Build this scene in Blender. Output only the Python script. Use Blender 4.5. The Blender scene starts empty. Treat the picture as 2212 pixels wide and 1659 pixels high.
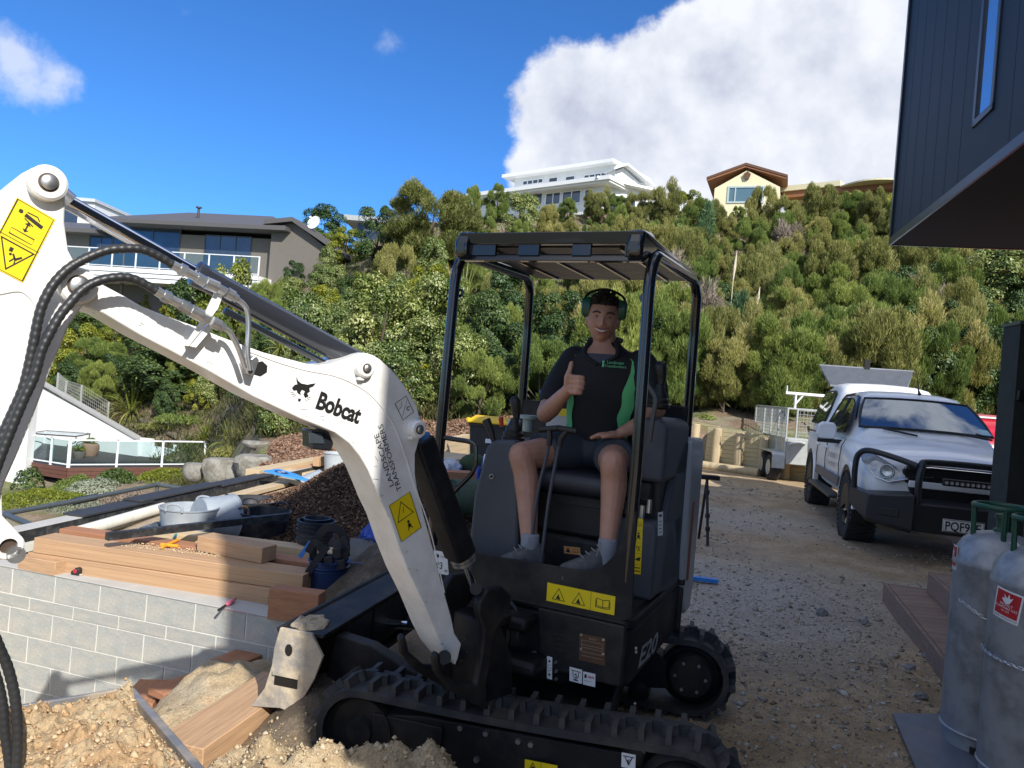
import bpy, math, random
import numpy as np
from mathutils import Vector, Matrix
random.seed(7); RNG = np.random.default_rng(7)
SC = bpy.context.scene; COL = SC.collection
V = Vector
# ------------------------------------------------------------------ camera, sky, sun, exposure
ROLL = math.radians(4.75); FPX = 1609.0; HC = 1.6
cam_d = bpy.data.cameras.new("camera"); cam = bpy.data.objects.new("camera", cam_d); COL.objects.link(cam)
cam_d.sensor_fit = 'HORIZONTAL'; cam_d.sensor_width = 36; cam_d.lens = 36 * FPX / 2212
cam_d.clip_start = 0.05; cam_d.clip_end = 3000
cam.matrix_world = Matrix.Translation((0, 0, HC)) @ Matrix.Rotation(-ROLL, 4, 'Y') @ Matrix.Rotation(math.pi / 2, 4, 'X')
SC.camera = cam
SUN_AZ, SUN_EL = math.radians(28), math.radians(35)
TO_SUN = V((math.sin(SUN_AZ) * math.cos(SUN_EL), -math.cos(SUN_AZ) * math.cos(SUN_EL), math.sin(SUN_EL)))
sun_d = bpy.data.lights.new("sun", 'SUN'); sun_d.energy = 4.2; sun_d.angle = math.radians(0.53); sun_d.color = (1.0, 0.955, 0.88)
sun = bpy.data.objects.new("sun", sun_d); COL.objects.link(sun)
sun.rotation_euler = (-TO_SUN).to_track_quat('-Z', 'Y').to_euler(); sun.location = TO_SUN * 60
SC.view_settings.view_transform = 'Standard'; SC.view_settings.look = 'None'
SC.view_settings.exposure = 0.55; SC.view_settings.gamma = 1.0; SC.view_settings.use_curve_mapping = False
SC.cycles.max_bounces = 8; SC.cycles.transparent_max_bounces = 12
SC.cycles.diffuse_bounces = 3; SC.cycles.glossy_bounces = 4
def RAY(px, py):
 a, b = px - 1106.0, 829.5 - py
 return V((a * math.cos(ROLL) - b * math.sin(ROLL), FPX, a * math.sin(ROLL) + b * math.cos(ROLL)))
def at(px, py, Y):
 d = RAY(px, py) / FPX
 return V((d.x * Y, Y, HC + d.z * Y))
def on(px, py, p, n):
 d = RAY(px, py); c = V((0, 0, HC))
 return c + d * ((V(p) - c).dot(n) / d.dot(n))
def gr(px, py, z=0.0): return on(px, py, V((0, 0, z)), V((0, 0, 1)))
world = bpy.data.worlds.new("World"); SC.world = world; world.use_nodes = True
def build_world():
 nt = world.node_tree; nt.nodes.clear(); N = nt.nodes.new; Lk = nt.links.new
 out = N('ShaderNodeOutputWorld'); bg = N('ShaderNodeBackground'); bg.inputs[1].default_value = 0.12
 sky = N('ShaderNodeTexSky'); sky.sky_type = 'NISHITA'; sky.sun_disc = False
 sky.sun_elevation = SUN_EL; sky.sun_rotation = math.atan2(TO_SUN.x, TO_SUN.y)
 sky.air_density = 1.0; sky.dust_density = 0.1; sky.ozone_density = 2.5
 tint = N('ShaderNodeMix'); tint.data_type = 'RGBA'; tint.blend_type = 'MULTIPLY'; tint.inputs[0].default_value = 1
 tint.inputs[7].default_value = (0.25, 0.56, 0.96, 1); Lk(sky.outputs[0], tint.inputs[6])
 tc = N('ShaderNodeTexCoord'); dirv = tc.outputs['Generated']
 def math_(op, a, b=None, c=None):
  m = N('ShaderNodeMath'); m.operation = op
  for i, v in enumerate((a, b, c)):
   if v is None: continue
   if isinstance(v, (int, float)): m.inputs[i].default_value = v
   else: Lk(v, m.inputs[i])
  return m.outputs[0]
 def noise(scale, detail, rough, lac=2.0, dist=0.0, vec=None):
  n = N('ShaderNodeTexNoise'); n.inputs['Scale'].default_value = scale; n.inputs['Detail'].default_value = detail
  n.inputs['Roughness'].default_value = rough; n.inputs['Lacunarity'].default_value = lac; n.inputs['Distortion'].default_value = dist
  Lk(vec or dirv, n.inputs['Vector']); return n
 def blob(px, py, rpx, squash=1.0):
  d = RAY(px, py).normalized()
  vs = N('ShaderNodeVectorMath'); vs.operation = 'SUBTRACT'; Lk(dirv, vs.inputs[0]); vs.inputs[1].default_value = d
  vm = N('ShaderNodeVectorMath'); vm.operation = 'MULTIPLY'; Lk(vs.outputs[0], vm.inputs[0]); vm.inputs[1].default_value = (1, 1, squash)
  vl = N('ShaderNodeVectorMath'); vl.operation = 'LENGTH'; Lk(vm.outputs[0], vl.inputs[0])
  return math_('SUBTRACT', 1.0, math_('DIVIDE', vl.outputs['Value'], rpx / FPX))
 def union(bl):
  r = bl[0]
  for b in bl[1:]: r = math_('MAXIMUM', r, b)
  return r
 big = union([blob(1250, 240, 150), blob(1215, 370, 130, 1.2), blob(1400, 265, 190), blob(1600, 170, 200), blob(1560, 330, 240),
    blob(1780, 60, 260), blob(1800, 260, 270), blob(2050, -80, 330), blob(2250, 200, 330), blob(1980, 120, 200)])
 small = union([blob(40, 115, 105, 1.5), blob(120, 160, 75, 1.7), blob(-80, 100, 120, 1.4)])
 wisps = union([blob(845, 95, 50), blob(395, 25, 40), blob(220, 62, 42, 2), blob(1480, 20, 90), blob(120, 10, 40)])
 fine = noise(9.0, 9.0, 0.62); coarse = noise(3.2, 4.0, 0.5)
 dn = math_('MULTIPLY', math_('SUBTRACT', fine.outputs[0], 0.5), 1.35)
 dens_big = math_('ADD', big, math_('MULTIPLY', dn, 0.75))
 dens_small = math_('ADD', math_('MULTIPLY', small, 0.75), math_('SUBTRACT', math_('MULTIPLY', dn, 2.2), 0.12))
 dens_w = math_('ADD', math_('MULTIPLY', wisps, 0.6), math_('SUBTRACT', math_('MULTIPLY', dn, 2.4), 0.30))
 gen = noise(2.1, 8.0, 0.58)
 sep = N('ShaderNodeSeparateXYZ'); Lk(dirv, sep.inputs[0])
 back = N('ShaderNodeMapRange'); Lk(sep.outputs['Y'], back.inputs[0]); back.inputs[1].default_value = 0.45; back.inputs[2].default_value = -0.1
 back.inputs[3].default_value = 0.0; back.inputs[4].default_value = 1.0
 high = N('ShaderNodeMapRange'); Lk(sep.outputs['Z'], high.inputs[0]); high.inputs[1].default_value = 0.58; high.inputs[2].default_value = 0.8
 dens_g = math_('SUBTRACT', math_('MULTIPLY', gen.outputs[0], math_('MULTIPLY', math_('MAXIMUM', back.outputs[0], high.outputs[0]), 6.5)), 2.8)  # clouds out of view; the cover behind is thickened as neutral fill light
 def ramp(v, a, b, hi=1.0):
  m = N('ShaderNodeMapRange'); m.interpolation_type = 'SMOOTHSTEP'; Lk(v, m.inputs[0])
  m.inputs[1].default_value = a; m.inputs[2].default_value = b; m.inputs[3].default_value = 0; m.inputs[4].default_value = hi
  return m.outputs[0]
 cover = math_('MAXIMUM', ramp(dens_big, 0.0, 0.20, 0.97), math_('MAXIMUM', ramp(dens_small, 0.0, 0.8, 0.62), math_('MAXIMUM', ramp(dens_w, 0.0, 0.7, 0.26), ramp(dens_g, 0.0, 0.8, 0.9))))
 cr = N('ShaderNodeValToRGB'); e = cr.color_ramp.elements
 e[0].position = 0.0; e[0].color = (5.5, 5.65, 6.0, 1); e[1].position = 1.0; e[1].color = (3.1, 3.35, 4.1, 1)
 m2 = cr.color_ramp.elements.new(0.45); m2.color = (4.5, 4.7, 5.25, 1)
 vo = N('ShaderNodeVectorMath'); vo.operation = 'ADD'; Lk(dirv, vo.inputs[0]); vo.inputs[1].default_value = (0.015, 0.0, 0.03)
 f2 = noise(6.5, 7.0, 0.55, vec=vo.outputs[0]); f1 = noise(6.5, 7.0, 0.55)
 relief = math_('MULTIPLY', math_('SUBTRACT', f2.outputs[0], f1.outputs[0]), 3.0)
 Lk(math_('ADD', relief, math_('ADD', math_('MULTIPLY', big, 0.42), math_('MULTIPLY', math_('SUBTRACT', coarse.outputs[0], 0.42), 1.5))), cr.inputs[0])
 mix = N('ShaderNodeMix'); mix.data_type = 'RGBA'; Lk(cover, mix.inputs[0]); Lk(tint.outputs[2], mix.inputs[6]); Lk(cr.outputs[0], mix.inputs[7])
 Lk(mix.outputs[2], bg.inputs[0]); Lk(bg.outputs[0], out.inputs[0])
build_world()
# ------------------------------------------------------------------ helpers
def vnoise(x, y, seed=0):
 xi, yi = np.floor(x).astype(np.int64), np.floor(y).astype(np.int64); xf, yf = x - xi, y - yi
 def h(a, b):
  n = (a * 374761393 + b * 668265263 + seed * 1442695041) & 0xffffffff
  n = ((n ^ (n >> 13)) * 1274126177) & 0xffffffff
  return ((n ^ (n >> 16)) & 0xffff) / 65535.0
 u, v = xf * xf * (3 - 2 * xf), yf * yf * (3 - 2 * yf)
 return (h(xi, yi) * (1 - u) + h(xi + 1, yi) * u) * (1 - v) + (h(xi, yi + 1) * (1 - u) + h(xi + 1, yi + 1) * u) * v
def fbm(x, y, oct=4, seed=0, gain=0.5):
 s, a, t = 0, 1.0, 0
 for i in range(oct):
  s = s + a * (vnoise(x * 2 ** i, y * 2 ** i, seed + i * 17) - 0.5); t += a; a *= gain
 return s / t * 2
MATS = {}
def mat(name, col, rough=0.6, metal=0.0, var=0.12, vscale=8.0, bump=0.0, bscale=60.0, col2=None, mixscale=3.0, mixpos=(0.45, 0.6), coords='Object', spec=0.5, trans=0.0, coat=0.0, stretch=None, dust=None):
 if name in MATS: return MATS[name]
 m = bpy.data.materials.new(name); m.use_nodes = True; nt = m.node_tree; N = nt.nodes.new; Lk = nt.links.new
 b = nt.nodes['Principled BSDF']; b.inputs['Roughness'].default_value = rough; b.inputs['Metallic'].default_value = metal
 b.inputs['Specular IOR Level'].default_value = spec; b.inputs['Coat Weight'].default_value = coat
 if coat: b.inputs['Coat Roughness'].default_value = 0.06
 tc = N('ShaderNodeTexCoord'); src = tc.outputs[coords]
 if stretch:
  mp = N('ShaderNodeMapping'); mp.inputs['Scale'].default_value = stretch; Lk(src, mp.inputs[0]); src = mp.outputs[0]
 def nz(scale, detail=4, rough_=0.55):
  n = N('ShaderNodeTexNoise'); n.inputs['Scale'].default_value = scale; n.inputs['Detail'].default_value = detail
  n.inputs['Roughness'].default_value = rough_; Lk(src, n.inputs['Vector']); return n.outputs[0]
 def mx(f, a, c, bt='MIX'):
  x = N('ShaderNodeMix'); x.data_type = 'RGBA'; x.blend_type = bt
  for i, v in ((0, f), (6, a), (7, c)):
   if isinstance(v, (int, float)): x.inputs[i].default_value = v
   elif isinstance(v, tuple): x.inputs[i].default_value = (*v[:3], 1)
   else: Lk(v, x.inputs[i])
  return x.outputs[2]
 base = tuple(col)
 if col2 is not None:
  r = N('ShaderNodeMapRange'); Lk(nz(mixscale, 6, 0.6), r.inputs[0]); r.inputs[1].default_value = mixpos[0]; r.inputs[2].default_value = mixpos[1]
  base = mx(r.outputs[0], tuple(col), tuple(col2))
 if var:
  r = N('ShaderNodeMapRange'); Lk(nz(vscale, 5, 0.6), r.inputs[0]); r.inputs[1].default_value = 0.3; r.inputs[2].default_value = 0.7
  r.inputs[3].default_value = 1 - var; r.inputs[4].default_value = 1 + var
  cmb = N('ShaderNodeCombineColor'); [Lk(r.outputs[0], cmb.inputs[i]) for i in range(3)]
  base = mx(1.0, base, cmb.outputs[0], 'MULTIPLY')
 if dust:  # worn-on dust: (colour, amount, scale)
  r = N('ShaderNodeMapRange'); Lk(nz(dust[2], 8, 0.65), r.inputs[0]); r.inputs[1].default_value = 0.45; r.inputs[2].default_value = 0.75
  r.inputs[3].default_value = 0; r.inputs[4].default_value = dust[1]
  base = mx(r.outputs[0], base, dust[0])
 if isinstance(base, tuple): b.inputs['Base Color'].default_value = (*base[:3], 1)
 else: Lk(base, b.inputs['Base Color'])
 if trans: b.inputs['Transmission Weight'].default_value = trans
 if bump:
  bp = N('ShaderNodeBump'); bp.inputs['Strength'].default_value = min(1, bump); bp.inputs['Distance'].default_value = 0.02 * max(bump, 0.3)
  Lk(nz(bscale, 6, 0.65), bp.inputs['Height']); Lk(bp.outputs[0], b.inputs['Normal'])
 MATS[name] = m; return m
ORG = {}
def reg(o, org): ORG[o.name] = V(org)
def org_of(p):
 return ORG.get(p.name, V((0, 0, 0))) if p is not None else V((0, 0, 0))
def props(o, label=None, cat=None, group=None, kind=None):
 for k, v in (('label', label), ('category', cat), ('group', group), ('kind', kind)):
  if v: o[k] = v
 return o
def thing(name, label, cat, loc, group=None):
 o = bpy.data.objects.new(name, None); COL.objects.link(o); o.empty_display_size = 0.1
 o.location = loc; reg(o, loc); return props(o, label, cat, group, 'thing')
class Frame:
 def __init__(s, o, u, v, n=None):
  s.o = V(o); s.u = V(u).normalized(); v = V(v); v = (v - s.u * v.dot(s.u)).normalized(); s.v = v; s.n = V(n).normalized() if n is not None else s.u.cross(v)
 def __call__(s, a, b, c=0.0): return s.o + s.u * a + s.v * b + s.n * c
 def at(s, a, b, c=0.0):
  f = Frame(s(a, b, c), s.u, s.v); f.n = s.n; return f
WORLD = Frame((0, 0, 0), (1, 0, 0), (0, 1, 0))
def yawframe(o, deg):
 a = math.radians(deg); return Frame(o, (math.cos(a), math.sin(a), 0), (-math.sin(a), math.cos(a), 0))
class MB:
 def __init__(s): s.v = []; s.f = []; s.m = []; s.mi = 0
 def add(s, vs, fs):
  k = len(s.v); s.v.extend([tuple(x) for x in vs]); s.f.extend([tuple(i + k for i in f) for f in fs]); s.m.extend([s.mi] * len(fs)); return s
 def box(s, fr, x, y, z):
  p = [fr(a, b, c) for c in z for b in y for a in x]
  return s.add(p, [(0, 2, 3, 1), (4, 5, 7, 6), (0, 1, 5, 4), (2, 6, 7, 3), (0, 4, 6, 2), (1, 3, 7, 5)])
 def cbox(s, fr, c, d): return s.box(fr, (c[0] - d[0] / 2, c[0] + d[0] / 2), (c[1] - d[1] / 2, c[1] + d[1] / 2), (c[2] - d[2] / 2, c[2] + d[2] / 2))
 def prism(s, fr, poly, d0, d1):
  n = len(poly); a = [fr(x, y, d0) for x, y in poly]; b = [fr(x, y, d1) for x, y in poly]
  ar = sum(poly[i][0] * poly[(i + 1) % n][1] - poly[(i + 1) % n][0] * poly[i][1] for i in range(n))
  fs = [tuple(range(n - 1, -1, -1)), tuple(range(n, 2 * n))] + [(i, (i + 1) % n, n + (i + 1) % n, n + i) for i in range(n)]
  det = fr.u.cross(fr.v).dot(fr.n)
  if (ar < 0) != (det < 0) != (d1 < d0): fs = [tuple(reversed(f)) for f in fs]
  return s.add(a + b, fs)
 def flat(s, fr, poly, d=0.0):
  return s.add([fr(x, y, d) for x, y in poly], [tuple(range(len(poly)))])
 def cyl(s, p0, p1, r0, r1=None, n=16, caps=True):
  return s.tube([V(p0), V(p1)], [r0, r0 if r1 is None else r1], n, caps)
 def tube(s, pts, r, n=10, caps=True, closed=False):
  pts = [V(p) for p in pts]; k = len(pts); rs = r if isinstance(r, (list, tuple)) else [r] * k
  tang = []
  for i in range(k):
   a = pts[(i - 1) % k] if (closed or i > 0) else pts[i]; b = pts[(i + 1) % k] if (closed or i < k - 1) else pts[i]
   t = (b - a); tang.append(t.normalized() if t.length > 1e-9 else V((0, 0, 1)))
  up = V((0, 0, 1)) if abs(tang[0].z) < 0.9 else V((1, 0, 0))
  nrm = (up - tang[0] * up.dot(tang[0])).normalized(); vs = []
  for i in range(k):
   if i:
    nrm = nrm - tang[i] * nrm.dot(tang[i]); nrm = nrm.normalized() if nrm.length > 1e-6 else V((1, 0, 0))
   bi = tang[i].cross(nrm)
   for j in range(n):
    a = 2 * math.pi * j / n; vs.append(pts[i] + (nrm * math.cos(a) + bi * math.sin(a)) * rs[i])
  fs = [(i * n + j, i * n + (j + 1) % n, (i + 1) * n + (j + 1) % n, (i + 1) * n + j) for i in range(k - 1) for j in range(n)]
  if closed: fs += [((k - 1) * n + j, (k - 1) * n + (j + 1) % n, (j + 1) % n, j) for j in range(n)]
  elif caps: fs += [tuple(range(n - 1, -1, -1)), tuple(range((k - 1) * n, k * n))]
  return s.add(vs, fs)
 def lathe(s, fr, prof, n=24, ang=(0, 360), capa=True):
  k = len(prof); full = abs(ang[1] - ang[0]) >= 360; m = n if full else n + 1; vs = []
  for i in range(m):
   a = math.radians(ang[0] + (ang[1] - ang[0]) * i / n)
   vs += [fr(r * math.cos(a), r * math.sin(a), z) for r, z in prof]
  fs = [(i * k + j, ((i + 1) % m) * k + j, ((i + 1) % m) * k + j + 1, i * k + j + 1) for i in range(n) for j in range(k - 1)]
  return s.add(vs, fs)
 def ball(s, fr, c, r, n=12, m=8):
  r = r if isinstance(r, (tuple, list)) else (r, r, r)
  vs = [fr(c[0], c[1], c[2] - r[2])]
  for i in range(1, m):
   t = math.pi * i / m - math.pi / 2
   for j in range(n):
    a = 2 * math.pi * j / n; vs.append(fr(c[0] + r[0] * math.cos(t) * math.cos(a), c[1] + r[1] * math.cos(t) * math.sin(a), c[2] + r[2] * math.sin(t)))
  vs.append(fr(c[0], c[1], c[2] + r[2])); e = len(vs) - 1
  fs = [(0, 1 + (j + 1) % n, 1 + j) for j in range(n)]
  for i in range(m - 2): fs += [(1 + i * n + j, 1 + i * n + (j + 1) % n, 1 + (i + 1) * n + (j + 1) % n, 1 + (i + 1) * n + j) for j in range(n)]
  fs += [(e, 1 + (m - 2) * n + j, 1 + (m - 2) * n + (j + 1) % n) for j in range(n)]
  return s.add(vs, fs)
 def loft(s, rings, caps=True, closed=True):
  n = len(rings[0]); vs = [p for r in rings for p in r]
  fs = [(i * n + j, i * n + (j + 1) % n, (i + 1) * n + (j + 1) % n, (i + 1) * n + j) for i in range(len(rings) - 1) for j in range(n if closed else n - 1)]
  if caps: fs += [tuple(range(n - 1, -1, -1)), tuple(range((len(rings) - 1) * n, len(rings) * n))]
  return s.add(vs, fs)
 def line(s, fr, pts, w, d=0.0, closed=False):   # flat ribbon drawn in the frame's plane
  k = len(pts); P = [V((p[0], p[1])) for p in pts]; vs = []
  for i in range(k):
   a = P[(i - 1) % k] if (closed or i) else P[i]; b = P[(i + 1) % k] if (closed or i < k - 1) else P[i]
   t = (b - a); t = t.normalized() if t.length > 1e-9 else V((1, 0)); q = V((-t.y, t.x)) * (w / 2)
   if closed or 0 < i < k - 1:
    t1 = (P[i] - a).normalized(); c = max(0.45, abs(t1.dot(t))); q = q / c
   vs += [fr(P[i].x + q.x, P[i].y + q.y, d), fr(P[i].x - q.x, P[i].y - q.y, d)]
  fs = [(2 * i, 2 * i + 1, 2 * i + 3, 2 * i + 2) for i in range(k - 1)]
  if closed: fs.append((2 * k - 2, 2 * k - 1, 1, 0))
  return s.add(vs, fs)
 def disc(s, fr, c, r, d=0.0, n=16, ry=None):
  return s.flat(fr, [(c[0] + r * math.cos(2 * math.pi * i / n), c[1] + (ry or r) * math.sin(2 * math.pi * i / n)) for i in range(n)], d)
 def text(s, fr, txt, size, d=0.0, bold=0.0, xs=1.0, align='LEFT', shear=0.0, sp=1.0):
  c = bpy.data.curves.new("txt", 'FONT'); c.body = txt; c.size = size; c.offset = bold; c.align_x = align; c.resolution_u = 3; c.shear = shear; c.space_character = sp
  o = bpy.data.objects.new("txt", c); COL.objects.link(o)
  me = bpy.data.meshes.new_from_object(o.evaluated_get(bpy.context.evaluated_depsgraph_get()))
  s.add([fr(v.co.x * xs, v.co.y, d) for v in me.vertices], [tuple(p.vertices) for p in me.polygons])
  bpy.data.objects.remove(o); bpy.data.curves.remove(c); bpy.data.meshes.remove(me); return s
 def build(s, name, mats, parent=None, org=None, smooth=35, bevel=0.0, segs=2, subsurf=0, link=True, recalc=False, meshname=None):
  org = V(org) if org is not None else org_of(parent)
  me = bpy.data.meshes.new(meshname or name); me.from_pydata([(x - org.x, y - org.y, z - org.z) for x, y, z in s.v], [], s.f)
  mats = mats if isinstance(mats, (list, tuple)) else [mats]
  for m in mats: me.materials.append(m)
  if len(mats) > 1: me.polygons.foreach_set('material_index', s.m)
  if recalc:
   import bmesh
   bm = bmesh.new(); bm.from_mesh(me); bmesh.ops.recalc_face_normals(bm, faces=bm.faces); bm.to_mesh(me); bm.free()
  if smooth: me.polygons.foreach_set('use_smooth', [True] * len(me.polygons)); me.set_sharp_from_angle(angle=math.radians(smooth))
  me.update()
  if not link: return me
  o = bpy.data.objects.new(name, me); COL.objects.link(o)
  if parent is not None:
   o.parent = parent; o.location = org - org_of(parent)
  else: o.location = org
  reg(o, org)
  if bevel:
   b = o.modifiers.new("bevel", 'BEVEL'); b.width = bevel; b.segments = segs; b.limit_method = 'ANGLE'; b.angle_limit = math.radians(40); b.harden_normals = False
  if subsurf:
   b = o.modifiers.new("subsurf", 'SUBSURF'); b.levels = subsurf; b.render_levels = subsurf
  return o
def top(name, label, cat, mb, mats, group=None, org=None, kind=None, **k):
 if org is None:
  a = np.array(mb.v); org = (float(a[:, 0].mean()), float(a[:, 1].mean()), float(a[:, 2].min()))
 o = mb.build(name, mats, None, org=org, **k); return props(o, label, cat, group, kind or 'thing')
def place(me, name, parent, loc, rot=None, scale=None):   # a piece that shares mesh data
 o = bpy.data.objects.new(name, me); COL.objects.link(o)
 if parent is not None: o.parent = parent; loc = V(loc) - org_of(parent)
 o.location = loc
 if rot is not None: o.rotation_euler = rot
 if scale is not None: o.scale = scale
 return o
def copy_tree(root, loc, rotz=0.0, label=None, scale=None, group=None):
 c = root.copy(); COL.objects.link(c); c.location = loc; c.rotation_euler = (0, 0, rotz)
 if label: c['label'] = label
 if group: c['group'] = group
 if scale: c.scale = scale
 def rec(a, b):
  for ch in a.children:
   d = ch.copy(); COL.objects.link(d); d.parent = b; d.matrix_parent_inverse = ch.matrix_parent_inverse.copy(); rec(ch, d)
 rec(root, c); return c
def np_mesh(name, verts, faces, mats, tone=None, smooth=False):
 me = bpy.data.meshes.new(name); nv, nf, k = len(verts), len(faces), faces.shape[1]
 me.vertices.add(nv); me.vertices.foreach_set('co', verts.astype(np.float32).ravel())
 me.loops.add(nf * k); me.loops.foreach_set('vertex_index', faces.astype(np.int32).ravel())
 me.polygons.add(nf); me.polygons.foreach_set('loop_start', np.arange(0, nf * k, k, dtype=np.int32)); me.polygons.foreach_set('loop_total', np.full(nf, k, dtype=np.int32))
 if smooth: me.polygons.foreach_set('use_smooth', [True] * nf)
 for m in (mats if isinstance(mats, (list, tuple)) else [mats]): me.materials.append(m)
 if tone is not None:
  a = me.attributes.new('tone', 'FLOAT', 'FACE'); a.data.foreach_set('value', tone.astype(np.float32))
 me.update(calc_edges=True); return me
def arc(c, r, a0, a1, n): return [(c[0] + r * math.cos(math.radians(a0 + (a1 - a0) * i / n)), c[1] + r * math.sin(math.radians(a0 + (a1 - a0) * i / n))) for i in range(n + 1)]
def bez(pts, n=12):  # Catmull-Rom through points
 P = [V(p) for p in pts]; P = [P[0] * 2 - P[1]] + P + [P[-1] * 2 - P[-2]]; out = []
 for i in range(1, len(P) - 2):
  for j in range(n):
   t = j / n; a, b, c, d = P[i - 1:i + 3]
   out.append(0.5 * ((2 * b) + (c - a) * t + (2 * a - 5 * b + 4 * c - d) * t * t + (3 * b - a - 3 * c + d) * t ** 3))
 out.append(P[-2]); return out
# ------------------------------------------------------------------ ground, hillside
def ss(a, b, x): t = np.clip((x - a) / (b - a), 0, 1); return t * t * (3 - 2 * t)
WP0, WP1 = V((-3.72, 5.52, 0)), V((-1.02, 4.74, 0))     # top line of the block wall's face
def wall_y(X): return WP0.y + (X - WP0.x) * (WP1.y - WP0.y) / (WP1.x - WP0.x)
def yard_h(X, Y, fine=True):
 X = np.asarray(X, float); Y = np.asarray(Y, float)
 z = 0.035 * fbm(X * 0.6, Y * 0.6, 3, 3) - 0.0
 xb = np.where(Y < 4.0, -1.22 + 0.385 * (Y - 3.04), -0.85 - 0.22 * (Y - 4.0))
 inpit = ss(0.06, -0.10, X - xb) * ss(0.17, 0.09, Y - wall_y(X))
 z = z - 0.12 * ss(0.45, 0.30, Y - wall_y(X)) * ss(0.0, -0.2, X + 1.0) * (Y > 4)
 floor_ = -0.62 + 0.36 * np.clip(X + 1.9, -1.8, 0.6) + 0.10 * fbm(X * 1.5, Y * 1.5, 4, 9)
 floor_ = floor_ + 0.34 * np.exp(-((X + 1.62) ** 2 / 0.16 + (Y - 4.05) ** 2 / 0.25))
 floor_ = floor_ + 0.12 * np.exp(-((X + 1.15) ** 2 / 0.15 + (Y - 4.3) ** 2 / 0.3))
 z = z * (1 - inpit) + floor_ * inpit
 n = fbm(X * 3.1, Y * 3.1, 5, 21)
 z = z + (0.27 + 0.22 * n) * np.exp(-(((X + 0.73) / 0.24) ** 2 + ((Y - 2.52) / 0.24) ** 2) ** 1.2)
 z = z + (0.25 + 0.25 * n) * np.exp(-(((X + 0.24) / 0.38) ** 2 + ((Y - 2.44) / 0.20) ** 2) ** 1.3)
 z = z + (0.27 + 0.1 * n) * np.exp(-((X + 0.72) ** 2 / 0.05 + (Y - 3.25) ** 2 / 0.16))
 z = z + (0.42 + 0.2 * n) * np.exp(-((X + 0.72) ** 2 / 0.16 + (Y - 5.45) ** 2 / 0.22))
 clod = np.clip(np.exp(-(((X + 0.55) / 0.75) ** 2 + ((Y - 2.3) / 0.55) ** 2)) + 0.6 * inpit + 0.5 * np.exp(-((X + 0.8) ** 2 / 0.3 + (Y - 5.2) ** 2 / 0.8)), 0, 1)
 rough_r = np.clip(ss(0.9, 1.6, X) * ss(5.2, 3.6, Y), 0, 1)
 if fine:
  r1 = 1 - np.abs(fbm(X * 9, Y * 9, 4, 31)) * 2.2
  z = z + clod * (0.11 * fbm(X * 8, Y * 8, 5, 5, 0.6) + 0.022 * r1) + (0.012 + 0.03 * rough_r) * fbm(X * 6, Y * 6, 5, 8, 0.6)
 return z
def ground_material():
 m = bpy.data.materials.new("yard_soil"); m.use_nodes = True; nt = m.node_tree; N = nt.nodes.new; Lk = nt.links.new
 b = nt.nodes['Principled BSDF']; b.inputs['Roughness'].default_value = 0.95; b.inputs['Specular IOR Level'].default_value = 0.15
 tc = N('ShaderNodeTexCoord'); src = tc.outputs['Object']
 def nz(scale, detail=6, r=0.6):
  n = N('ShaderNodeTexNoise'); n.inputs['Scale'].default_value = scale; n.inputs['Detail'].default_value = detail; n.inputs['Roughness'].default_value = r; Lk(src, n.inputs['Vector']); return n.outputs[0]
 def mr(v, a, c, lo=0.0, hi=1.0):
  r = N('ShaderNodeMapRange'); Lk(v, r.inputs[0]); r.inputs[1].default_value = a; r.inputs[2].default_value = c; r.inputs[3].default_value = lo; r.inputs[4].default_value = hi; return r.outputs[0]
 def mx(f, a, c, bt='MIX'):
  x = N('ShaderNodeMix'); x.data_type = 'RGBA'; x.blend_type = bt
  for i, v in ((0, f), (6, a), (7, c)):
   if isinstance(v, (int, float)): x.inputs[i].default_value = v
   elif isinstance(v, tuple): x.inputs[i].default_value = (*v, 1)
   else: Lk(v, x.inputs[i])
  return x.outputs[2]
 at_ = N('ShaderNodeAttribute'); at_.attribute_name = 'mask'; sp = N('ShaderNodeSeparateColor'); Lk(at_.outputs['Color'], sp.inputs[0])
 dirt = mx(mr(nz(2.5), 0.4, 0.62), (0.38, 0.275, 0.16), (0.52, 0.39, 0.245))
 dirt = mx(mr(nz(14), 0.45, 0.7, 0, 0.6), dirt, (0.24, 0.18, 0.12))
 grav = mx(mr(nz(40, 3, 0.7), 0.42, 0.6), (0.39, 0.345, 0.29), (0.54, 0.49, 0.42))
 grav = mx(mr(nz(1.3), 0.45, 0.7, 0, 0.5), grav, (0.34, 0.27, 0.19))
 sand = mx(mr(nz(6), 0.42, 0.6), (0.47, 0.36, 0.22), (0.55, 0.45, 0.30))
 sand = mx(mr(nz(9, 8, 0.7), 0.55, 0.72, 0, 0.75), sand, (0.42, 0.24, 0.12))
 dark = mx(mr(nz(9), 0.4, 0.65), (0.085, 0.07, 0.055), (0.15, 0.125, 0.10))
 c = mx(sp.outputs[0], dirt, grav); c = mx(sp.outputs[1], c, sand); c = mx(sp.outputs[2], c, dark)
 c = mx(1.0, c, mx(mr(nz(90, 3, 0.7), 0.3, 0.7), (0.72, 0.72, 0.72), (1.25, 1.25, 1.25)), 'MULTIPLY')
 Lk(c, b.inputs['Base Color'])
 bp = N('ShaderNodeBump'); bp.inputs['Strength'].default_value = 0.9; bp.inputs['Distance'].default_value = 0.02
 ad = N('ShaderNodeMath'); ad.operation = 'ADD'; Lk(nz(28, 8, 0.7), ad.inputs[0]); Lk(mr(nz(110, 3, 0.7), 0, 1, 0, 0.35), ad.inputs[1])
 Lk(ad.outputs[0], bp.inputs['Height']); Lk(bp.outputs[0], b.inputs['Normal']); MATS['yard_soil'] = m; return m
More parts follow.
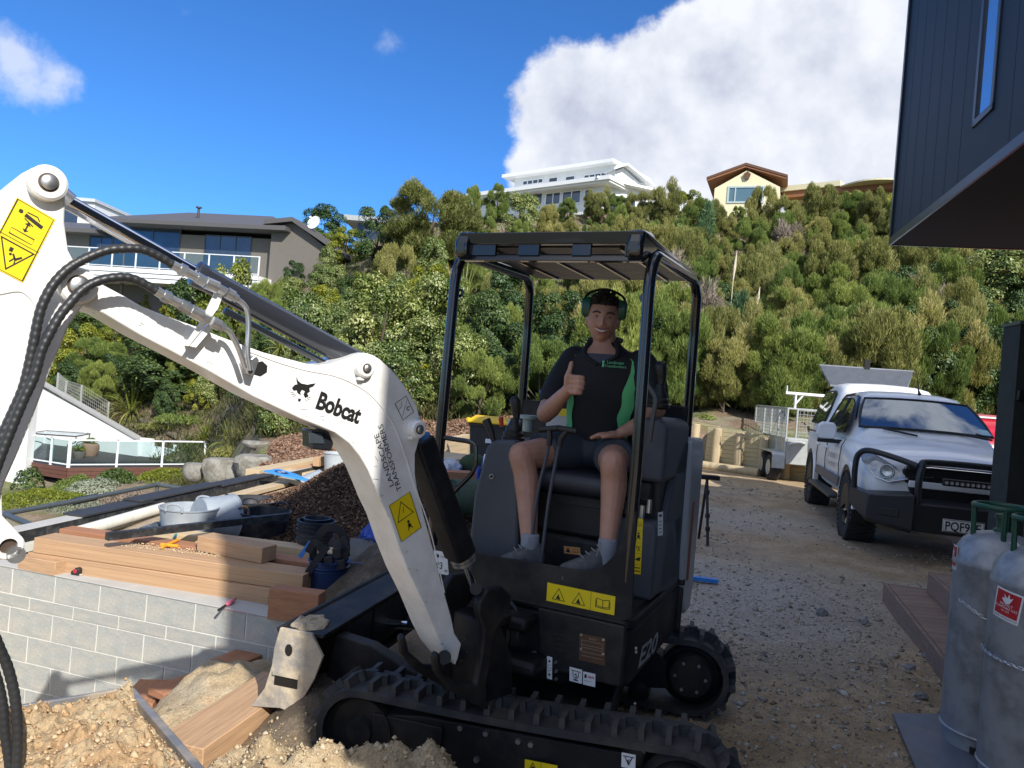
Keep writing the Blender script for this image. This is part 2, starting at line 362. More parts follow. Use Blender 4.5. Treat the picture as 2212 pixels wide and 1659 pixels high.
def build_yard():
 rows = np.concatenate([np.array([-14.0, -6.0, -2.0, 0.0, 0.6]), 0.9 * (19.5 / 0.9) ** (np.linspace(0, 1, 520))])
 t = np.linspace(-1, 1, 560); cols = np.sign(t) * (np.abs(t) * 3.0 + 11.0 * np.abs(t) ** 3) + 0.3
 X, Y = np.meshgrid(cols, rows)
 lim = 0.0
 Z = yard_h(X, Y)
 Z = np.where((X < -3.45) & (Y > 5.2), -3.4, Z)
 Z = np.where((Y > 17.3) & (X >= -3.45), -0.3, Z)
 v = np.stack([X, Y, Z], -1).reshape(-1, 3); nr, nc = X.shape
 i = (np.arange(nr - 1)[:, None] * nc + np.arange(nc - 1)[None, :]).ravel()
 f = np.stack([i, i + 1, i + nc + 1, i + nc], -1)
 me = np_mesh("ground", v, f, ground_material(), smooth=True)
 x, y = v[:, 0], v[:, 1]
 sand = np.clip(np.exp(-(((x + 0.75) / 0.95) ** 2 + ((y - 2.2) / 0.62) ** 2) ** 2) + ss(0.15, -0.25, x - np.where(y < 4, -1.3 + 0.385 * (y - 3.04), -1.0)) * ss(0.05, -0.1, y - wall_y(x)), 0, 1)
 dark = np.clip(1.1 * np.exp(-((x + 0.70) ** 2 / 0.14 + (y - 3.35) ** 2 / 0.30)) + 1.2 * np.exp(-((x + 0.8) ** 2 / 0.5 + (y - 5.4) ** 2 / 1.1)), 0, 1) * (1 - ss(2.9, 2.6, y))
 grav = np.clip(0.12 + 0.9 * fbm(x * 0.5, y * 0.5, 3, 77) + 0.9 * np.exp(-((x - 1.9) ** 2 / 0.9 + (y - 6.2) ** 2 / 1.8)) + 0.25 * ss(4.2, 7, y) - 0.6 * ss(5.5, 4.0, y), 0, 1)
 grav = grav * (1 - 0.75 * ss(13, 15, y))
 colr = np.stack([grav, sand, dark, np.ones_like(x)], -1).astype(np.float32)
 a = me.color_attributes.new('mask', 'FLOAT_COLOR', 'POINT'); a.data.foreach_set('color', colr.ravel())
 o = bpy.data.objects.new("ground", me); COL.objects.link(o); props(o, kind='structure')
build_yard()
HILL = {-700: [(1330, 12.5), (1110, 22), (990, 29.3), (840, 34), (640, 58)], 0: [(1300, 13.5), (1062, 24.5), (990, 31.8), (856, 36), (600, 55)],
  150: [(1310, 13.5), (1070, 24.5), (996, 31.8), (858, 36), (610, 55)], 300: [(1280, 14), (1070, 24.5), (1003, 31), (852, 35.5), (640, 52)],
  450: [(1190, 13), (1085, 19), (1030, 27.5), (865, 34), (640, 50)], 560: [(1010, 12.4), (960, 16), (880, 23), (780, 33), (620, 48)],
  700: [(990, 13.4), (955, 15.5), (860, 21), (760, 31), (560, 46)], 900: [(965, 14.6), (920, 16.8), (850, 21), (720, 30), (480, 46)],
  1100: [(955, 16.0), (915, 18), (850, 21.5), (700, 31), (470, 48)], 1300: [(930, 17.0), (893, 19), (850, 22), (690, 32), (460, 50)],
  1515: [(918, 17.75), (888, 19.5), (850, 22.5), (690, 32), (470, 50)], 1665: [(944, 16.95), (905, 18.6), (860, 22), (700, 32), (475, 50)],
  1900: [(960, 17), (912, 19.5), (872, 22), (700, 32), (480, 50)], 2200: [(965, 17.5), (915, 20), (880, 23), (690, 33), (450, 50)],
  3000: [(1010, 18), (950, 21), (880, 24), (690, 34), (440, 52)]}
HPX = sorted(HILL)
def hill(px, t):   # t: 0 foot .. 4 crest .. 5 far behind
 px = float(px); k = min(int(t), 3); f = min(t, 4.0) - k
 py = [np.interp(px, HPX, [HILL[p][i][0] for p in HPX]) for i in (k, k + 1)]; Y = [np.interp(px, HPX, [HILL[p][i][1] for p in HPX]) for i in (k, k + 1)]
 a, b = at(px, py[0], Y[0]), at(px, py[1], Y[1]); p = a.lerp(b, f)
 if t > 4: q = p.copy(); q.y += (t - 4) * 70; q.x *= q.y / p.y; q.z += 1.0 * (t - 4); p = q
 return p
def build_hill():
 pxs = np.concatenate([np.linspace(-700, 2600, 300)]); ts = np.concatenate([np.linspace(0, 4, 160), [4.3, 5.0]])
 P = np.array([[tuple(hill(p, t)) for p in pxs] for t in ts]); n = fbm(P[..., 0] * 0.7, P[..., 1] * 0.7, 5, 40)
 amp = np.clip(np.minimum(ts / 0.4, 1), 0, 1)[:, None]
 P[..., 2] += n * 0.28 * amp + 0.05 * fbm(P[..., 0] * 4, P[..., 1] * 4, 4, 41) * amp
 front = P[0].copy(); front[:, 2] -= 4.0; front[:, 1] += 0.02; P = np.concatenate([front[None], P], 0)
 nr, nc = P.shape[:2]; i = (np.arange(nr - 1)[:, None] * nc + np.arange(nc - 1)[None, :]).ravel()
 f = np.stack([i, i + 1, i + nc + 1, i + nc], -1)
 soil = mat('bank_soil', (0.20, 0.145, 0.10), 0.95, col2=(0.13, 0.15, 0.055), mixscale=0.9, mixpos=(0.42, 0.60), var=0.35, vscale=30, bump=1.0, bscale=25, spec=0.1, dust=((0.36, 0.31, 0.27), 0.8, 1.7))
 me = np_mesh("hillside", P.reshape(-1, 3), f, soil, smooth=True); o = bpy.data.objects.new("hillside", me); COL.objects.link(o); props(o, kind='structure')
build_hill()
mb = MB(); mb.flat(WORLD, [(-900, -300), (900, -300), (900, 1500), (-900, 1500)], -4.5)
props(mb.build('distant_ground', mat('far_soil', (0.12, 0.13, 0.07), 0.95, var=0.3, vscale=0.2)), kind='structure')
def rocks_mesh(name, pts, sizes, m, seed=0, flat=0.6, tonev=None):
 r = np.random.default_rng(seed); n = len(pts); g = (1 + 5 ** 0.5) / 2
 oct_ = np.array([(1, 0, 0), (-1, 0, 0), (0, 1, 0), (0, -1, 0), (0, 0, 1), (0, 0, -1)], float)
 tri = np.array([(0, 2, 4), (2, 1, 4), (1, 3, 4), (3, 0, 4), (2, 0, 5), (1, 2, 5), (3, 1, 5), (0, 3, 5)])
 a = r.uniform(0, 6.283, n); R = np.zeros((n, 3, 3)); R[:, 0, 0] = np.cos(a); R[:, 0, 1] = -np.sin(a); R[:, 1, 0] = np.sin(a); R[:, 1, 1] = np.cos(a); R[:, 2, 2] = 1
 v = oct_[None] * r.uniform(0.6, 1.25, (n, 6, 1)) * np.stack([r.uniform(0.7, 1.3, n), r.uniform(0.5, 1, n), np.full(n, flat)], -1)[:, None, :] + r.normal(0, 0.12, (n, 6, 3))
 v = np.einsum('nij,nkj->nki', R, v) * np.asarray(sizes)[:, None, None] + np.asarray(pts)[:, None, :]
 f = tri[None] + (np.arange(n) * 6)[:, None, None]
 tone = np.repeat(r.uniform(0, 1, n) if tonev is None else tonev, 8)
 return np_mesh(name, v.reshape(-1, 3), f.reshape(-1, 3), m, tone=tone)
def tone_mat(name, cols, rough=0.9, spec=0.2, trans=None, bumpy=False):
 if name in MATS: return MATS[name]
 m = bpy.data.materials.new(name); m.use_nodes = True; nt = m.node_tree; N = nt.nodes.new; Lk = nt.links.new
 b = nt.nodes['Principled BSDF']; b.inputs['Roughness'].default_value = rough; b.inputs['Specular IOR Level'].default_value = spec
 a = N('ShaderNodeAttribute'); a.attribute_name = 'tone'; cr = N('ShaderNodeValToRGB'); el = cr.color_ramp.elements
 while len(el) < len(cols): el.new(0.5)
 for i, c in enumerate(cols): el[i].position = i / (len(cols) - 1); el[i].color = (*c, 1)
 cr.color_ramp.interpolation = 'LINEAR'; Lk(a.outputs['Fac'], cr.inputs[0])
 oi = N('ShaderNodeObjectInfo'); hs = N('ShaderNodeHueSaturation'); Lk(cr.outputs[0], hs.inputs['Color'])
 r1 = N('ShaderNodeMapRange'); Lk(oi.outputs['Random'], r1.inputs[0]); r1.inputs[3].default_value = 0.485; r1.inputs[4].default_value = 0.515; Lk(r1.outputs[0], hs.inputs['Hue'])
 r2 = N('ShaderNodeMapRange'); Lk(oi.outputs['Random'], r2.inputs[0]); r2.inputs[3].default_value = 1.2; r2.inputs[4].default_value = 0.78; Lk(r2.outputs[0], hs.inputs['Value'])
 c = hs.outputs[0] if trans else cr.outputs[0]
 Lk(c, b.inputs['Base Color'])
 if trans:
  tr = N('ShaderNodeBsdfTranslucent'); mu = N('ShaderNodeMix'); mu.data_type = 'RGBA'; mu.blend_type = 'MULTIPLY'; mu.inputs[0].default_value = 1
  Lk(c, mu.inputs[6]); mu.inputs[7].default_value = (1.3, 1.35, 0.6, 1); Lk(mu.outputs[2], tr.inputs[0])
  ms = N('ShaderNodeMixShader'); ms.inputs[0].default_value = trans; Lk(b.outputs[0], ms.inputs[1]); Lk(tr.outputs[0], ms.inputs[2])
  Lk(ms.outputs[0], nt.nodes['Material Output'].inputs[0])
 MATS[name] = m; return m
def scatter_ground():
 r = RNG; stone = tone_mat('stone_chips', [(0.14, 0.125, 0.11), (0.32, 0.28, 0.23), (0.50, 0.47, 0.42), (0.38, 0.29, 0.20)])
 n = 48000; Y = 2.4 * (15 / 2.4) ** r.uniform(0, 1, n); X = r.uniform(-0.5, 1.0, n) * Y * 0.62 + 0.4
 w = 0.12 + 0.9 * fbm(X * 0.9, Y * 0.9, 3, 55) + 2.5 * np.exp(-((X - 2.0) ** 2 / 0.7 + (Y - 6.3) ** 2 / 1.5)) + 0.25 * ss(3, 5, Y)
 keep = (r.uniform(0, 1, n) < w) & (X > -0.2); X, Y = X[keep], Y[keep]
 s = r.lognormal(-5.25, 0.55, len(X)).clip(0.002, 0.03) * (0.8 + 0.11 * Y)
 me = rocks_mesh('gravel', np.stack([X, Y, yard_h(X, Y) + s * 0.15], -1), s, stone, 1)
 o = bpy.data.objects.new('gravel', me); COL.objects.link(o); props(o, 'loose grey gravel and pebbles strewn over the brown yard soil', 'gravel', kind='stuff')
 n = 15000; X = r.normal(-0.5, 0.5, n); Y = r.normal(2.4, 0.3, n); k = (Y > 1.3) & (X > -1.25) & (X < 0.3); X, Y = X[k], Y[k]
 s = r.lognormal(-6.0, 0.8, len(X)).clip(0.0012, 0.016)
 me = rocks_mesh('soil_clods', np.stack([X, Y, yard_h(X, Y) + s * 0.2], -1), s, tone_mat('clods', [(0.34, 0.23, 0.13), (0.50, 0.39, 0.25), (0.56, 0.47, 0.33)]), 2, 0.8)
 o = bpy.data.objects.new('soil_clods', me); COL.objects.link(o); props(o, 'crumbled tan clay clods on the heap before the near track', 'soil', kind='stuff')
 n = 5000; X = r.uniform(0.7, 2.6, n); Y = r.uniform(2.3, 5.0, n); s = r.lognormal(-5.0, 0.6, n).clip(0.003, 0.022)
 k = r.uniform(0, 1, n) < 0.35 + 0.8 * fbm(X * 2, Y * 2, 3, 91); X, Y, s = X[k], Y[k], s[k]
 me = rocks_mesh('brown_clods', np.stack([X, Y, yard_h(X, Y) + s * 0.15], -1), s, tone_mat('brown_clods', [(0.20, 0.145, 0.09), (0.34, 0.26, 0.17), (0.45, 0.37, 0.28)]), 3, 0.7)
 o = bpy.data.objects.new('brown_clods', me); COL.objects.link(o); props(o, 'lumps of dark damp soil between the excavator and the gas bottles', 'soil', kind='stuff')
scatter_ground()
# ------------------------------------------------------------------ dark house on the right
M_glass_sky = mat('window_glass', (0.42, 0.5, 0.6), 0.03, 0.9, var=0)
M_clad = mat('dark_cladding', (0.011, 0.0125, 0.017), 0.55, var=0.15, vscale=3, bump=0.15, bscale=120, stretch=(1, 1, 0.15))
M_dkmetal = mat('dark_metal_trim', (0.035, 0.04, 0.05), 0.3, 0.6)
def dark_house():
 c = on(1925, 522, (0, 7.2, 0), (0, 1, 0)); zs = c.z; g = on(2212, 300, (0, 0, zs), (0, 0, 1))
 d = V((g.x - c.x, g.y - c.y, 0)).normalized()                      # the face runs toward the viewer
 L = (c.y + 1.25) / -d.y; Hb = 2.75
 root = thing('dark_house', 'dark clad house with an upper storey jutting out over the yard', 'house', (c.x, c.y, zs))
 f = Frame(c, -d, (0, 0, 1))       # u from near to far; stands at far corner, u negative toward viewer
 f = Frame(c, d, (0, 0, 1)); nrm = V((-d.y, d.x, 0)); nrm = nrm if nrm.x < 0 else -nrm; f.n = nrm   # n points out of the house, to the left
 a1, b1 = on(2102, 278, c, nrm), on(2150, 205, c, nrm); a2 = on(2122, -60, c, nrm)
 u0 = (a1 - c).dot(d); u1 = (b1 - c).dot(d); w0 = a1.z - zs; w1 = Hb - 0.35
 mb = MB()
 for x, y in (((0, u0), (0, Hb)), ((u1, L), (0, Hb)), ((u0, u1), (0, w0)), ((u0, u1), (w1, Hb))): mb.box(f, x, y, (-0.2, 0))
 mb.build('upper_wall', M_clad, root)
 mb = MB(); mb.box(f, (0.0, 0.2), (0, Hb), (-8, -0.2)); mb.box(f, (L - 0.2, L), (0, Hb), (-8, -0.2)); mb.box(f, (0.0, L), (Hb, Hb + 0.25), (-8, 0.03)); mb.box(f, (0.2, L - 0.2), (0, Hb), (-8, -7.8)); mb.build('rear_walls_and_roof', M_clad, root)
 n = int(L / 0.30)
 me = MB().box(Frame((0, 0, 0), d, (0, 0, 1), nrm), (-0.003, 0.003), (0, Hb), (0, 0.0012)).build('batten', M_clad, link=False)
 for i in range(1, n):
  u = i * 0.30
  if not (u0 - 0.05 < u < u1 + 0.05): place(me, 'batten', root, f(u, 0, 0))
 mb = MB(); mb.box(f, (0, L), (-0.03, 0), (-8, -0.003)); mb.build('soffit', mat('soffit_board', (0.012, 0.012, 0.015), 0.8, var=0.1, bump=0.1), root)
 mb = MB(); mb.box(f, (-0.012, L), (-0.035, 0.035), (0, 0.018)); mb.box(f, (-0.018, 0), (-0.035, 0.02), (-8, 0.018)); mb.box(f, (-0.02, 0.03), (0.036, Hb), (0.0, 0.02)); mb.build('edge_trim', M_dkmetal, root)
 fr = MB(); t = 0.05
 for x, y in (((u0, u0 + t), (w0, w1)), ((u1 - t, u1), (w0, w1)), ((u0, u1), (w0, w0 + t)), ((u0, u1), (w1 - t, w1))): fr.box(f, x, y, (-0.12, 0.012))
 w = fr.build('window_frame', M_dkmetal, root, bevel=0.004)
 MB().box(f, (u0 + t, u1 - t), (w0 + t, w1 - t), (-0.02, -0.004)).build('pane', M_glass_sky, w)
 mb = MB(); Lg = (c.y - 4.1) / -d.y; mb.box(f, (Lg, L), (-zs - 0.3, -0.04), (-8, -0.06)); mb.box(f, (0.4, Lg), (-zs - 0.3, -0.04), (-8, -3.2)); mb.build('lower_wall', M_clad, root)
 p0 = at(2171, 1110, 6.6); p0.z = 0; ztop = at(2172, 697, 6.6).z
 pr = thing('gate_pier', 'dark plastered gate pier with a black latch box beside the white truck', 'gate pier', p0)
 q = yawframe(p0, -12)
 MB().box(q, (0, 0.165), (0, 0.35), (-0.2, ztop)).build('pier', mat('pier_render', (0.03, 0.034, 0.03), 0.75, var=0.2, bump=0.2), pr, bevel=0.004)
 MB().box(q, (-0.01, 0.62), (-0.01, 0.36), (ztop, ztop + 0.03)).build('capping', mat('pier_cap', (0.12, 0.13, 0.10), 0.5), pr)
 MB().box(q, (0.21, 0.6), (0.02, 0.3), (-0.2, ztop)).build('gate_leaf', mat('gate_leaf', (0.03, 0.034, 0.032), 0.6, var=0.2), pr)
 zl = at(2178, 945 * 0.9237, 6.6).z
 zl = at(2180, 852, 6.6).z
 MB().box(q, (0.01, 0.10), (-0.05, 0), (zl - 0.045, zl + 0.045)).build('latch_box', mat('black_plastic', (0.012, 0.012, 0.013), 0.4), pr, bevel=0.006)
dark_house()
# ------------------------------------------------------------------ distant houses
M_wht = mat('white_weatherboard', (0.78, 0.79, 0.78), 0.5, var=0.04); M_whtrim = mat('white_trim', (0.82, 0.83, 0.82), 0.4, var=0.02)
M_hglass = mat('house_glass', (0.075, 0.105, 0.15), 0.08, 0.6, var=0.25, vscale=0.5)
M_groof = mat('grey_roofing', (0.10, 0.095, 0.095), 0.55, var=0.06); M_gwall = mat('taupe_cladding', (0.155, 0.14, 0.12), 0.7, var=0.06)
M_rail = mat('rail_white', (0.75, 0.78, 0.80), 0.35)
def glassmat(name, tint, a):
 m = bpy.data.materials.new(name); m.use_nodes = True; nt = m.node_tree
 g = nt.nodes.new('ShaderNodeBsdfGlossy'); g.inputs['Roughness'].default_value = 0.02; g.inputs[0].default_value = (0.9, 0.95, 1, 1)
 t = nt.nodes.new('ShaderNodeBsdfTransparent'); t.inputs[0].default_value = (*tint, 1)
 x = nt.nodes.new('ShaderNodeMixShader'); lw = nt.nodes.new('ShaderNodeLayerWeight'); lw.inputs[0].default_value = 0.5; pw = nt.nodes.new('ShaderNodeMath'); pw.operation = 'POWER'; pw.inputs[1].default_value = 4.0; nt.links.new(lw.outputs['Facing'], pw.inputs[0])
 ad = nt.nodes.new('ShaderNodeMath'); ad.operation = 'ADD'; ad.inputs[1].default_value = a; nt.links.new(pw.outputs[0], ad.inputs[0])
 nt.links.new(ad.outputs[0], x.inputs[0]); nt.links.new(t.outputs[0], x.inputs[1]); nt.links.new(g.outputs[0], x.inputs[2]); nt.links.new(x.outputs[0], nt.nodes['Material Output'].inputs[0]); return m
M_clear = glassmat('clear_balustrade_glass', (0.80, 0.90, 0.90), 0.05)
def window(root, f, x, y, m_frame, panes=1, t=0.06, out=0.03, glass=None, pn='pane'):
 """a framed window on frame f's surface (n outward)"""
 mb = MB(); x0, x1 = x; y0, y1 = y
 for a, b in (((x0, x0 + t), (y0, y1)), ((x1 - t, x1), (y0, y1)), ((x0 + t, x1 - t), (y0, y0 + t)), ((x0 + t, x1 - t), (y1 - t, y1))): mb.box(f, a, b, (-0.05, out))
 w = (x1 - x0) / panes
 for i in range(1, panes): mb.box(f, (x0 + w * i - t * 0.4, x0 + w * i + t * 0.4), (y0 + t, y1 - t), (-0.05, out))
 o = mb.build('window', m_frame, root)
 for i in range(panes): MB().box(f, (x0 + w * i + t * 0.41, x0 + w * (i + 1) - t * 0.41), (y0 + t * 0.9, y1 - t * 0.9), (-0.04, 0.004)).build(pn, glass or M_hglass, o)
 return o
def plane_frame(pa, pb, Ya, Yb):
 a, b = at(pa[0], pa[1], Ya), at(pb[0], pb[1], Yb); u = V((b.x - a.x, b.y - a.y, 0)).normalized(); f = Frame(a, u, (0, 0, 1)); f.n = V((u.y, -u.x, 0)); return f
def on_f(f, px, py):
 p = on(px, py, f.o, f.n) - f.o; return p.dot(f.u), p.z
def gray_house():
 f = plane_frame((150, 545), (610, 560), 46.5, 44.0)
 root = thing('taupe_house', 'long taupe house with brown-grey roof and white balcony rail left of the hill', 'house', f(10, 0, 0))
 P = lambda x, y: on_f(f, x, y)
 ul, _ = P(-260, 500); ur, zb = P(608, 640); _, zt = P(400, 512); _, zd = P(400, 603)
 MB().box(f, (ul, ur), (zd - 3.2, zt + 0.15), (-7, 0)).build('wall', M_gwall, root)
 e0, e1 = P(240, 480), P(596, 505); zr = P(420, 459)[1]; ez = e0[1]
 x0, x1 = e0[0] - 0.2, P(640, 500)[0]
 for (a0, a1, zz, hh, d0, d1) in ((x0, x1, ez, zr + 0.25, 1.3, -8.0), (ul - 1, x0 - 0.1, P(150, 498)[1], P(200, 475)[1], 0.9, -8)):
  rd = (d0 + d1) / 2; vs = [f(a0, zz, d0), f(a1, zz, d0), f(a1, zz, d1), f(a0, zz, d1), f(a0 + (3.2 if a0 == x0 else 0), hh + 0.45, rd), f(a1 - 3.4, hh + 0.45, rd)]
  vs += [f(a0, zz - 0.22, d0), f(a1, zz - 0.22, d0), f(a1, zz - 0.22, d1), f(a0, zz - 0.22, d1)]
  mb = MB(); mb.add(vs, [(0, 1, 5, 4), (1, 2, 5), (2, 3, 4, 5), (3, 0, 4), (6, 7, 1, 0), (7, 8, 2, 1), (8, 9, 3, 2), (9, 6, 0, 3), (9, 8, 7, 6)]); mb.build('roof', M_groof, root, smooth=0)
 ga, gb, gc = P(610, 490), P(745, 545), P(655, 478)
 g = Frame(f(ga[0], 0, 0.6), f.u, (0, 0, 1)); g.n = f.n
 w = gb[0] - ga[0]
 MB().prism(g, [(-0.6, ga[1] + 0.15), (w * 0.28, gc[1]), (w + 0.6, gb[1] - 0.3), (w + 0.6, gb[1] - 0.55), (w * 0.28, gc[1] - 0.25), (-0.6, ga[1] - 0.1)], 0.5, -6).build('gable_roof', M_groof, root, smooth=0)
 MB().prism(g, [(-0.3, ga[1] - 0.1), (w * 0.28, gc[1] - 0.26), (w, gb[1] - 0.5), (w, zd - 1), (-0.3, zd - 1)], 0.05, -5.5).build('gable_wall', M_gwall, root, smooth=0)
 a = P(325, 451); b = P(418, 457)
 mb = MB()
 for i in range(14):
  x = a[0] + (b[0] - a[0]) * i / 13; mb.tube([f(x, a[1] + 0.1 - 0.004 * i, -4.5), f(x - 1.1, a[1] - 0.7, -1.8)], 0.09, 6)
 mb.build('ribbed_roof', mat('ribbed_roofing', (0.16, 0.17, 0.19), 0.4, 0.4), root)
 q = P(414, 480); mb = MB(); mb.cyl(f(q[0], q[1] - 0.1, -0.6), f(q[0], q[1] + 1.0, -0.6), 0.07); mb.cyl(f(q[0], q[1] + 1.0, -0.6), f(q[0], q[1] + 1.08, -0.6), 0.17); mb.build('flue', mat('flue_steel', (0.08, 0.08, 0.085), 0.4, 0.5), root)
 M_jo = mat('dark_joinery', (0.05, 0.055, 0.065), 0.4)
 for (xa, xb, ya, yb, n) in ((192, 268, 487, 586, 3), (270, 388, 492, 600, 2), (440, 542, 509, 594, 3)):
  A, B = P(xa, (ya + yb) / 2), P(xb, (ya + yb) / 2); m = (xa + xb) / 2
  window(root, f, (A[0], B[0]), (P(m, yb)[1] + 0.0, P(m, ya)[1]), M_jo, n, 0.07)
 d0 = 2.2; F2 = f.at(0, 0, d0); Q = lambda x, y: on_f(F2, x, y)
 _, zk = Q(400, 586); _, zrl = Q(400, 545)
 xl, xr = Q(140, 545)[0], Q(560, 560)[0]
 for k, (dz, dy) in enumerate(((0, 0.0), (0.26, 0.06), (0.52, 0.12))): MB().box(f, (xl - 4, xr), (zk - 0.24 - dz, zk - dz), (0.02, d0 - dy)).build('fascia_board', M_whtrim, root)
 mb = MB(); mb.box(f, (xl - 4, xr), (zrl - 0.05, zrl), (d0 - 0.06, d0)); mb.box(f, (xl - 4, xr), (zk + 0.06, zk + 0.10), (d0 - 0.05, d0 - 0.01)); mb.build('handrail', M_rail, root)
 x = xr
 me = MB().box(Frame((0, 0, 0), f.u, (0, 0, 1), f.n), (-0.04, 0.04), (0, zrl - zk), (-0.05, -0.01)).build('baluster_post', M_rail, link=False)
 while x > xl - 4: place(me, 'baluster_post', root, f(x, zk, d0)); x -= 1.55
 MB().box(f, (xl - 4, xr), (zk + 0.12, zrl - 0.07), (d0 - 0.04, d0 - 0.03)).build('glass_balustrade', M_clear, root)
 for xx in (xl + 3, xl + 7, xr - 1): MB().box(f, (xx, xx + 0.15), (zk - 4, zk - 0.8), (1.0, 1.15)).build('support_post', M_gwall, root)
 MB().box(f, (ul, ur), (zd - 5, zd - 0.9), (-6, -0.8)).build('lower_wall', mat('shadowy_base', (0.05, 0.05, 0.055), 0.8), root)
 s = on_f(f.at(0, 0, 0.6), 683, 483); c = f(s[0], s[1], 0.9); dr = thing('satellite_dish', 'white satellite dish on the taupe house gable', 'satellite dish', c)
 ax = V((-0.35, -0.85, 0.35)).normalized(); fr = Frame(c, ax.cross(V((0, 0, 1))), ax.cross(V((0, 0, 1))).cross(ax) * 1); fr.n = ax
 MB().lathe(fr, [(0.0, -0.10), (0.2, -0.075), (0.36, -0.02), (0.42, 0.02), (0.36, -0.03), (0.0, -0.12)], 20).build('dish', M_wht, dr)
 MB().tube([fr(0, 0.3, -0.02), fr(0, 0.1, 0.35)], 0.02, 6).tube([fr(0, 0, -0.1), fr(0.1, -0.35, -0.3)], 0.03, 6).cbox(fr, (0, 0.08, 0.38), (0.1, 0.1, 0.12)).build('arm', M_wht, dr)
gray_house()
def small_left_house():
 a = at(140, 480, 60); r = thing('white_box_house', 'pale flat-roofed house just showing behind the arm top', 'house', a)
 f = plane_frame((100, 480), (205, 480), 60, 60)
 t = on_f(f, 200, 437)[1]; w = on_f(f, 203, 460)[0]
 MB().box(f, (-9, w), (-5, t), (-6, 0)).build('wall', M_wht, r)
 MB().box(f, (-9.2, w + 0.15), (t, t + 0.25), (-6, 0.25)).build('roof', mat('pale_fascia', (0.5, 0.55, 0.6), 0.5), r)
 window(r, f, (w - 2.6, w - 1.2), (t - 2.2, t - 0.7), M_whtrim)
small_left_house()
def ridge_house():
 a = at(762, 500, 62); r = thing('hidden_blue_house', 'blue-walled house corner under a flat eave behind the round tree', 'house', a)
 f = plane_frame((860 / 1.0 * 0 + 772, 500), (900, 500), 60, 60); t = on_f(f, 800, 484)[1]
 MB().box(f, (0, 6), (-5, t), (-6, 0)).build('wall', mat('blue_wall', (0.06, 0.13, 0.27), 0.6), r)
 MB().box(f, (-1.0, 6.5), (t, t + 0.4), (-6, 1.0)).build('roof', mat('eave_grey', (0.35, 0.37, 0.38), 0.5), r)
 window(r, f, (0.5, 2), (t - 1.9, t - 0.5), M_whtrim)
ridge_house()
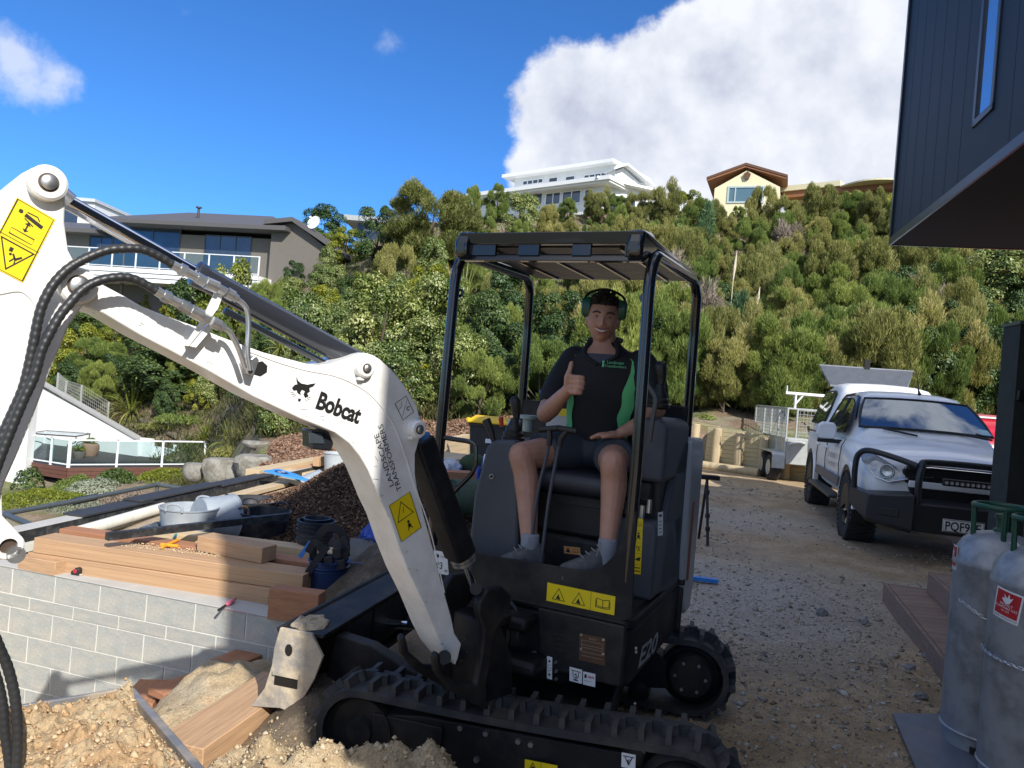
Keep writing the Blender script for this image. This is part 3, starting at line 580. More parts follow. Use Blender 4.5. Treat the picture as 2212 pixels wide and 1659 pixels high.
def white_house():
 f = plane_frame((1010, 440), (1298, 410), 60, 52); P = lambda x, y: on_f(f, x, y)
 root = thing('white_weatherboard_house', 'two-storey white weatherboard house on the hilltop with many blue windows', 'house', f(5, 0, 0))
 xl, xr = P(1022, 440)[0], P(1300, 430)[0]; zt = P(1180, 408)[1]; z0 = zt - 5.5
 MB().box(f, (xl, xr), (z0, zt), (-8, 0)).build('wall', M_wht, root)
 ef = 1.0; F1 = f.at(0, 0, ef); e0 = on_f(F1, 1008, 411)[0]; e1 = on_f(F1, 1300, 391)[0]; ze = on_f(F1, 1150, 399)[1]
 MB().box(f, (e0, e1 + 0.6), (ze - 0.28, ze), (-8, ef)).build('lower_eave', M_whtrim, root)
 MB().box(f, (e0 + 0.1, e1 + 0.5), (ze - 0.42, ze - 0.281), (-8, ef - 0.2)).build('gutter', M_whtrim, root)
 F3 = f.at(0, 0, -2.2); Q = lambda x, y: on_f(F3, x, y)
 ua, ub = Q(1112, 390)[0], Q(1330, 375)[0]; zu = Q(1200, 372)[1]
 MB().box(F3, (ua, ub), (ze - 0.4, zu), (-5, 0)).build('upper_wall', M_wht, root)
 eu = Q(1100, 380); zq = Q(1212, 372)[1]
 MB().box(F3, (ua - 0.8, ub + 0.1), (zq, zq + 0.25), (-5, 0.7)).build('upper_roof', M_whtrim, root)
 s = Frame(F3(ub, 0, 0.1), -f.n * 1.0 + f.u * 0.55, (0, 0, 1)); s.n = V((s.u.y, -s.u.x, 0)); S = lambda x, y: on_f(s, x, y)
 g0, g1, g2 = S(1322, 372), S(1360, 362), S(1392, 405)
 poly = [(0, ze - 1.5), (0, g0[1] + 0.1), (g1[0] * 0.55, g0[1] + 0.5), (g2[0], g2[1]), (g2[0], ze - 1.5)]
 MB().prism(s, poly, 0.02, -2.5).build('gable_wall', M_wht, root, smooth=0)
 top_ = [(-0.4, g0[1] + 0.05), (g1[0] * 0.55, g0[1] + 0.55), (g2[0] + 0.5, g2[1] + 0.05), (g2[0] + 0.5, g2[1] + 0.18), (g1[0] * 0.55, g0[1] + 0.70), (-0.4, g0[1] + 0.18)]
 MB().prism(s, top_, 0.6, -2.6).build('gable_roof', M_whtrim, root, smooth=0)
 me = None
 for i in range(12):
  z = ze - 1.2 + i * 0.28
  if z < g0[1] - 0.1: MB().box(s, (0.02, g2[0] - 0.1), (z, z + 0.04), (0.02, 0.05)).build('weatherboard', M_wht, root)
 for (xa, xb, y0, y1) in ((1345, 1353, 386, 412), (1356, 1363, 390, 416), (1366, 1372, 394, 418), (1376, 1382, 398, 420)):
  A, B = S(xa, (y0 + y1) / 2), S(xb, (y0 + y1) / 2); window(root, s, (A[0], B[0]), (S((xa + xb) / 2, y1)[1], S((xa + xb) / 2, y0)[1]), M_whtrim, 1, 0.06, 0.04)
 for (xa, xb, y0, y1, n) in ((1027, 1062, 427, 447, 2), (1097, 1121, 420, 446, 1), (1127, 1173, 418, 446, 2), (1178, 1212, 415, 444, 2), (1214, 1256, 411, 442, 2), (1262, 1282, 408, 436, 1)):
  m = (xa + xb) / 2; A, B = P(xa, (y0 + y1) / 2), P(xb, (y0 + y1) / 2); window(root, f, (A[0], B[0]), (P(m, y1)[1], P(m, y0)[1]), M_whtrim, n, 0.10, 0.05)
 for (xa, xb, y0, y1, n) in ((1129, 1174, 387, 399, 4), (1185, 1206, 382, 395, 1), (1221, 1243, 379, 392, 1), (1261, 1311, 374, 388, 4)):
  m = (xa + xb) / 2; A, B = Q(xa, (y0 + y1) / 2), Q(xb, (y0 + y1) / 2); window(root, F3, (A[0], B[0]), (Q(m, y1)[1], Q(m, y0)[1]), M_whtrim, n, 0.09, 0.05)
 r2 = Frame(f(xr, 0, 0), -f.n + f.u * 0.5, (0, 0, 1)); r2.n = V((r2.u.y, -r2.u.x, 0))
 MB().box(r2, (0, 6), (z0, zt), (-1, 0)).build('side_wall', M_wht, root)
 MB().box(r2, (-0.9, 4.6), (ze - 0.16, ze), (-1, 0.7)).build('side_eave', M_whtrim, root)
 for i, x in enumerate((0.5, 1.8, 3.2)): window(root, r2, (x, x + 1.0), (ze - 2.6, ze - 0.8), M_whtrim, 1, 0.08, 0.05)
white_house()
def cream_house():
 f = plane_frame((1542, 440), (1684, 440), 52, 50.5); P = lambda x, y: on_f(f, x, y); M_cr = mat('cream_render', (0.72, 0.66, 0.44), 0.8, var=0.04, bump=0.1)
 M_brn = mat('brown_timber', (0.12, 0.055, 0.03), 0.7, var=0.15)
 root = thing('cream_house', 'cream plastered house with brown gable eaves on the hilltop', 'house', f(3, 0, 0))
 xl, xr = P(1542, 430)[0], P(1683, 430)[0]; apex = P(1614, 368); zl = P(1546, 407)[1]; zr = P(1682, 404)[1]; zb = zl - 5.5
 MB().prism(f, [(xl, zb), (xr, zb), (xr, zr), (apex[0], apex[1]), (xl, zl)], 0, -6).build('wall', M_cr, root, smooth=0)
 a, b, c = P(1527, 384), P(1612, 353), P(1702, 379)
 MB().prism(f, [(a[0], a[1] + 0.0), (b[0], b[1]), (c[0], c[1]), (c[0], c[1] - 0.16), (b[0], b[1] - 0.18), (a[0], a[1] - 0.16)], 0.2, -6.5).build('roof', M_brn, root, smooth=0)
 MB().prism(f, [(a[0] + 0.05, a[1] - 0.165), (b[0], b[1] - 0.185), (c[0] - 0.05, c[1] - 0.165), (c[0] - 0.05, c[1] - 0.27), (b[0], b[1] - 0.3), (a[0] + 0.05, a[1] - 0.27)], 0.15, -6.5).build('eave_lining', mat('eave_cedar', (0.30, 0.13, 0.06), 0.6), root, smooth=0)
 x0, x1 = P(1571, 420)[0], P(1651, 420)[0]; y1, y0 = P(1612, 402)[1], P(1612, 439)[1]; mb = MB(); t = 0.12
 M_bj = mat('blue_grey_joinery', (0.42, 0.5, 0.5), 0.4)
 o = None; mb = MB()
 w = x1 - x0
 for aa, bb in (((x0, x0 + t), (y0, y1)), ((x1 - t, x1), (y0, y1)), ((x0 + t, x1 - t), (y0, y0 + t)), ((x0 + t, x1 - t), (y1 - t, y1)), ((x0 + w * 0.2, x0 + w * 0.2 + 0.08), (y0 + t, y1 - t)), ((x0 + w * 0.79, x0 + w * 0.79 + 0.08), (y0 + t, y1 - t))): mb.box(f, aa, bb, (-0.04, 0.06))
 o = mb.build('window', M_bj, root)
 for p, q in ((0.03, 0.2), (0.23, 0.79), (0.82, 0.97)): MB().box(f, (x0 + w * p, x0 + w * q), (y0 + t, y1 - t), (-0.04, 0.01)).build('pane', mat('pale_house_glass', (0.10, 0.17, 0.20), 0.1, spec=0.8, var=0.05), o)
 l = P(1614, 380); MB().prism(f.at(l[0], l[1], 0.02), [(-0.12, -0.25), (0.12, -0.25), (0.24, 0.1), (0, 0.28), (-0.24, 0.1)], 0, 0.15).build('gable_lamp', M_brn, root, smooth=0)
 g = plane_frame((1690, 440), (1932, 420), 52.5, 48); Q = lambda x, y: on_f(g, x, y); zt = Q(1700, 401)[1]; zf = Q(1700, 412)[1]; xe = Q(1935, 410)[0]
 xc = Q(1815, 400)[0]
 MB().box(g, (-0.2, xc), (zf, zt), (-4, 0)).build('parapet', M_cr, root)
 pl = [(xc + (xe - xc) * i / 10, 0.9 * math.sin(math.pi * i / 12)) for i in range(12)]
 mb = MB(); zc = Q(1870, 398)[1]
 for i in range(11):
  (xa, da), (xb, db) = pl[i], pl[i + 1]; mb.add([g(xa, zf, da), g(xb, zf, db), g(xb, zc - 0.02, db), g(xa, zc - 0.02, da), g(xa, zf, -4), g(xb, zf, -4), g(xb, zc - 0.02, -4), g(xa, zc - 0.02, -4)], [(0, 1, 2, 3), (3, 2, 6, 7), (1, 0, 4, 5)])
 mb.build('curved_parapet', M_cr, root, smooth=50)
 MB().box(g, (-0.1, xe), (zf - 0.45, zf - 0.01), (-4, -0.15)).build('cedar_band', mat('eave_cedar', (0.3, 0.13, 0.06), 0.6), root)
 MB().box(g, (0, xe), (zf - 5, zf - 0.46), (-4, -0.9)).build('recessed_wall', mat('tan_render', (0.42, 0.33, 0.2), 0.8), root)
 window(root, g.at(0, 0, -0.9), (Q(1712, 435)[0], Q(1742, 435)[0]), (zf - 2.4, zf - 0.9), mat('dark_joinery', (0.05, 0.055, 0.065), 0.4), 2, 0.1)
cream_house()
# ------------------------------------------------------------------ vegetation
def hill_t(px, py):
 ys = [np.interp(px, HPX, [HILL[p][i][0] for p in HPX]) for i in range(5)]
 for k in range(4):
  if py >= ys[k + 1]: return k + (ys[k] - py) / (ys[k] - ys[k + 1])
 return 4.0
def hill_at(px, py): return hill(px, max(0.02, hill_t(px, py)))
def leaf_quads(c, nrm, up, L, W, fold=0.25):
 side = np.cross(nrm, up); side /= np.linalg.norm(side, axis=1, keepdims=True) + 1e-9; t = np.cross(side, nrm)
 L = L[:, None]; W = W[:, None]
 v = np.stack([c - t * L / 2, c + side * W / 2 + nrm * W * fold, c + t * L / 2, c - side * W / 2 + nrm * W * fold], 1)
 return v.reshape(-1, 3), np.arange(len(c) * 4).reshape(-1, 4)
def unit(v): return v / (np.linalg.norm(v, axis=1, keepdims=True) + 1e-9)
def lumps(r, n, shape):
 out = []
 for i in range(n):
  a = r.uniform(0, 2 * math.pi); z = r.uniform(0.12, 0.86); rr = shape(z) * r.uniform(0.5, 1.05)
  out.append((rr * math.cos(a), rr * math.sin(a), z, r.uniform(0.07, 0.15)))
 return np.array(out)
def broad_crown(name, seed, n, L, m, shape, nl=46, wide=0.55, upw=0.3):
 r = np.random.default_rng(seed); lp = lumps(r, nl, shape); k = r.integers(0, nl, n)
 d = unit(r.normal(0, 1, (n, 3))); d[:, 2] = np.where(r.uniform(0, 1, n) < 0.75, np.abs(d[:, 2]), d[:, 2]); rad = lp[k, 3] * (1 - np.abs(r.normal(0, 0.22, n)))
 c = lp[k, :3] + d * rad[:, None]
 ax = c - np.array([0, 0, 0.45]); outd = unit(ax * np.array([1, 1, 0.8]))
 nrm = unit(d * 0.6 + outd * 0.45 + r.normal(0, 0.45, (n, 3)) + np.array([0, 0, upw])); upv = unit(r.normal(0, 1, (n, 3)))
 v, f = leaf_quads(c, nrm, upv, L * r.uniform(0.7, 1.3, n), L * wide * r.uniform(0.8, 1.2, n))
 tone = np.clip(0.5 + 0.22 * r.normal(0, 1, n) + 0.25 * (lp[k, 3] - 0.13) / 0.04 * 0.3 + (r.uniform(0, 1, nl)[k] - 0.5) * 0.35, 0, 1)
 v[:, 2] = np.maximum(v[:, 2], 0.0); return np_mesh(name, v, f, m, tone=tone)
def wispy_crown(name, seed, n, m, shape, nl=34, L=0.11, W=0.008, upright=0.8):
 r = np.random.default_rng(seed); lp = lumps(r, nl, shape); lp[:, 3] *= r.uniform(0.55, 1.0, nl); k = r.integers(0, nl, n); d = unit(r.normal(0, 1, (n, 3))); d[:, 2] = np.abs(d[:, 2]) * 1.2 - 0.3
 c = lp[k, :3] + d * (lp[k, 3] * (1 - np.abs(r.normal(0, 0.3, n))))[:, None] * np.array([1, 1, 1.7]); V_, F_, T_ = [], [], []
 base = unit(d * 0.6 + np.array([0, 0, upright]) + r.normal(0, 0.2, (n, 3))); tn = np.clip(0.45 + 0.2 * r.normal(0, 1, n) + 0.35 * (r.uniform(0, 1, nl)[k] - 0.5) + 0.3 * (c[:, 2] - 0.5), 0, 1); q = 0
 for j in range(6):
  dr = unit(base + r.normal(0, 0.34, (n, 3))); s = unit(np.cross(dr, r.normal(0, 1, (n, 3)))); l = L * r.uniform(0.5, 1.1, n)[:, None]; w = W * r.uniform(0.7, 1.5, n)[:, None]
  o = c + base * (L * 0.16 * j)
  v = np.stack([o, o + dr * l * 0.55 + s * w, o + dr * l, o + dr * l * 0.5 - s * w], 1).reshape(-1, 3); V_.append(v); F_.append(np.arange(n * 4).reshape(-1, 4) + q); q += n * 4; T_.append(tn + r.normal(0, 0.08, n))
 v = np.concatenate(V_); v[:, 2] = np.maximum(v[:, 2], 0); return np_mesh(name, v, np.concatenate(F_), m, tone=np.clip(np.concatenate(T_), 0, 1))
def strap_crown(name, seed, n, m, L=1.0, W=0.035, droop=1.0, z0=0.0, spread=1.0, low=0.15):
 r = np.random.default_rng(seed); V_, F_, T_ = [], [], []; q = 0; S = 6
 for i in range(n):
  a = r.uniform(0, 6.283); el = r.uniform(low, 1.35); l = L * r.uniform(0.6, 1.05); dr = np.array([math.cos(a) * math.cos(el) * spread, math.sin(a) * math.cos(el) * spread, math.sin(el)]); sd = np.array([-math.sin(a), math.cos(a), 0]) + r.normal(0, 0.25, 3); sd /= np.linalg.norm(sd)
  p = np.array([0, 0, z0]) + np.array([math.cos(a), math.sin(a), 0]) * r.uniform(0, 0.05) * L; w = W * r.uniform(0.7, 1.2)
  dp = droop * r.uniform(0.5, 1.4)
  for k in range(S + 1):
   t = k / S; ww = w * (0.7 + 0.5 * t) * (1 - max(0, t - 0.55) / 0.45) + 0.001
   V_.append(p - sd * ww); V_.append(p + sd * ww); dr = dr + np.array([0, 0, -dp * (0.12 + 0.35 * t) * (1.0 if el < 1.15 else 0.5)]); dr /= np.linalg.norm(dr); p = p + dr * l / S
  for k in range(S): F_.append((q + 2 * k, q + 2 * k + 1, q + 2 * k + 3, q + 2 * k + 2)); T_.append(np.clip(r.normal(0.5, 0.2), 0, 1) if k == 0 else T_[-1])
  q += 2 * (S + 1)
 return np_mesh(name, np.array(V_), np.array(F_), m, tone=np.array(T_))
def fern_crown(name, seed, m, n=11, L=1.0):
 r = np.random.default_rng(seed); V_, F_, T_ = [], [], []; q = 0
 for i in range(n):
  a = 6.283 * i / n + r.normal(0, 0.15); p = np.zeros(3); dr = np.array([math.cos(a) * 0.8, math.sin(a) * 0.8, 0.75]); S = 16; tn = np.clip(r.normal(0.5, 0.2), 0, 1)
  for k in range(S):
   t = k / S; dr = dr + np.array([0, 0, -0.13]); dr /= np.linalg.norm(dr); p2 = p + dr * L / S; sd = np.array([-math.sin(a), math.cos(a), -0.25]); sd2 = np.array([math.sin(a), -math.cos(a), -0.25]); w = L * 0.24 * math.sin(math.pi * min(1, 0.12 + t * 0.9)) + 0.01
   for s_ in (sd, sd2):
    V_ += [p, p + dr * L / S * 0.8, p + dr * L / S * 1.3 + s_ * w, p + dr * L / S * 0.7 + s_ * w * 0.95]; F_.append((q, q + 1, q + 2, q + 3)); T_.append(tn); q += 4
   p = p2
 return np_mesh(name, np.array(V_), np.array(F_), m, tone=np.array(T_))
def trunk_mesh(name, seed, m, h=0.7, n=5, r0=0.02):
 r = random.Random(seed); mb = MB()
 mb.tube([(0, 0, -0.05), (r.uniform(-.02, .02), r.uniform(-.02, .02), h * 0.4), (r.uniform(-.05, .05), r.uniform(-.05, .05), h)], [r0, r0 * 0.75, r0 * 0.35], 7)
 for i in range(n):
  a = r.uniform(0, 6.28); z = h * r.uniform(0.12, 0.6); mb.tube([(0, 0, z), (math.cos(a) * 0.13, math.sin(a) * 0.13, z + 0.13), (math.cos(a) * 0.30, math.sin(a) * 0.30, z + 0.3)], [r0 * 0.5, r0 * 0.35, r0 * 0.12], 5)
 return mb.build(name, m, link=False)
M_griz = tone_mat('leaf_bright_broad', [(0.045, 0.08, 0.022), (0.12, 0.175, 0.042), (0.25, 0.30, 0.085), (0.46, 0.48, 0.23)], 0.42, 0.5, 0.22)
M_dark = tone_mat('leaf_deep_green', [(0.02, 0.045, 0.014), (0.055, 0.10, 0.025), (0.12, 0.18, 0.05)], 0.5, 0.4, 0.15)
M_yel = tone_mat('leaf_yellow_green', [(0.10, 0.14, 0.02), (0.24, 0.27, 0.03), (0.42, 0.40, 0.05)], 0.45, 0.4, 0.3)
M_gold = tone_mat('leaf_gold', [(0.22, 0.22, 0.02), (0.50, 0.42, 0.03), (0.62, 0.55, 0.06)], 0.45, 0.4, 0.3)
M_kan = tone_mat('manuka_sprays', [(0.08, 0.09, 0.03), (0.19, 0.20, 0.06), (0.33, 0.33, 0.105), (0.46, 0.40, 0.19)], 0.7, 0.2, 0.22)
M_kan2 = tone_mat('kanuka_green_sprays', [(0.065, 0.10, 0.03), (0.18, 0.24, 0.06), (0.34, 0.39, 0.11)], 0.7, 0.2, 0.25)
M_dry = tone_mat('dry_twigs', [(0.12, 0.09, 0.065), (0.24, 0.19, 0.15), (0.36, 0.31, 0.26)], 0.9, 0.1)
M_pine = tone_mat('pine_needles', [(0.04, 0.08, 0.035), (0.08, 0.15, 0.065), (0.13, 0.22, 0.10)], 0.6, 0.3, 0.15)
M_flax = tone_mat('flax_blades', [(0.08, 0.11, 0.02), (0.19, 0.23, 0.04), (0.38, 0.36, 0.12)], 0.4, 0.5, 0.3)
M_fern = tone_mat('fern_fronds', [(0.18, 0.22, 0.02), (0.33, 0.36, 0.04)], 0.5, 0.4, 0.35)
M_silv = tone_mat('silver_leaves', [(0.10, 0.13, 0.08), (0.24, 0.28, 0.20), (0.42, 0.45, 0.36)], 0.6, 0.3, 0.1)
M_bark = mat('bark', (0.10, 0.075, 0.055), 0.95, var=0.3, vscale=20, bump=0.5)
dome = lambda z: 0.37 * math.sqrt(max(0.02, 1 - ((z - 0.36) / 0.60) ** 2))
egg = lambda z: 0.36 * math.sqrt(max(0.02, 1 - ((z - 0.42) / 0.52) ** 2))
cone = lambda z: 0.36 * (1.0 - z) + 0.04
flat_ = lambda z: 0.40 * math.sqrt(max(0.02, 1 - ((z - 0.3) / 0.65) ** 2))
CR = {}
for i in range(3): CR['broad%d' % i] = broad_crown('crown', 10 + i, 17000, 0.030, M_griz, dome)
for i in range(2): CR['dark%d' % i] = broad_crown('crown', 20 + i, 20000, 0.032, M_dark, egg, 40)
for i in range(2): CR['yel%d' % i] = broad_crown('crown', 30 + i, 9000, 0.034, M_yel, flat_, 34)
CR['gold0'] = broad_crown('crown', 35, 6000, 0.05, M_gold, dome, 26)
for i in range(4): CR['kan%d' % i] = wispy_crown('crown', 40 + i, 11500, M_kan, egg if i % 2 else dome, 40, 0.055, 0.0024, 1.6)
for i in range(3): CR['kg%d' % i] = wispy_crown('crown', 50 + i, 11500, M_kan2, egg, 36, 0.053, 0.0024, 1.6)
CR['pine0'] = wispy_crown('crown', 60, 3000, M_pine, cone, 34, 0.09, 0.006, 0.2)
CR['dry0'] = wispy_crown('crown', 61, 1100, M_dry, dome, 20, 0.16, 0.005, 0.5)
CR['silv0'] = broad_crown('crown', 62, 7000, 0.035, M_silv, flat_, 30, 0.4)
CR['flax0'] = strap_crown('leaves', 70, 90, M_flax, 0.75, 0.014, 0.9)
CR['flax1'] = strap_crown('leaves', 71, 70, M_flax, 0.7, 0.013, 1.1)
CR['cab0'] = strap_crown('leaves', 72, 70, M_flax, 0.42, 0.009, 0.5, 0.62, 1.0, -0.5)
CR['fern0'] = fern_crown('fronds', 73, M_fern, 11, 0.62)
TR = [trunk_mesh('trunk', i, M_bark) for i in range(4)]
NAMES = {'broad': ('broadleaf_tree', 'tree'), 'dark': ('evergreen_tree', 'tree'), 'yel': ('yellow_green_shrub', 'shrub'), 'gold': ('golden_shrub', 'shrub'), 'kan': ('manuka_bush', 'bush'), 'kg': ('kanuka_bush', 'bush'),
  'pine': ('pine_tree', 'tree'), 'dry': ('bare_twiggy_bush', 'bush'), 'silv': ('silver_shrub', 'shrub'), 'flax': ('flax_plant', 'flax'), 'cab': ('cabbage_tree', 'tree'), 'fern': ('tree_fern', 'fern')}
_rk = random.Random(5)
def plant(kind, loc, w, h, label, group=None, rot=None, lean=0.0, sink=0.06):
 k = kind.rstrip('0123456789')
 if k == kind: kind = kind + str(_rk.randrange(sum(1 for q in CR if q.rstrip('0123456789') == k)))
 nm, cat = NAMES[k]; root = bpy.data.objects.new(nm, None); COL.objects.link(root); root.location = V(loc) - V((0, 0, sink * h)); root.scale = (w, w, h)
 root.rotation_euler = (_rk.uniform(-.06, .06) + lean, _rk.uniform(-.06, .06), _rk.uniform(0, 6.28) if rot is None else rot); props(root, label, cat, group)
 c = bpy.data.objects.new('leaves' if k in ('flax', 'cab') else 'fronds' if k == 'fern' else 'crown', CR[kind]); COL.objects.link(c); c.parent = root
 if k not in ('flax',):
  t = bpy.data.objects.new('trunk', TR[_rk.randrange(4)]); COL.objects.link(t); t.parent = root
  if k == 'cab': t.scale = (0.8, 0.8, 0.9)
 return root
def plant_px(kind, px, yb, yt, hw, label, group=None, **k):
 p = hill_at(px, yb); s = p.y / FPX; return plant(kind, p, 2 * hw * s, (yb - yt) * s, label, group, **k)
PL = [('broad0', 640, 868, 588, 92, 'dense bright-green broadleaf tree in front of the taupe house'),
 ('broad1', 805, 868, 560, 118, 'broad pale-leaved tree standing right of the dense bright-green one'),
 ('broad2', 930, 862, 556, 95, 'tall pale-leaved tree just left of the canopy post'),
 ('dark0', 1060, 872, 610, 80, 'deep green tree seen through the gap between the canopy posts'),
 ('kg1', 1010, 882, 700, 60, 'olive feathery bush at the bank foot left of the canopy'),
 ('kg2', 1110, 880, 690, 62, 'green feathery bush right behind the joystick side of the canopy'),
 ('gold0', 893, 882, 775, 58, 'golden yellow shrub beside the boom elbow'),
 ('yel0', 455, 800, 522, 74, 'round yellow-green shrub against the white balcony rail'),
 ('dark1', 420, 800, 588, 100, 'green shrub below the balcony behind the chrome rod'),
 ('dark0', 205, 770, 690, 80, 'dark leafy shrub behind the arm and the hoses'),
 ('dark0', 390, 858, 700, 130, 'wide dark-hollowed bush under the white boom'),
 ('kg0', 210, 838, 728, 75, 'fine-leaved bush above the white sloping wall'),
 ('dark1', 540, 872, 765, 80, 'leafy bush below the boom beside the bark bank'),
 ('kan0', 925, 600, 420, 130, 'large brown-green manuka crowning the ridge left of the white house'),
 ('dark1', 812, 600, 446, 58, 'dark upright tree at the left edge of the large manuka'),
 ('dark0', 690, 560, 428, 66, 'round dark tree behind the taupe roof'),
 ('yel1', 745, 585, 492, 48, 'small yellow-green tree at the gable end'),
 ('yel0', 615, 545, 448, 26, 'small olive treetop left of the round dark tree'),
 ('broad2', 1118, 560, 428, 52, 'light green tree before the white house'),
 ('yel1', 1475, 500, 408, 48, 'bright green shrub between the two hilltop houses'),
 ('pine0', 1512, 590, 462, 34, 'young blue-green pine on the hillside below the cream house'),
 ('pine0', 1590, 800, 640, 40, 'small pine seen through the rear of the canopy'),
 ('yel0', 1893, 520, 412, 58, 'bright green shrub below the curved cream parapet'),
 ('yel1', 1752, 500, 424, 40, 'rounded green shrub below the cream wing'),
 ('broad1', 1890, 660, 545, 60, 'glossy-leaved shrub among the bushes above the truck'),
 ('broad0', 2170, 760, 520, 110, 'leafy broadleaf tree under the jutting dark house'),
 ('yel1', 2060, 900, 800, 50, 'low lime-green plant behind the windscreen'),
 ('dry0', 2000, 790, 640, 70, 'bare brown twiggy bush above the truck'),
 ('dry0', 1330, 800, 690, 60, 'grey dead bush behind the operator'),
 ('dry0', 190, 700, 640, 60, 'purplish bare bush below the balcony'),
 ('cab0', 588, 900, 645, 60, 'spiky cabbage tree in front of the dense bright-green tree'),
 ('cab0', 985, 800, 560, 60, 'cabbage tree head against the pale trees'),
 ('cab0', 905, 800, 690, 50, 'small cabbage tree within the pale-leaved thicket'),
 ('fern0', 850, 650, 545, 90, 'tree fern with yellow-green fronds over the thicket'),
 ('fern0', 742, 640, 560, 50, 'tree fern frond cluster beside the gable'),
 ('flax0', 285, 893, 760, 60, 'tall flax with arching blades above the sloping white wall'),
 ('flax1', 495, 960, 845, 55, 'flax clump on the bank beside the boulders'),
 ('flax0', 445, 955, 880, 42, 'yellowish tussock left of the flax clump'),
 ('flax0', 1175, 882, 795, 45, 'lime strappy lily behind the thumbs-up hand'),
 ('kg0', 1460, 878, 800, 42, 'small pale-green bush behind the seat side panel'),
 ('silv0', 720, 900, 800, 55, 'fine grey-green shrub in front of the pale trees'),
 ('broad0', 190, 1140, 1045, 0, ''), ]
for kd, px, yb, yt, hw, lb in PL:
 if hw: plant_px(kd, px, yb, yt, hw, lb)
r = random.Random(11)
def thicket(t0, t1, rows, px0, px1, step, kinds, hpx, label, group, skip=None):
 for i in range(rows):
  t = t0 + (t1 - t0) * i / max(1, rows - 1); px = px0 + r.uniform(0, step)
  while px < px1:
   tt = min(3.95, max(0.05, t + r.uniform(-0.12, 0.12))); p = hill(px, tt); s = p.y / FPX; q = hpx(px, tt) * r.uniform(0.75, 1.35) * (1 if tt < 3.2 else 0.72)
   zt = 'at the bank foot' if tt < 1.6 else 'on the lower slope' if tt < 2.4 else 'on the upper slope' if tt < 3.2 else 'along the ridge'; zp = next(b for a, b in ((300, 'above the sloping white wall'), (620, 'below the taupe house'), (960, 'left of the canopy'), (1130, 'behind the left canopy post'), (1380, 'behind the operator'), (1520, 'behind the right canopy posts'), (1720, 'below the cream house'), (1930, 'above the ute trailer'), (9999, 'above the white ute')) if px < a); zs = 'tall' if q > hpx(px, tt) else 'low'
   plant(r.choice(kinds), p, q * s * r.uniform(0.65, 0.95), q * s, f'{zs} {label} {zt} {zp}', group)
   px += step * r.uniform(0.75, 1.25) * (30 / p.y) ** 0.5
LM = ('feathery olive-brown manuka', 'manuka bushes covering the hillside'); LK = ('feathery green kanuka', 'kanuka bushes covering the hillside')
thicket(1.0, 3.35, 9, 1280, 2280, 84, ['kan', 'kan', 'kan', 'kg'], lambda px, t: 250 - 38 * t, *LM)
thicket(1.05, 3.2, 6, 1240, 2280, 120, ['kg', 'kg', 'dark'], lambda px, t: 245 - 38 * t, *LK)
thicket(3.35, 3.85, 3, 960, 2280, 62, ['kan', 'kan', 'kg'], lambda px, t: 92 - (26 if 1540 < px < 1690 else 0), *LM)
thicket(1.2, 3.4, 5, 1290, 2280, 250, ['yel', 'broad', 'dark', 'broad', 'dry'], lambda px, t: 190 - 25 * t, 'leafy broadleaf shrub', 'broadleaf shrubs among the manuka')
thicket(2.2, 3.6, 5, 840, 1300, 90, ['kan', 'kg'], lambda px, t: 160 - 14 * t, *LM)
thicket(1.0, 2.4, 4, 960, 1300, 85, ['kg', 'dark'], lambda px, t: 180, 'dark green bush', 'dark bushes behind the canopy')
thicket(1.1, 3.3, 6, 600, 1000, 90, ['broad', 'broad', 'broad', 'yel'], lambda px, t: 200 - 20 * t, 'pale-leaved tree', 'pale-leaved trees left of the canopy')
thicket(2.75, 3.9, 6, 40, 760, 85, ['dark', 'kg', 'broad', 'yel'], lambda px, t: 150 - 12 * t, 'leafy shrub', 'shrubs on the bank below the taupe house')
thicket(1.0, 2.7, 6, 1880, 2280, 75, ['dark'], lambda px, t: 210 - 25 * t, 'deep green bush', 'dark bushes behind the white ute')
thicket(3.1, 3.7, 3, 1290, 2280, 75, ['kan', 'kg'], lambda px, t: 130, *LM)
def undergrowth():
 rr = np.random.default_rng(3); n = 26000; px = rr.uniform(120, 2250, n); t = rr.uniform(1.08, 3.95, n)
 P = np.array([tuple(hill(a, b)) for a, b in zip(px, t)]); n = len(P); V_, F_, q = [], [], 0
 keep = ~((px < 560) & (t < 1.5)); P = P[keep]; n = len(P)
 P[:, 2] += 0.28 * fbm(P[:, 0] * 0.7, P[:, 1] * 0.7, 5, 40) * 1.0
 for j in range(6):
  d = unit(np.stack([rr.normal(0, 0.6, n), rr.normal(0, 0.6, n), np.full(n, 1.0)], -1)); s = unit(np.cross(d, rr.normal(0, 1, (n, 3)))); l = rr.uniform(0.10, 0.42, n)[:, None]; w = 0.016; o = P + rr.normal(0, 0.18, (n, 3)) * np.array([1, 1, 0.2])
  V_.append(np.stack([o, o + d * l * 0.5 + s * w, o + d * l, o + d * l * 0.5 - s * w], 1).reshape(-1, 3)); F_.append(np.arange(n * 4).reshape(-1, 4) + q); q += 4 * n
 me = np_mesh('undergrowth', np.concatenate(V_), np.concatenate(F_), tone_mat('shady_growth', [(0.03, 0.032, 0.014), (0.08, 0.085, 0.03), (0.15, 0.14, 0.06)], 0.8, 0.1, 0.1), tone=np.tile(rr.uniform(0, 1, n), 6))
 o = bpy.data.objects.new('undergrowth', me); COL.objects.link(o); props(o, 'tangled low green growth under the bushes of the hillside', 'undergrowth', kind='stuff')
undergrowth()
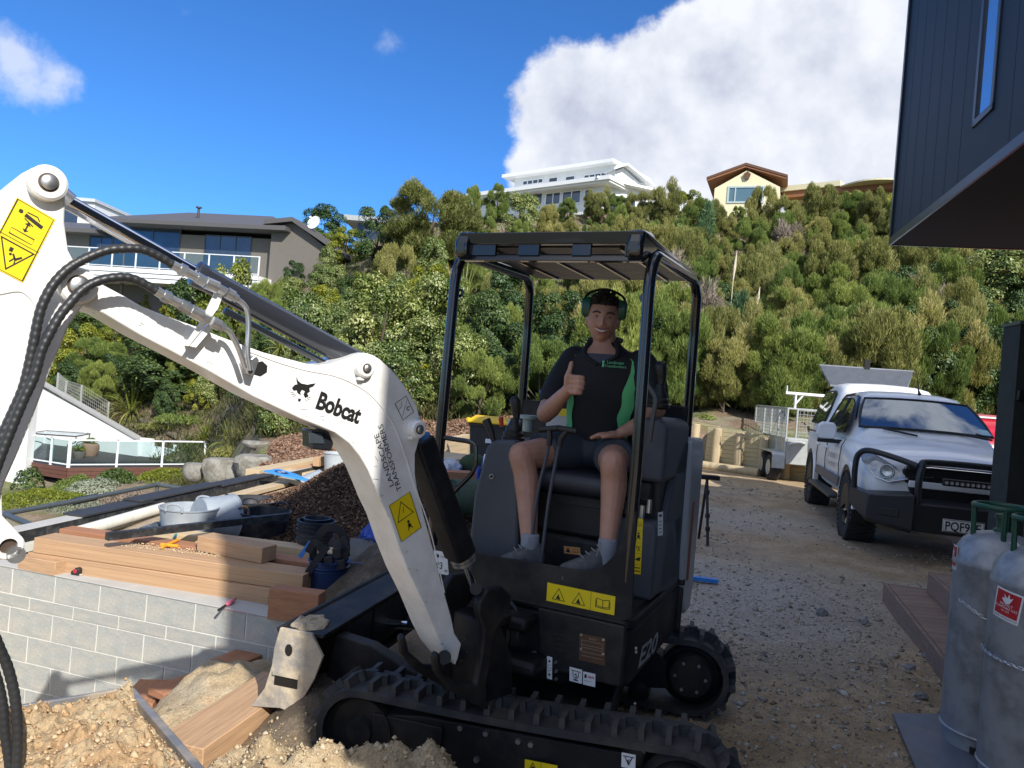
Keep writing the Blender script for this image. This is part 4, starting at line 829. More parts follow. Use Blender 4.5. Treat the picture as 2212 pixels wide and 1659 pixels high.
def low_cover(name, label, px, py, rp, m, n, L, z=0.25, seed=0, wisp=False, W=0.3):
 rr = np.random.default_rng(seed); c = hill_at(px, py); R_ = rp * c.y / FPX; a = rr.uniform(0, 6.283, n); q = np.sqrt(rr.uniform(0, 1, n)); x, y = np.cos(a) * q, np.sin(a) * q
 h = z * np.sqrt(np.clip(1 - q * q, 0, 1)) * (0.75 + 0.35 * fbm(x * 3 + seed, y * 3, 3, seed)) * rr.uniform(0.75, 1.05, n)
 P = np.stack([c.x + x * R_, c.y + y * R_ * 1.2, c.z + h - 0.05], -1); nr = unit(np.stack([x, y, np.full(n, 0.8)], -1) + rr.normal(0, 0.5, (n, 3))); up = unit(rr.normal(0, 1, (n, 3)) + np.array([0, 0, 1.0 if wisp else 0]))
 if wisp: nr = unit(rr.normal(0, 1, (n, 3)))
 v, f = leaf_quads(P, nr, up, L * rr.uniform(0.6, 1.3, n), L * W * rr.uniform(0.8, 1.2, n))
 o = bpy.data.objects.new(name, np_mesh(name, v, f, m, tone=np.clip(rr.normal(0.5, 0.25, n), 0, 1))); COL.objects.link(o); props(o, label, 'garden plant')
LOWS = [('groundcover_shrub', 'olive-yellow cushion plant at the lower left corner of the garden', 90, 1100, 95, M_yel, 5000, 0.11, 0.5, 1, True), ('groundcover_shrub', 'olive-green ferny cushion in front of the deck posts', 165, 1058, 45, M_kan2, 2500, 0.12, 0.55, 2, True),
  ('groundcover_shrub', 'silvery-leaved cushion below the middle of the deck', 205, 1060, 55, M_silv, 2600, 0.10, 0.5, 3, False), ('groundcover_shrub', 'dark ferny clump under the deck edge', 250, 1045, 40, M_dark, 2000, 0.14, 0.6, 4, True),
  ('groundcover_shrub', 'pale grey heather patch behind the pipe rail', 150, 1110, 85, M_silv, 4200, 0.08, 0.3, 5, True), ('groundcover_shrub', 'grey-pink dry heather by the black capping', 275, 1080, 62, M_dry, 2600, 0.10, 0.25, 6, True),
  ('groundcover_shrub', 'yellow-green mat beside the grey boulders', 365, 1035, 60, M_yel, 4000, 0.09, 0.4, 7, True), ('groundcover_shrub', 'green cushion spilling under the right end of the deck', 430, 1022, 40, M_kan2, 2200, 0.10, 0.4, 8, True),
  ('groundcover_shrub', 'olive tuft between the boulders and the bark bank', 505, 985, 45, M_kan, 2200, 0.11, 0.3, 9, True), ('rose_bush', 'small leafy rose against the white weatherboards', 60, 1060, 30, M_dark, 700, 0.16, 1.0, 10, False),
  ('groundcover_shrub', 'low green herbs at the foot of the flax', 400, 915, 60, M_kan2, 2600, 0.14, 0.4, 11, True), ('groundcover_shrub', 'dry brown herbs above the retaining log', 345, 930, 45, M_kan, 1800, 0.13, 0.3, 12, True),
  ('groundcover_shrub', 'small green weeds on top of the plank retaining wall', 1530, 903, 20, M_kan2, 500, 0.07, 0.15, 13, False), ('groundcover_shrub', 'olive edge plants beneath the boom elbow', 640, 905, 60, M_kan2, 2600, 0.12, 0.35, 14, True),
  ('groundcover_shrub', 'straw-coloured grass tufts along the bark edge left of the bin', 985, 890, 55, M_kan, 1800, 0.16, 0.3, 15, True), ('groundcover_shrub', 'green strip of weeds below the bark bank', 655, 958, 60, M_yel, 1500, 0.08, 0.12, 16, True),
  ('groundcover_shrub', 'low olive carpet running down to the black capping', 330, 1100, 50, M_yel, 2200, 0.08, 0.25, 17, True), ('groundcover_shrub', 'bushy green plant under the deck by the pale post', 230, 1015, 0, M_dark, 0, 0, 0, 18, False)]
for a in LOWS:
 if a[6]: low_cover(*a[:2], a[2], a[3], a[4], a[5], a[6], a[7], a[8], a[9], a[10])
# ------------------------------------------------------------------ block wall, timber, site clutter
M_block = mat('concrete_block', (0.43, 0.44, 0.415), 0.9, var=0.14, vscale=16, bump=0.6, bscale=110, col2=(0.52, 0.50, 0.44), mixscale=1.6, mixpos=(0.42, 0.6), spec=0.2, coords='Generated', dust=((.45, .44, .40), .45, 3))
M_mortar = mat('mortar', (0.66, 0.64, 0.58), 0.95, var=0.08, bump=0.4, bscale=60)
M_conc = mat('smooth_concrete', (0.46, 0.45, 0.42), 0.85, var=0.08, vscale=4, bump=0.15, bscale=50)
def wood(name, c, c2=None, d=0.3): return mat(name, c, 0.72, col2=c2 or tuple(x * 0.72 for x in c), mixscale=2.0, mixpos=(0.35, 0.7), var=0.22, vscale=7, bump=0.25, bscale=30, coords='Generated', stretch=(0.6, 6, 6), spec=0.25)
M_w1 = wood('fresh_sawn_timber', (0.52, 0.33, 0.19)); M_w2 = wood('reddish_timber', (0.42, 0.20, 0.11)); M_w3 = wood('pale_pine_timber', (0.62, 0.48, 0.30)); M_w4 = wood('redwood_board', (0.26, 0.09, 0.055)); M_w5 = wood('treated_green_pine', (0.50, 0.44, 0.27))
def block_wall():
 u = (WP1 - WP0).normalized(); zt = -0.05; n = V((u.y, -u.x, 0)); f = Frame((WP0.x, WP0.y, zt), u, (0, 0, 1)); f.n = n
 root = thing('block_wall', 'grey concrete block wall with pale mortar joints below the stacked beams', 'wall', f(1.4, -1.2, 0)); root['kind'] = 'thing'
 L = (WP1 - WP0).length + 0.15
 MB().box(f, (-1.2, L), (-1.5, -0.003), (-0.188, -0.005)).build('mortar_core', M_mortar, root)
 MB().box(f, (-1.25, L), (-0.001, 0.006), (-0.20, 0.004)).build('top_bedding', M_conc, root, bevel=0.002)
 def ux(zx, zy): p = on(zx / 3.102 * 0.8848, (1340 + zy / 3.102) * 0.8848, f.o, n); return (p - f.o).dot(u)
 full = MB().box(Frame((0, 0, 0), u, (0, 0, 1), n), (0.007, 0.393), (0.006, 0.184), (-0.18, 0.0)).build('block', M_block, link=False); half = MB().box(Frame((0, 0, 0), u, (0, 0, 1), n), (0.007, 0.393), (0.006, 0.086), (-0.18, 0.0)).build('block', M_block, link=False)
 rr = random.Random(2); z = 0.0
 for h, j0 in ((0.19, ux(1105, 450)), (0.092, ux(895, 580)), (0.19, ux(1080, 780)), (0.19, ux(875, 940)), (0.19, ux(1080, 1000)), (0.19, ux(875, 1100)), (0.19, ux(1080, 1300))):
  z -= h; x = j0 - 0.4 * 12
  while x < L - 0.1:
   if x > -1.3: place(full if h > 0.1 else half, 'block', root, f(x, z, rr.uniform(-0.0015, 0.002)))
   x += 0.4
block_wall()
def beam(label, a, b, zt, w, h, m, name='timber_beam', cat='timber', group=None, back=True, z0=None):
 A, B = gr(a[0], a[1], zt), gr(b[0], b[1], zt); u = (B - A).normalized(); n = V((-u.y, u.x, 0)); L = (B - A).length
 rr = random.Random(int(a[0] * 7 + b[1])); q = Frame((0, 0, 0), (1, 0, 0), (0, 1, 0)); me = MB().box(q, (0, L), (0, w), (-h, 0)).build(name, m, link=False)
 o = bpy.data.objects.new(name, me); COL.objects.link(o); o.location = A; o.rotation_euler = (0, 0, math.atan2(u.y, u.x)); bv = o.modifiers.new('bevel', 'BEVEL'); bv.width = 0.004; bv.segments = 2
 return props(o, label, cat, group, 'thing')
beam('lower front beam of the stack lying on the block wall', (60, 1193), (582, 1272), 0.062, 0.2, 0.112, M_w1)
beam('long front beam with sawdust on its top, upper layer of the stack', (74, 1161), (655, 1243), 0.176, 0.2, 0.112, M_w1)
beam('reddish beam right behind the sawdust-covered one', (128, 1142), (705, 1221), 0.186, 0.14, 0.112, M_w2)
beam('beam at the back of the stack, partly under the short offcut', (330, 1146), (742, 1196), 0.16, 0.16, 0.16, M_w3)
beam('short thick offcut lying on top of the beam stack', (427, 1157), (567, 1184), 0.29, 0.16, 0.112, M_w1)
beam('short reddish block standing at the right end of the wall top', (582, 1271), (689, 1285), 0.15, 0.12, 0.2, M_w2)
beam('beam end poking out at the far left beside the arm', (40, 1200), (120, 1215), 0.05, 0.3, 0.1, M_w1)
beam('heavy sleeper lying in the pit in front of the blade', (654, 1466), (440, 1618), 0.13, -0.21, 0.24, M_w1)
beam('flat board half buried at the foot of the block wall', (355, 1500), (480, 1455), -0.47, 0.16, 0.045, M_w2)
beam('second flat board leaning deeper in the pit soil', (330, 1520), (370, 1468), -0.55, 0.2, 0.045, M_w2)
beam('brown timber end between wall and blade', (505, 1440), (600, 1400), -0.3, 0.2, 0.2, M_w2)
def sawdust():
 rr = np.random.default_rng(4); A, B = gr(250, 1180, 0.178), gr(480, 1205, 0.178); n = 500; t = rr.uniform(0, 1, n); P = np.stack([A.x + (B.x - A.x) * t, A.y + (B.y - A.y) * t + rr.uniform(0.0, 0.17, n), np.full(n, 0.181)], -1)
 o = bpy.data.objects.new('sawdust', rocks_mesh('sawdust', P, rr.uniform(0.003, 0.009, n), tone_mat('sawdust_chips', [(0.6, 0.47, 0.3), (0.7, 0.6, 0.42)]), 5, 0.5)); COL.objects.link(o); props(o, 'pale sawdust scattered on the long front beam', 'sawdust', kind='stuff')
sawdust()
def tape_measure():
 c = gr(165, 1241, -0.04); r = thing('tape_measure', 'small black and red tape measure on the wall top', 'tape measure', c); f = yawframe(c, -12)
 MB().prism(Frame(c, f.u, (0, 0, 1)), [(-0.034, 0.0), (0.034, 0.0), (0.034, 0.03)] + arc((0.012, 0.03), 0.024, 20, 160, 8) + [(-0.034, 0.024)], -0.018, 0.018).build('case', mat('tape_black', (0.02, 0.02, 0.022), 0.4), r, bevel=0.004)
 MB().lathe(Frame(c + f.u * 0.0 + V((0, 0, 0.028)), f.u, (0, 0, 1)), [(0, 0.020), (0.014, 0.020), (0.016, 0.018)], 14).build('badge', mat('tape_red', (0.45, 0.02, 0.04), 0.4), r)
 MB().box(f, (0.034, 0.042), (-0.01, 0.01), (0.0, 0.008)).build('tape_tip', mat('tape_yellow', (0.7, 0.65, 0.5), 0.4), r)
tape_measure()
def string_reel():
 a, b = gr(472, 1318, -0.03), gr(510, 1293, -0.03); r = thing('string_line', 'pink string line reel lying at the shadow edge on the wall top', 'string line', (a + b) / 2); d = b - a
 MB().tube([a + d * 0.38, a + d * 0.5, a + d * 0.72, a + d * 0.86], [0.008, 0.016, 0.017, 0.008], 10).build('pink_twine', mat('pink_twine', (0.85, 0.22, 0.30), 0.8, var=0.2, vscale=200), r)
 MB().tube([a, a + d * 0.38], 0.009, 8).tube([a + d * 0.86, b], [0.007, 0.004], 8).build('handle', mat('tape_black', (0.02, 0.02, 0.022), 0.4), r)
 MB().tube(bez([a + d * 0.4, a + V((0.05, 0.0, 0.003)), a + V((0.14, 0.01, 0.0)), a + V((0.22, -0.02, 0.0))]), 0.001, 5).build('loose_string', MATS['pink_twine'], r)
string_reel()
M_blk = mat('black_membrane', (0.016, 0.017, 0.019), 0.55, var=0.2, dust=((0.3, 0.3, 0.28), 0.25, 14)); M_cap = mat('charcoal_capping', (0.035, 0.036, 0.04), 0.6, var=0.15)
def upstand():
 A, B = gr(20, 1152, 0.1), gr(700, 1003, 0.1); u = (B - A).normalized(); n = V((-u.y, u.x, 0)); L = (B - A).length; f = Frame(A, u, n)
 A2 = f(-1.5, 0, 0)
 root = thing('edge_upstand', 'low white-edged wall with black face and charcoal capping along the garden drop', 'wall', A)
 MB().box(f, (-2.0, L), (0.0, 0.16), (-2.9, 0)).build('concrete_core', M_conc, root, bevel=0.003)
 MB().box(f, (-2.0, L), (-0.012, -0.002), (-0.14, -0.006)).build('black_face', M_blk, root)
 MB().box(f, (-2.0, L), (-0.08, -0.014), (-0.16, -0.10)).build('white_base_strip', mat('cream_plastic', (0.72, 0.70, 0.6), 0.4), root)
 def uu(px, py): return (gr(px, py, 0.1) - A).dot(u)
 for k, (x0, x1) in enumerate(((uu(177, 1118), uu(330, 1085)), (uu(300, 1090), uu(470, 1052)), (uu(472, 1052), uu(585, 1027)))):
  MB().box(f, (x0, x1), (-0.03, 0.19), (0.004 + 0.022 * (k == 1), 0.022 + 0.022 * (k == 1))).build('capping_board', M_cap, root, bevel=0.002)
 MB().tube([gr(200, 1140, -0.02), gr(320, 1118, -0.02)], 0.05, 12).build('x', M_cap, root, link=False)
upstand()
pipe = top('plastic_pipe', 'cream plastic pipe lying behind the beam stack', 'pipe', MB().tube([gr(170, 1150, 0.05), gr(352, 1097, 0.05)], 0.055, 16), MATS['cream_plastic'])
def board_px(label, a, b, z, w, h, m, name='timber_board', cat='board'): return beam(label, a, b, z, w, h, m, name, cat)
for i, (a, b, z, w, h, m, lb) in enumerate([
 ((470, 1082), (650, 1036), 0.08, 0.16, 0.05, M_w3, 'pale board beside the white base strip'), ((500, 1098), (668, 1050), 0.07, 0.15, 0.05, M_w1, 'orange board next to the pale one'),
 ((530, 1105), (735, 1052), 0.06, 0.2, 0.045, M_w4, 'dark red board half covered by bark mulch'), ((470, 1128), (700, 1080), 0.05, 0.2, 0.045, M_w4, 'second dark red board nearer the grey tubs'),
 ((465, 1108), (545, 1090), 0.09, 0.13, 0.04, M_w3, 'short pale plywood strip with a hole near the grey tub'), ((600, 1030), (672, 1048), 0.11, 0.15, 0.045, M_w3, 'light board under the blue spade'),
 ((560, 1016), (700, 990), 0.17, 0.2, 0.12, M_w3, 'squared pale timber at the far end of the edge wall'), ((640, 1012), (960, 950), 0.12, 0.2, 0.1, M_w1, 'long orange sleeper at the foot of the bark bank'),
 ((660, 1022), (940, 966), 0.05, 0.2, 0.05, M_w3, 'pale sleeper in front of the long orange one'), ((690, 988), (950, 938), 0.26, 0.1, 0.14, M_w1, 'upper orange sleeper against the bark bank')]):
 board_px(lb, a, b, z, w, h, m)
def disc_pile(name, label, c, rx, ry, h, m_soil, chip_tones, n, size, seed, spikey=True):
 rr = np.random.default_rng(seed); N_ = 70; t = np.linspace(-1.15, 1.15, N_); X, Y = np.meshgrid(t, t); R2 = X * X + Y * Y
 H = h * np.exp(-R2 * 2.2) * (1 + 0.35 * fbm(X * 2 + seed, Y * 2, 4, seed)) - 0.06
 v = np.stack([c.x + X * rx, c.y + Y * ry, c.z + H], -1).reshape(-1, 3); i = (np.arange(N_ - 1)[:, None] * N_ + np.arange(N_ - 1)[None, :]).ravel(); f = np.stack([i, i + 1, i + N_ + 1, i + N_], -1)
 a = rr.uniform(0, 6.283, n); q = np.sqrt(rr.uniform(0, 1.1, n)); x, y = q * np.cos(a), q * np.sin(a); hh = h * np.exp(-(x * x + y * y) * 2.2) * (1 + 0.35 * fbm(x * 2 + seed, y * 2, 4, seed)) - 0.05
 P = np.stack([c.x + x * rx, c.y + y * ry, c.z + hh + rr.uniform(0, 0.012, n)], -1); nr = unit(rr.normal(0, 0.55, (n, 3)) + np.array([0, -0.1, 1])); vv, ff = leaf_quads(P, nr, unit(rr.normal(0, 1, (n, 3))), rr.uniform(0.6, 2.6, n) * size, rr.uniform(0.3, 0.8, n) * size, 0.15)
 mt = tone_mat(name + '_chips', chip_tones);
 o = bpy.data.objects.new(name, np_mesh(name, np.concatenate([v, vv]), np.concatenate([f, ff + len(v)]), mt, tone=np.concatenate([np.full(len(f), 0.12), rr.uniform(0, 1, n)]), smooth=False)); COL.objects.link(o); props(o, label, 'mulch', kind='stuff')
disc_pile('mulch_pile', 'tall heap of dark brown bark mulch behind the black buckets', gr(725, 1105, 0) + V((0.35, -0.2, 0)), 1.4, 1.75, 0.64, None, [(0.035, 0.022, 0.016), (0.085, 0.05, 0.033), (0.17, 0.10, 0.065), (0.26, 0.17, 0.11)], 26000, 0.026, 8)
def bark_bank():
 rr = np.random.default_rng(9); n = 52000; px = rr.uniform(545, 1330, n); t = rr.uniform(0.0, 1.15, n)
 k = (px > 560 + 45 * t); px, t = px[k], t[k]; P = np.array([tuple(hill(a, b)) for a, b in zip(px, t)]); n = len(P)
 P[:, 2] += 0.28 * fbm(P[:, 0] * 0.7, P[:, 1] * 0.7, 5, 40) * np.clip(t / 0.4, 0, 1) + 0.05 * fbm(P[:, 0] * 4, P[:, 1] * 4, 4, 41) * np.clip(t / 0.4, 0, 1) + rr.uniform(0, 0.04, n)
 vv, ff = leaf_quads(P, unit(rr.normal(0, 0.5, (n, 3)) + np.array([0, -0.3, 1])), unit(rr.normal(0, 1, (n, 3))), rr.uniform(0.04, 0.14, n), rr.uniform(0.02, 0.05, n), 0.1)
 o = bpy.data.objects.new('bark_mulch', np_mesh('bark_mulch', vv, ff, tone_mat('bark_chips', [(0.10, 0.055, 0.035), (0.22, 0.13, 0.085), (0.36, 0.24, 0.17)]), tone=rr.uniform(0, 1, n))); COL.objects.link(o); props(o, 'reddish bark mulch covering the bank behind the long sleepers', 'mulch', kind='stuff')
bark_bank()
M_gtub = mat('grey_rubber_tub', (0.30, 0.34, 0.38), 0.5, var=0.08, dust=((0.5, 0.5, 0.48), 0.5, 6)); M_btub = mat('black_plastic_tub', (0.014, 0.017, 0.025), 0.38, var=0.15, dust=((0.16, 0.15, 0.14), 0.5, 9))
M_orange = mat('orange_plastic', (0.85, 0.33, 0.02), 0.45, var=0.08)
def vessel(name, label, cat, c, rt, rb, h, m, tilt=None, rings=0, wall=0.006, handles=None, group=None, hm=None):
 root = thing(name, label, cat, c, group); ax = V((0, 0, 1)) if tilt is None else V(tilt).normalized(); x = ax.cross(V((0.3, 1, 0.1))).normalized(); f = Frame(c, x, ax.cross(x)); f.n = ax
 prof = [(0.0, 0.0), (rb, 0.0), (rb + (rt - rb) * 0.3, h * 0.3)]
 for i in range(rings): z = h * (0.72 + 0.09 * i); r_ = rb + (rt - rb) * z / h; prof += [(r_, z), (r_ + 0.009, z + 0.004), (r_ + 0.009, z + 0.014), (r_, z + 0.018)]
 prof += [(rt, h), (rt + 0.008, h), (rt + 0.010, h + 0.008), (rt - wall, h + 0.010), (rt - wall - 0.002, h - 0.01), (rb - wall, 0.012), (0.0, 0.012)]
 MB().lathe(f, prof, 40).build('shell', m, root, smooth=45)
 for s in (handles or ()):
  a0 = math.radians(s); d = V((math.cos(a0), math.sin(a0))); t = V((-d.y, d.x)); pts = [f(d.x * rt + t.x * k * 0.075, d.y * rt + t.y * k * 0.075, h + z) for k, z in ((-1, 0.0), (-0.9, 0.04), (-0.4, 0.06), (0.4, 0.06), (0.9, 0.04), (1, 0.0))]
  MB().tube(bez(pts, 5), 0.010, 8).build('handle', hm or m, root)
 return root, f
vessel('rubber_tub', 'upright grey flexible tub with a curved handle behind the beams', 'tub', gr(392, 1176, 0) + V((0, 0.1, 0)), 0.24, 0.19, 0.30, M_gtub, handles=(100, 280))
vessel('rubber_tub', 'upturned grey tub base showing behind the sawdust-covered beam', 'tub', gr(352, 1190, -0.05) + V((0, 0, 0.0)), 0.16, 0.2, 0.16, M_gtub)
vessel('rubber_tub', 'grey tub lying on its side with orange handles', 'tub', gr(428, 1118, 0.2), 0.21, 0.17, 0.3, M_gtub, tilt=(0.75, 0.85, -0.1), handles=(50, 230), hm=M_orange)
vessel('rubber_tub', 'squashed black flexible tub behind the short offcut', 'tub', gr(548, 1172, 0) + V((0, 0.2, 0)), 0.24, 0.19, 0.24, M_btub, handles=(80, 260), rings=1)
vessel('rubber_tub', 'black tub full of bark with two raised handles', 'tub', gr(535, 1140, 0) + V((-0.1, 0.4, 0)), 0.27, 0.22, 0.2, M_btub, handles=(60, 120))
b0 = gr(677, 1215, 0)
for i, (rt, rb, h, dz, lb) in enumerate([(0.15, 0.125, 0.27, 0.0, 'bottom bucket of the nested black stack beside the mulch heap'), (0.15, 0.125, 0.27, 0.035, 'middle bucket of the nested black stack'), (0.148, 0.122, 0.27, 0.07, 'upper wide bucket of the nested black stack'), (0.105, 0.09, 0.20, 0.16, 'small round bucket sitting on top of the nested black stack')]):
 vessel('bucket', lb, 'bucket', b0 + V((0, 0, dz)), rt, rb, h, M_btub, rings=1, group='nested black buckets')
sb = gr(700, 1282, 0) + V((0.02, 0.0, 0)); M_steel = mat('worn_steel', (0.45, 0.45, 0.46), 0.35, 0.9, var=0.2, bump=0.1)
vessel('bucket', 'blue and silver pail holding the black harness behind the blade', 'bucket', sb, 0.14, 0.12, 0.24, mat('blue_steel_pail', (0.03, 0.06, 0.16), 0.35, 0.5), rings=2)
def harness():
 r = thing('tool_harness', 'tangled black webbing harness stuffed in the blue pail', 'harness', sb + V((0, 0, 0.2))); m = mat('black_webbing', (0.018, 0.018, 0.02), 0.8, bump=0.3, bscale=300); rr = random.Random(4); c = sb + V((-0.02, 0, 0.26))
 def strap(pts, w):
  P = bez(pts, 6); vs = []; mb = MB()
  for i, p in enumerate(P):
   t = (P[min(i + 1, len(P) - 1)] - P[max(i - 1, 0)]).normalized(); s = t.cross(V((0.2, -1, 0.25))).normalized() * w / 2; d = V((0, 0.004, 0)); vs += [p + s, p - s, p - s + d, p + s + d]
  mb.loft([vs[i:i + 4] for i in range(0, len(vs), 4)]); return mb
 for pts, w in (([(-.09, 0, -.06), (-.10, 0, .08), (-.02, -.02, .21), (.09, 0, .18), (.13, 0, .04), (.06, 0, -.08)], .055), ([(-.02, -.06, -.1), (.0, -.09, .03), (-.07, -.1, .12), (-.12, -.08, .04)], .05), ([(-.14, -.1, -.22), (-.10, -.13, -.10), (-.03, -.13, 0.02), (.02, -.1, .1)], .045), ([(.1, -.03, .16), (.14, -.06, .08), (.12, -.08, 0), (.05, -.1, -.06)], .05), ([(.02, -.05, .13), (.1, -.08, .1), (.15, -.05, .02)], .06)):
  strap([c + V(p) for p in pts], w).build('strap', m, r)
 mb = MB()
 for p in ((.09, -.1, .06), (.04, -.11, .0), (.12, -.1, -.02)): mb = MB().cbox(Frame(c + V(p), (1, 0, 0.2), (0, 1, 0)), (0, 0, 0), (0.06, 0.03, 0.07)); mb.build('pouch', m, r, bevel=0.006)
 MB().cbox(Frame(c + V((-.15, -.04, .05)), (0.5, 0, 0.85), (0, 1, 0)), (0, 0, 0), (0.13, 0.02, 0.03)).build('blue_clip', mat('blue_plastic', (0.02, 0.16, 0.5), 0.4), r)
 MB().tube(bez([c + V((.1, -.05, -.02)), c + V((.25, -.02, -.02)), c + V((.38, 0, -.08)), c + V((.45, .05, -.16))]), 0.006, 6).build('cable', mat('blue_cable', (0.08, 0.10, 0.2), 0.4), r)
harness()
top('steel_bar', 'long black angle bar lying across the tubs above the beams', 'bar', MB().box((lambda A, B: Frame(A, B - A, (0, 1, 0)))(gr(235, 1152, 0.3), gr(626, 1109, 0.3)), (0, (gr(626, 1109, 0.3) - gr(235, 1152, 0.3)).length), (0, 0.05), (-0.055, 0)), M_blk)
def plywood_sheets():
 a = gr(840, 1170, 0)
 top('cement_board', 'grey sheet offcut propped behind the pail', 'board', MB().box(Frame(gr(690, 1238, 0.0) + V((0.15, 0.35, 0)), (1, 0.1, -0.05), (0, 0.5, 0.85)), (-0.02, 0.24), (0, 0.22), (0, 0.01)), mat('cement_sheet', (0.2, 0.2, 0.2), 0.85))
plywood_sheets()
def tarp(name, label, c, rx, ry, h, seed, rot=0):
 N_ = 40; t = np.linspace(-1, 1, N_); X, Y = np.meshgrid(t, t); R2 = np.sqrt(X * X + Y * Y); H = h * np.clip(1 - R2 ** 2, -0.1, 1) + h * 0.55 * np.abs(fbm(X * 2.5 + seed, Y * 2.5, 4, seed)) - 0.02
 ca, sa = math.cos(rot), math.sin(rot); v = np.stack([c.x + (X * ca - Y * sa) * rx, c.y + (X * sa + Y * ca) * ry, c.z + H], -1).reshape(-1, 3); i = (np.arange(N_ - 1)[:, None] * N_ + np.arange(N_ - 1)[None, :]).ravel(); keep = (R2.ravel()[i] < 1.05 + 0.12 * np.sin(i * 0.7))
 o = bpy.data.objects.new(name, np_mesh(name, v, np.stack([i, i + 1, i + N_ + 1, i + N_], -1)[keep], mat('blue_tarpaulin', (0.01, 0.045, 0.32), 0.35, var=0.2, spec=0.6), smooth=True)); COL.objects.link(o); props(o, label, 'tarpaulin'); s = o.modifiers.new('solid', 'SOLIDIFY'); s.thickness = 0.004
tarp('tarpaulin', 'crumpled blue tarpaulin seen through the handle bar beside the boom', gr(985, 1105, 0) + V((0.05, 0.6, 0)), 0.75, 1.1, 0.42, 3)
tarp('tarpaulin', 'blue plastic bag on the grey soil behind the lower boom', gr(805, 1215, 0) + V((0, 0.2, 0.2)), 0.16, 0.22, 0.14, 7)
def matting_roll():
 a = gr(976, 1075, 0.35); d = V((0.75, 0.5, 0)); r = thing('matting_roll', 'roll of dark green matting lying on the tarpaulin', 'roll', a)
 ax = d.normalized(); f = Frame(a, V((0, 0, 1)).cross(ax), (0, 0, 1)); f.n = ax
 pr = [(0.062 + 0.125 * t / 60, t) for t in range(61)]; mb = MB(); rings = []
 mb.lathe(f, [(0.07, 0.0), (0.07, 0.9), (0.19, 0.9), (0.195, 0.88), (0.195, 0.02), (0.19, 0.0), (0.18, 0.0), (0.178, 0.01), (0.16, 0.01), (0.158, 0), (0.14, 0), (0.138, 0.01), (0.12, 0.01), (0.118, 0), (0.1, 0), (0.098, 0.01), (0.07, 0.01)], 32)
 mb.build('mat', mat('green_matting', (0.05, 0.075, 0.05), 0.85, var=0.2, bump=0.4), r, smooth=50); MB().lathe(f, [(0.055, -0.01), (0.07, -0.01), (0.07, 0.02), (0.055, 0.02), (0.055, -0.01)], 20).build('core_tube', M_w3, r)
matting_roll()
beam('pinkish squared timber behind the matting roll', (942, 1018), (1030, 1022), 0.55, 0.2, 0.16, M_w2); beam('sheet of plywood sloping behind the pinkish timber', (935, 1000), (1040, 985), 0.5, 0.6, 0.03, M_w3)
beam('pale timber top rail left of the bin', (925, 960), (1015, 938), 0.55, 0.12, 0.5, M_w3)
def sack():
 rr = np.random.default_rng(2); c = gr(962, 1012, 0.45); mb = MB(); mb.ball(Frame(c, (1, 0.2, 0), (0, 1, 0)), (0, 0, 0), (0.22, 0.16, 0.13), 18, 10); mb.v = [tuple(np.array(v) + rr.normal(0, 0.010, 3)) for v in mb.v]
 top('clear_bag', 'bundle of clear plastic wrap beside the canopy post', 'plastic bag', mb, mat('clear_wrap', (0.45, 0.47, 0.5), 0.2, var=0.4, vscale=20, bump=0.6, bscale=25))
 mb = MB(); mb.ball(Frame(c + V((0.35, 0.2, 0.05)), (1, 0.2, 0), (0, 1, 0)), (0, 0, 0), (0.2, 0.16, 0.15), 18, 10); top('green_sack', 'dark green sack behind the plastic wrap', 'sack', mb, mat('green_sack', (0.03, 0.055, 0.02), 0.9, bump=0.5, bscale=30))
 q = Frame(c + V((0.62, 0.0, 0.0)), (0.8, 0.2, -0.45), (0.2, 1, 0.3)); r = thing('tool_tray', 'white-rimmed tray of tools behind the handle bar', 'tray', q.o)
 MB().box(q, (-0.2, 0.25), (-0.15, 0.15), (0, 0.06)).build('tray', mat('navy_tray', (0.02, 0.03, 0.08), 0.4), r); MB().tube([q(-.2, -.15, .07), q(.25, -.15, .07), q(.25, .15, .07), q(-.2, .15, .07)], 0.012, 6, closed=True).build('rim', mat('white_rim', (0.8, 0.8, 0.8), 0.4), r)
sack()
def blue_spade():
 a, b = gr(588, 1018, 0.22), gr(708, 1052, 0.12); u = (b - a).normalized(); f = Frame(a, u, V((-u.y, u.x, 0))); L = (b - a).length; r = thing('blue_shovel', 'bright blue plastic shovel with an oval emblem lying on the boards', 'shovel', a)
 w = 0.15; MB().prism(f, [(-0.02, -w), (0.35 * L, -w * 0.85), (0.55 * L, -0.05), (L, -0.035), (L, 0.035), (0.55 * L, 0.05), (0.35 * L, w * 0.85), (-0.02, w)], 0, 0.02).build('blade', mat('bright_blue_plastic', (0.06, 0.30, 0.75), 0.35), r, bevel=0.004)
 MB().disc(f, (0.13 * L + .03, 0), 0.10, 0.022, 20, 0.07).build('oval_emblem', mat('navy_print', (0.01, 0.03, 0.13), 0.4), r)
 MB().line(f, [(0.13 * L, -0.04), (0.13 * L + .05, -0.04)], 0.015, 0.024).line(f, [(0.13 * L, -0.03), (0.13 * L + .06, 0.03)], 0.015, 0.024).line(f, [(0.13 * L, 0.04), (0.13 * L + .05, 0.04)], 0.015, 0.0245).build('emblem_mark', mat('white_print', (0.8, 0.8, 0.8), 0.5), r)
blue_spade()
vessel('plant_pot', 'light grey pail with twigs in it behind the mulch heap', 'pail', gr(722, 1030, 0) + V((0, 0.1, 0)), 0.2, 0.17, 0.34, mat('pale_grey_pail', (0.42, 0.46, 0.48), 0.5))
vessel('plant_pot', 'grey cone-shaped pot tipped over beside the pale pail', 'pot', gr(700, 1030, 0.16), 0.19, 0.12, 0.3, M_gtub, tilt=(-0.6, -0.4, -0.5))
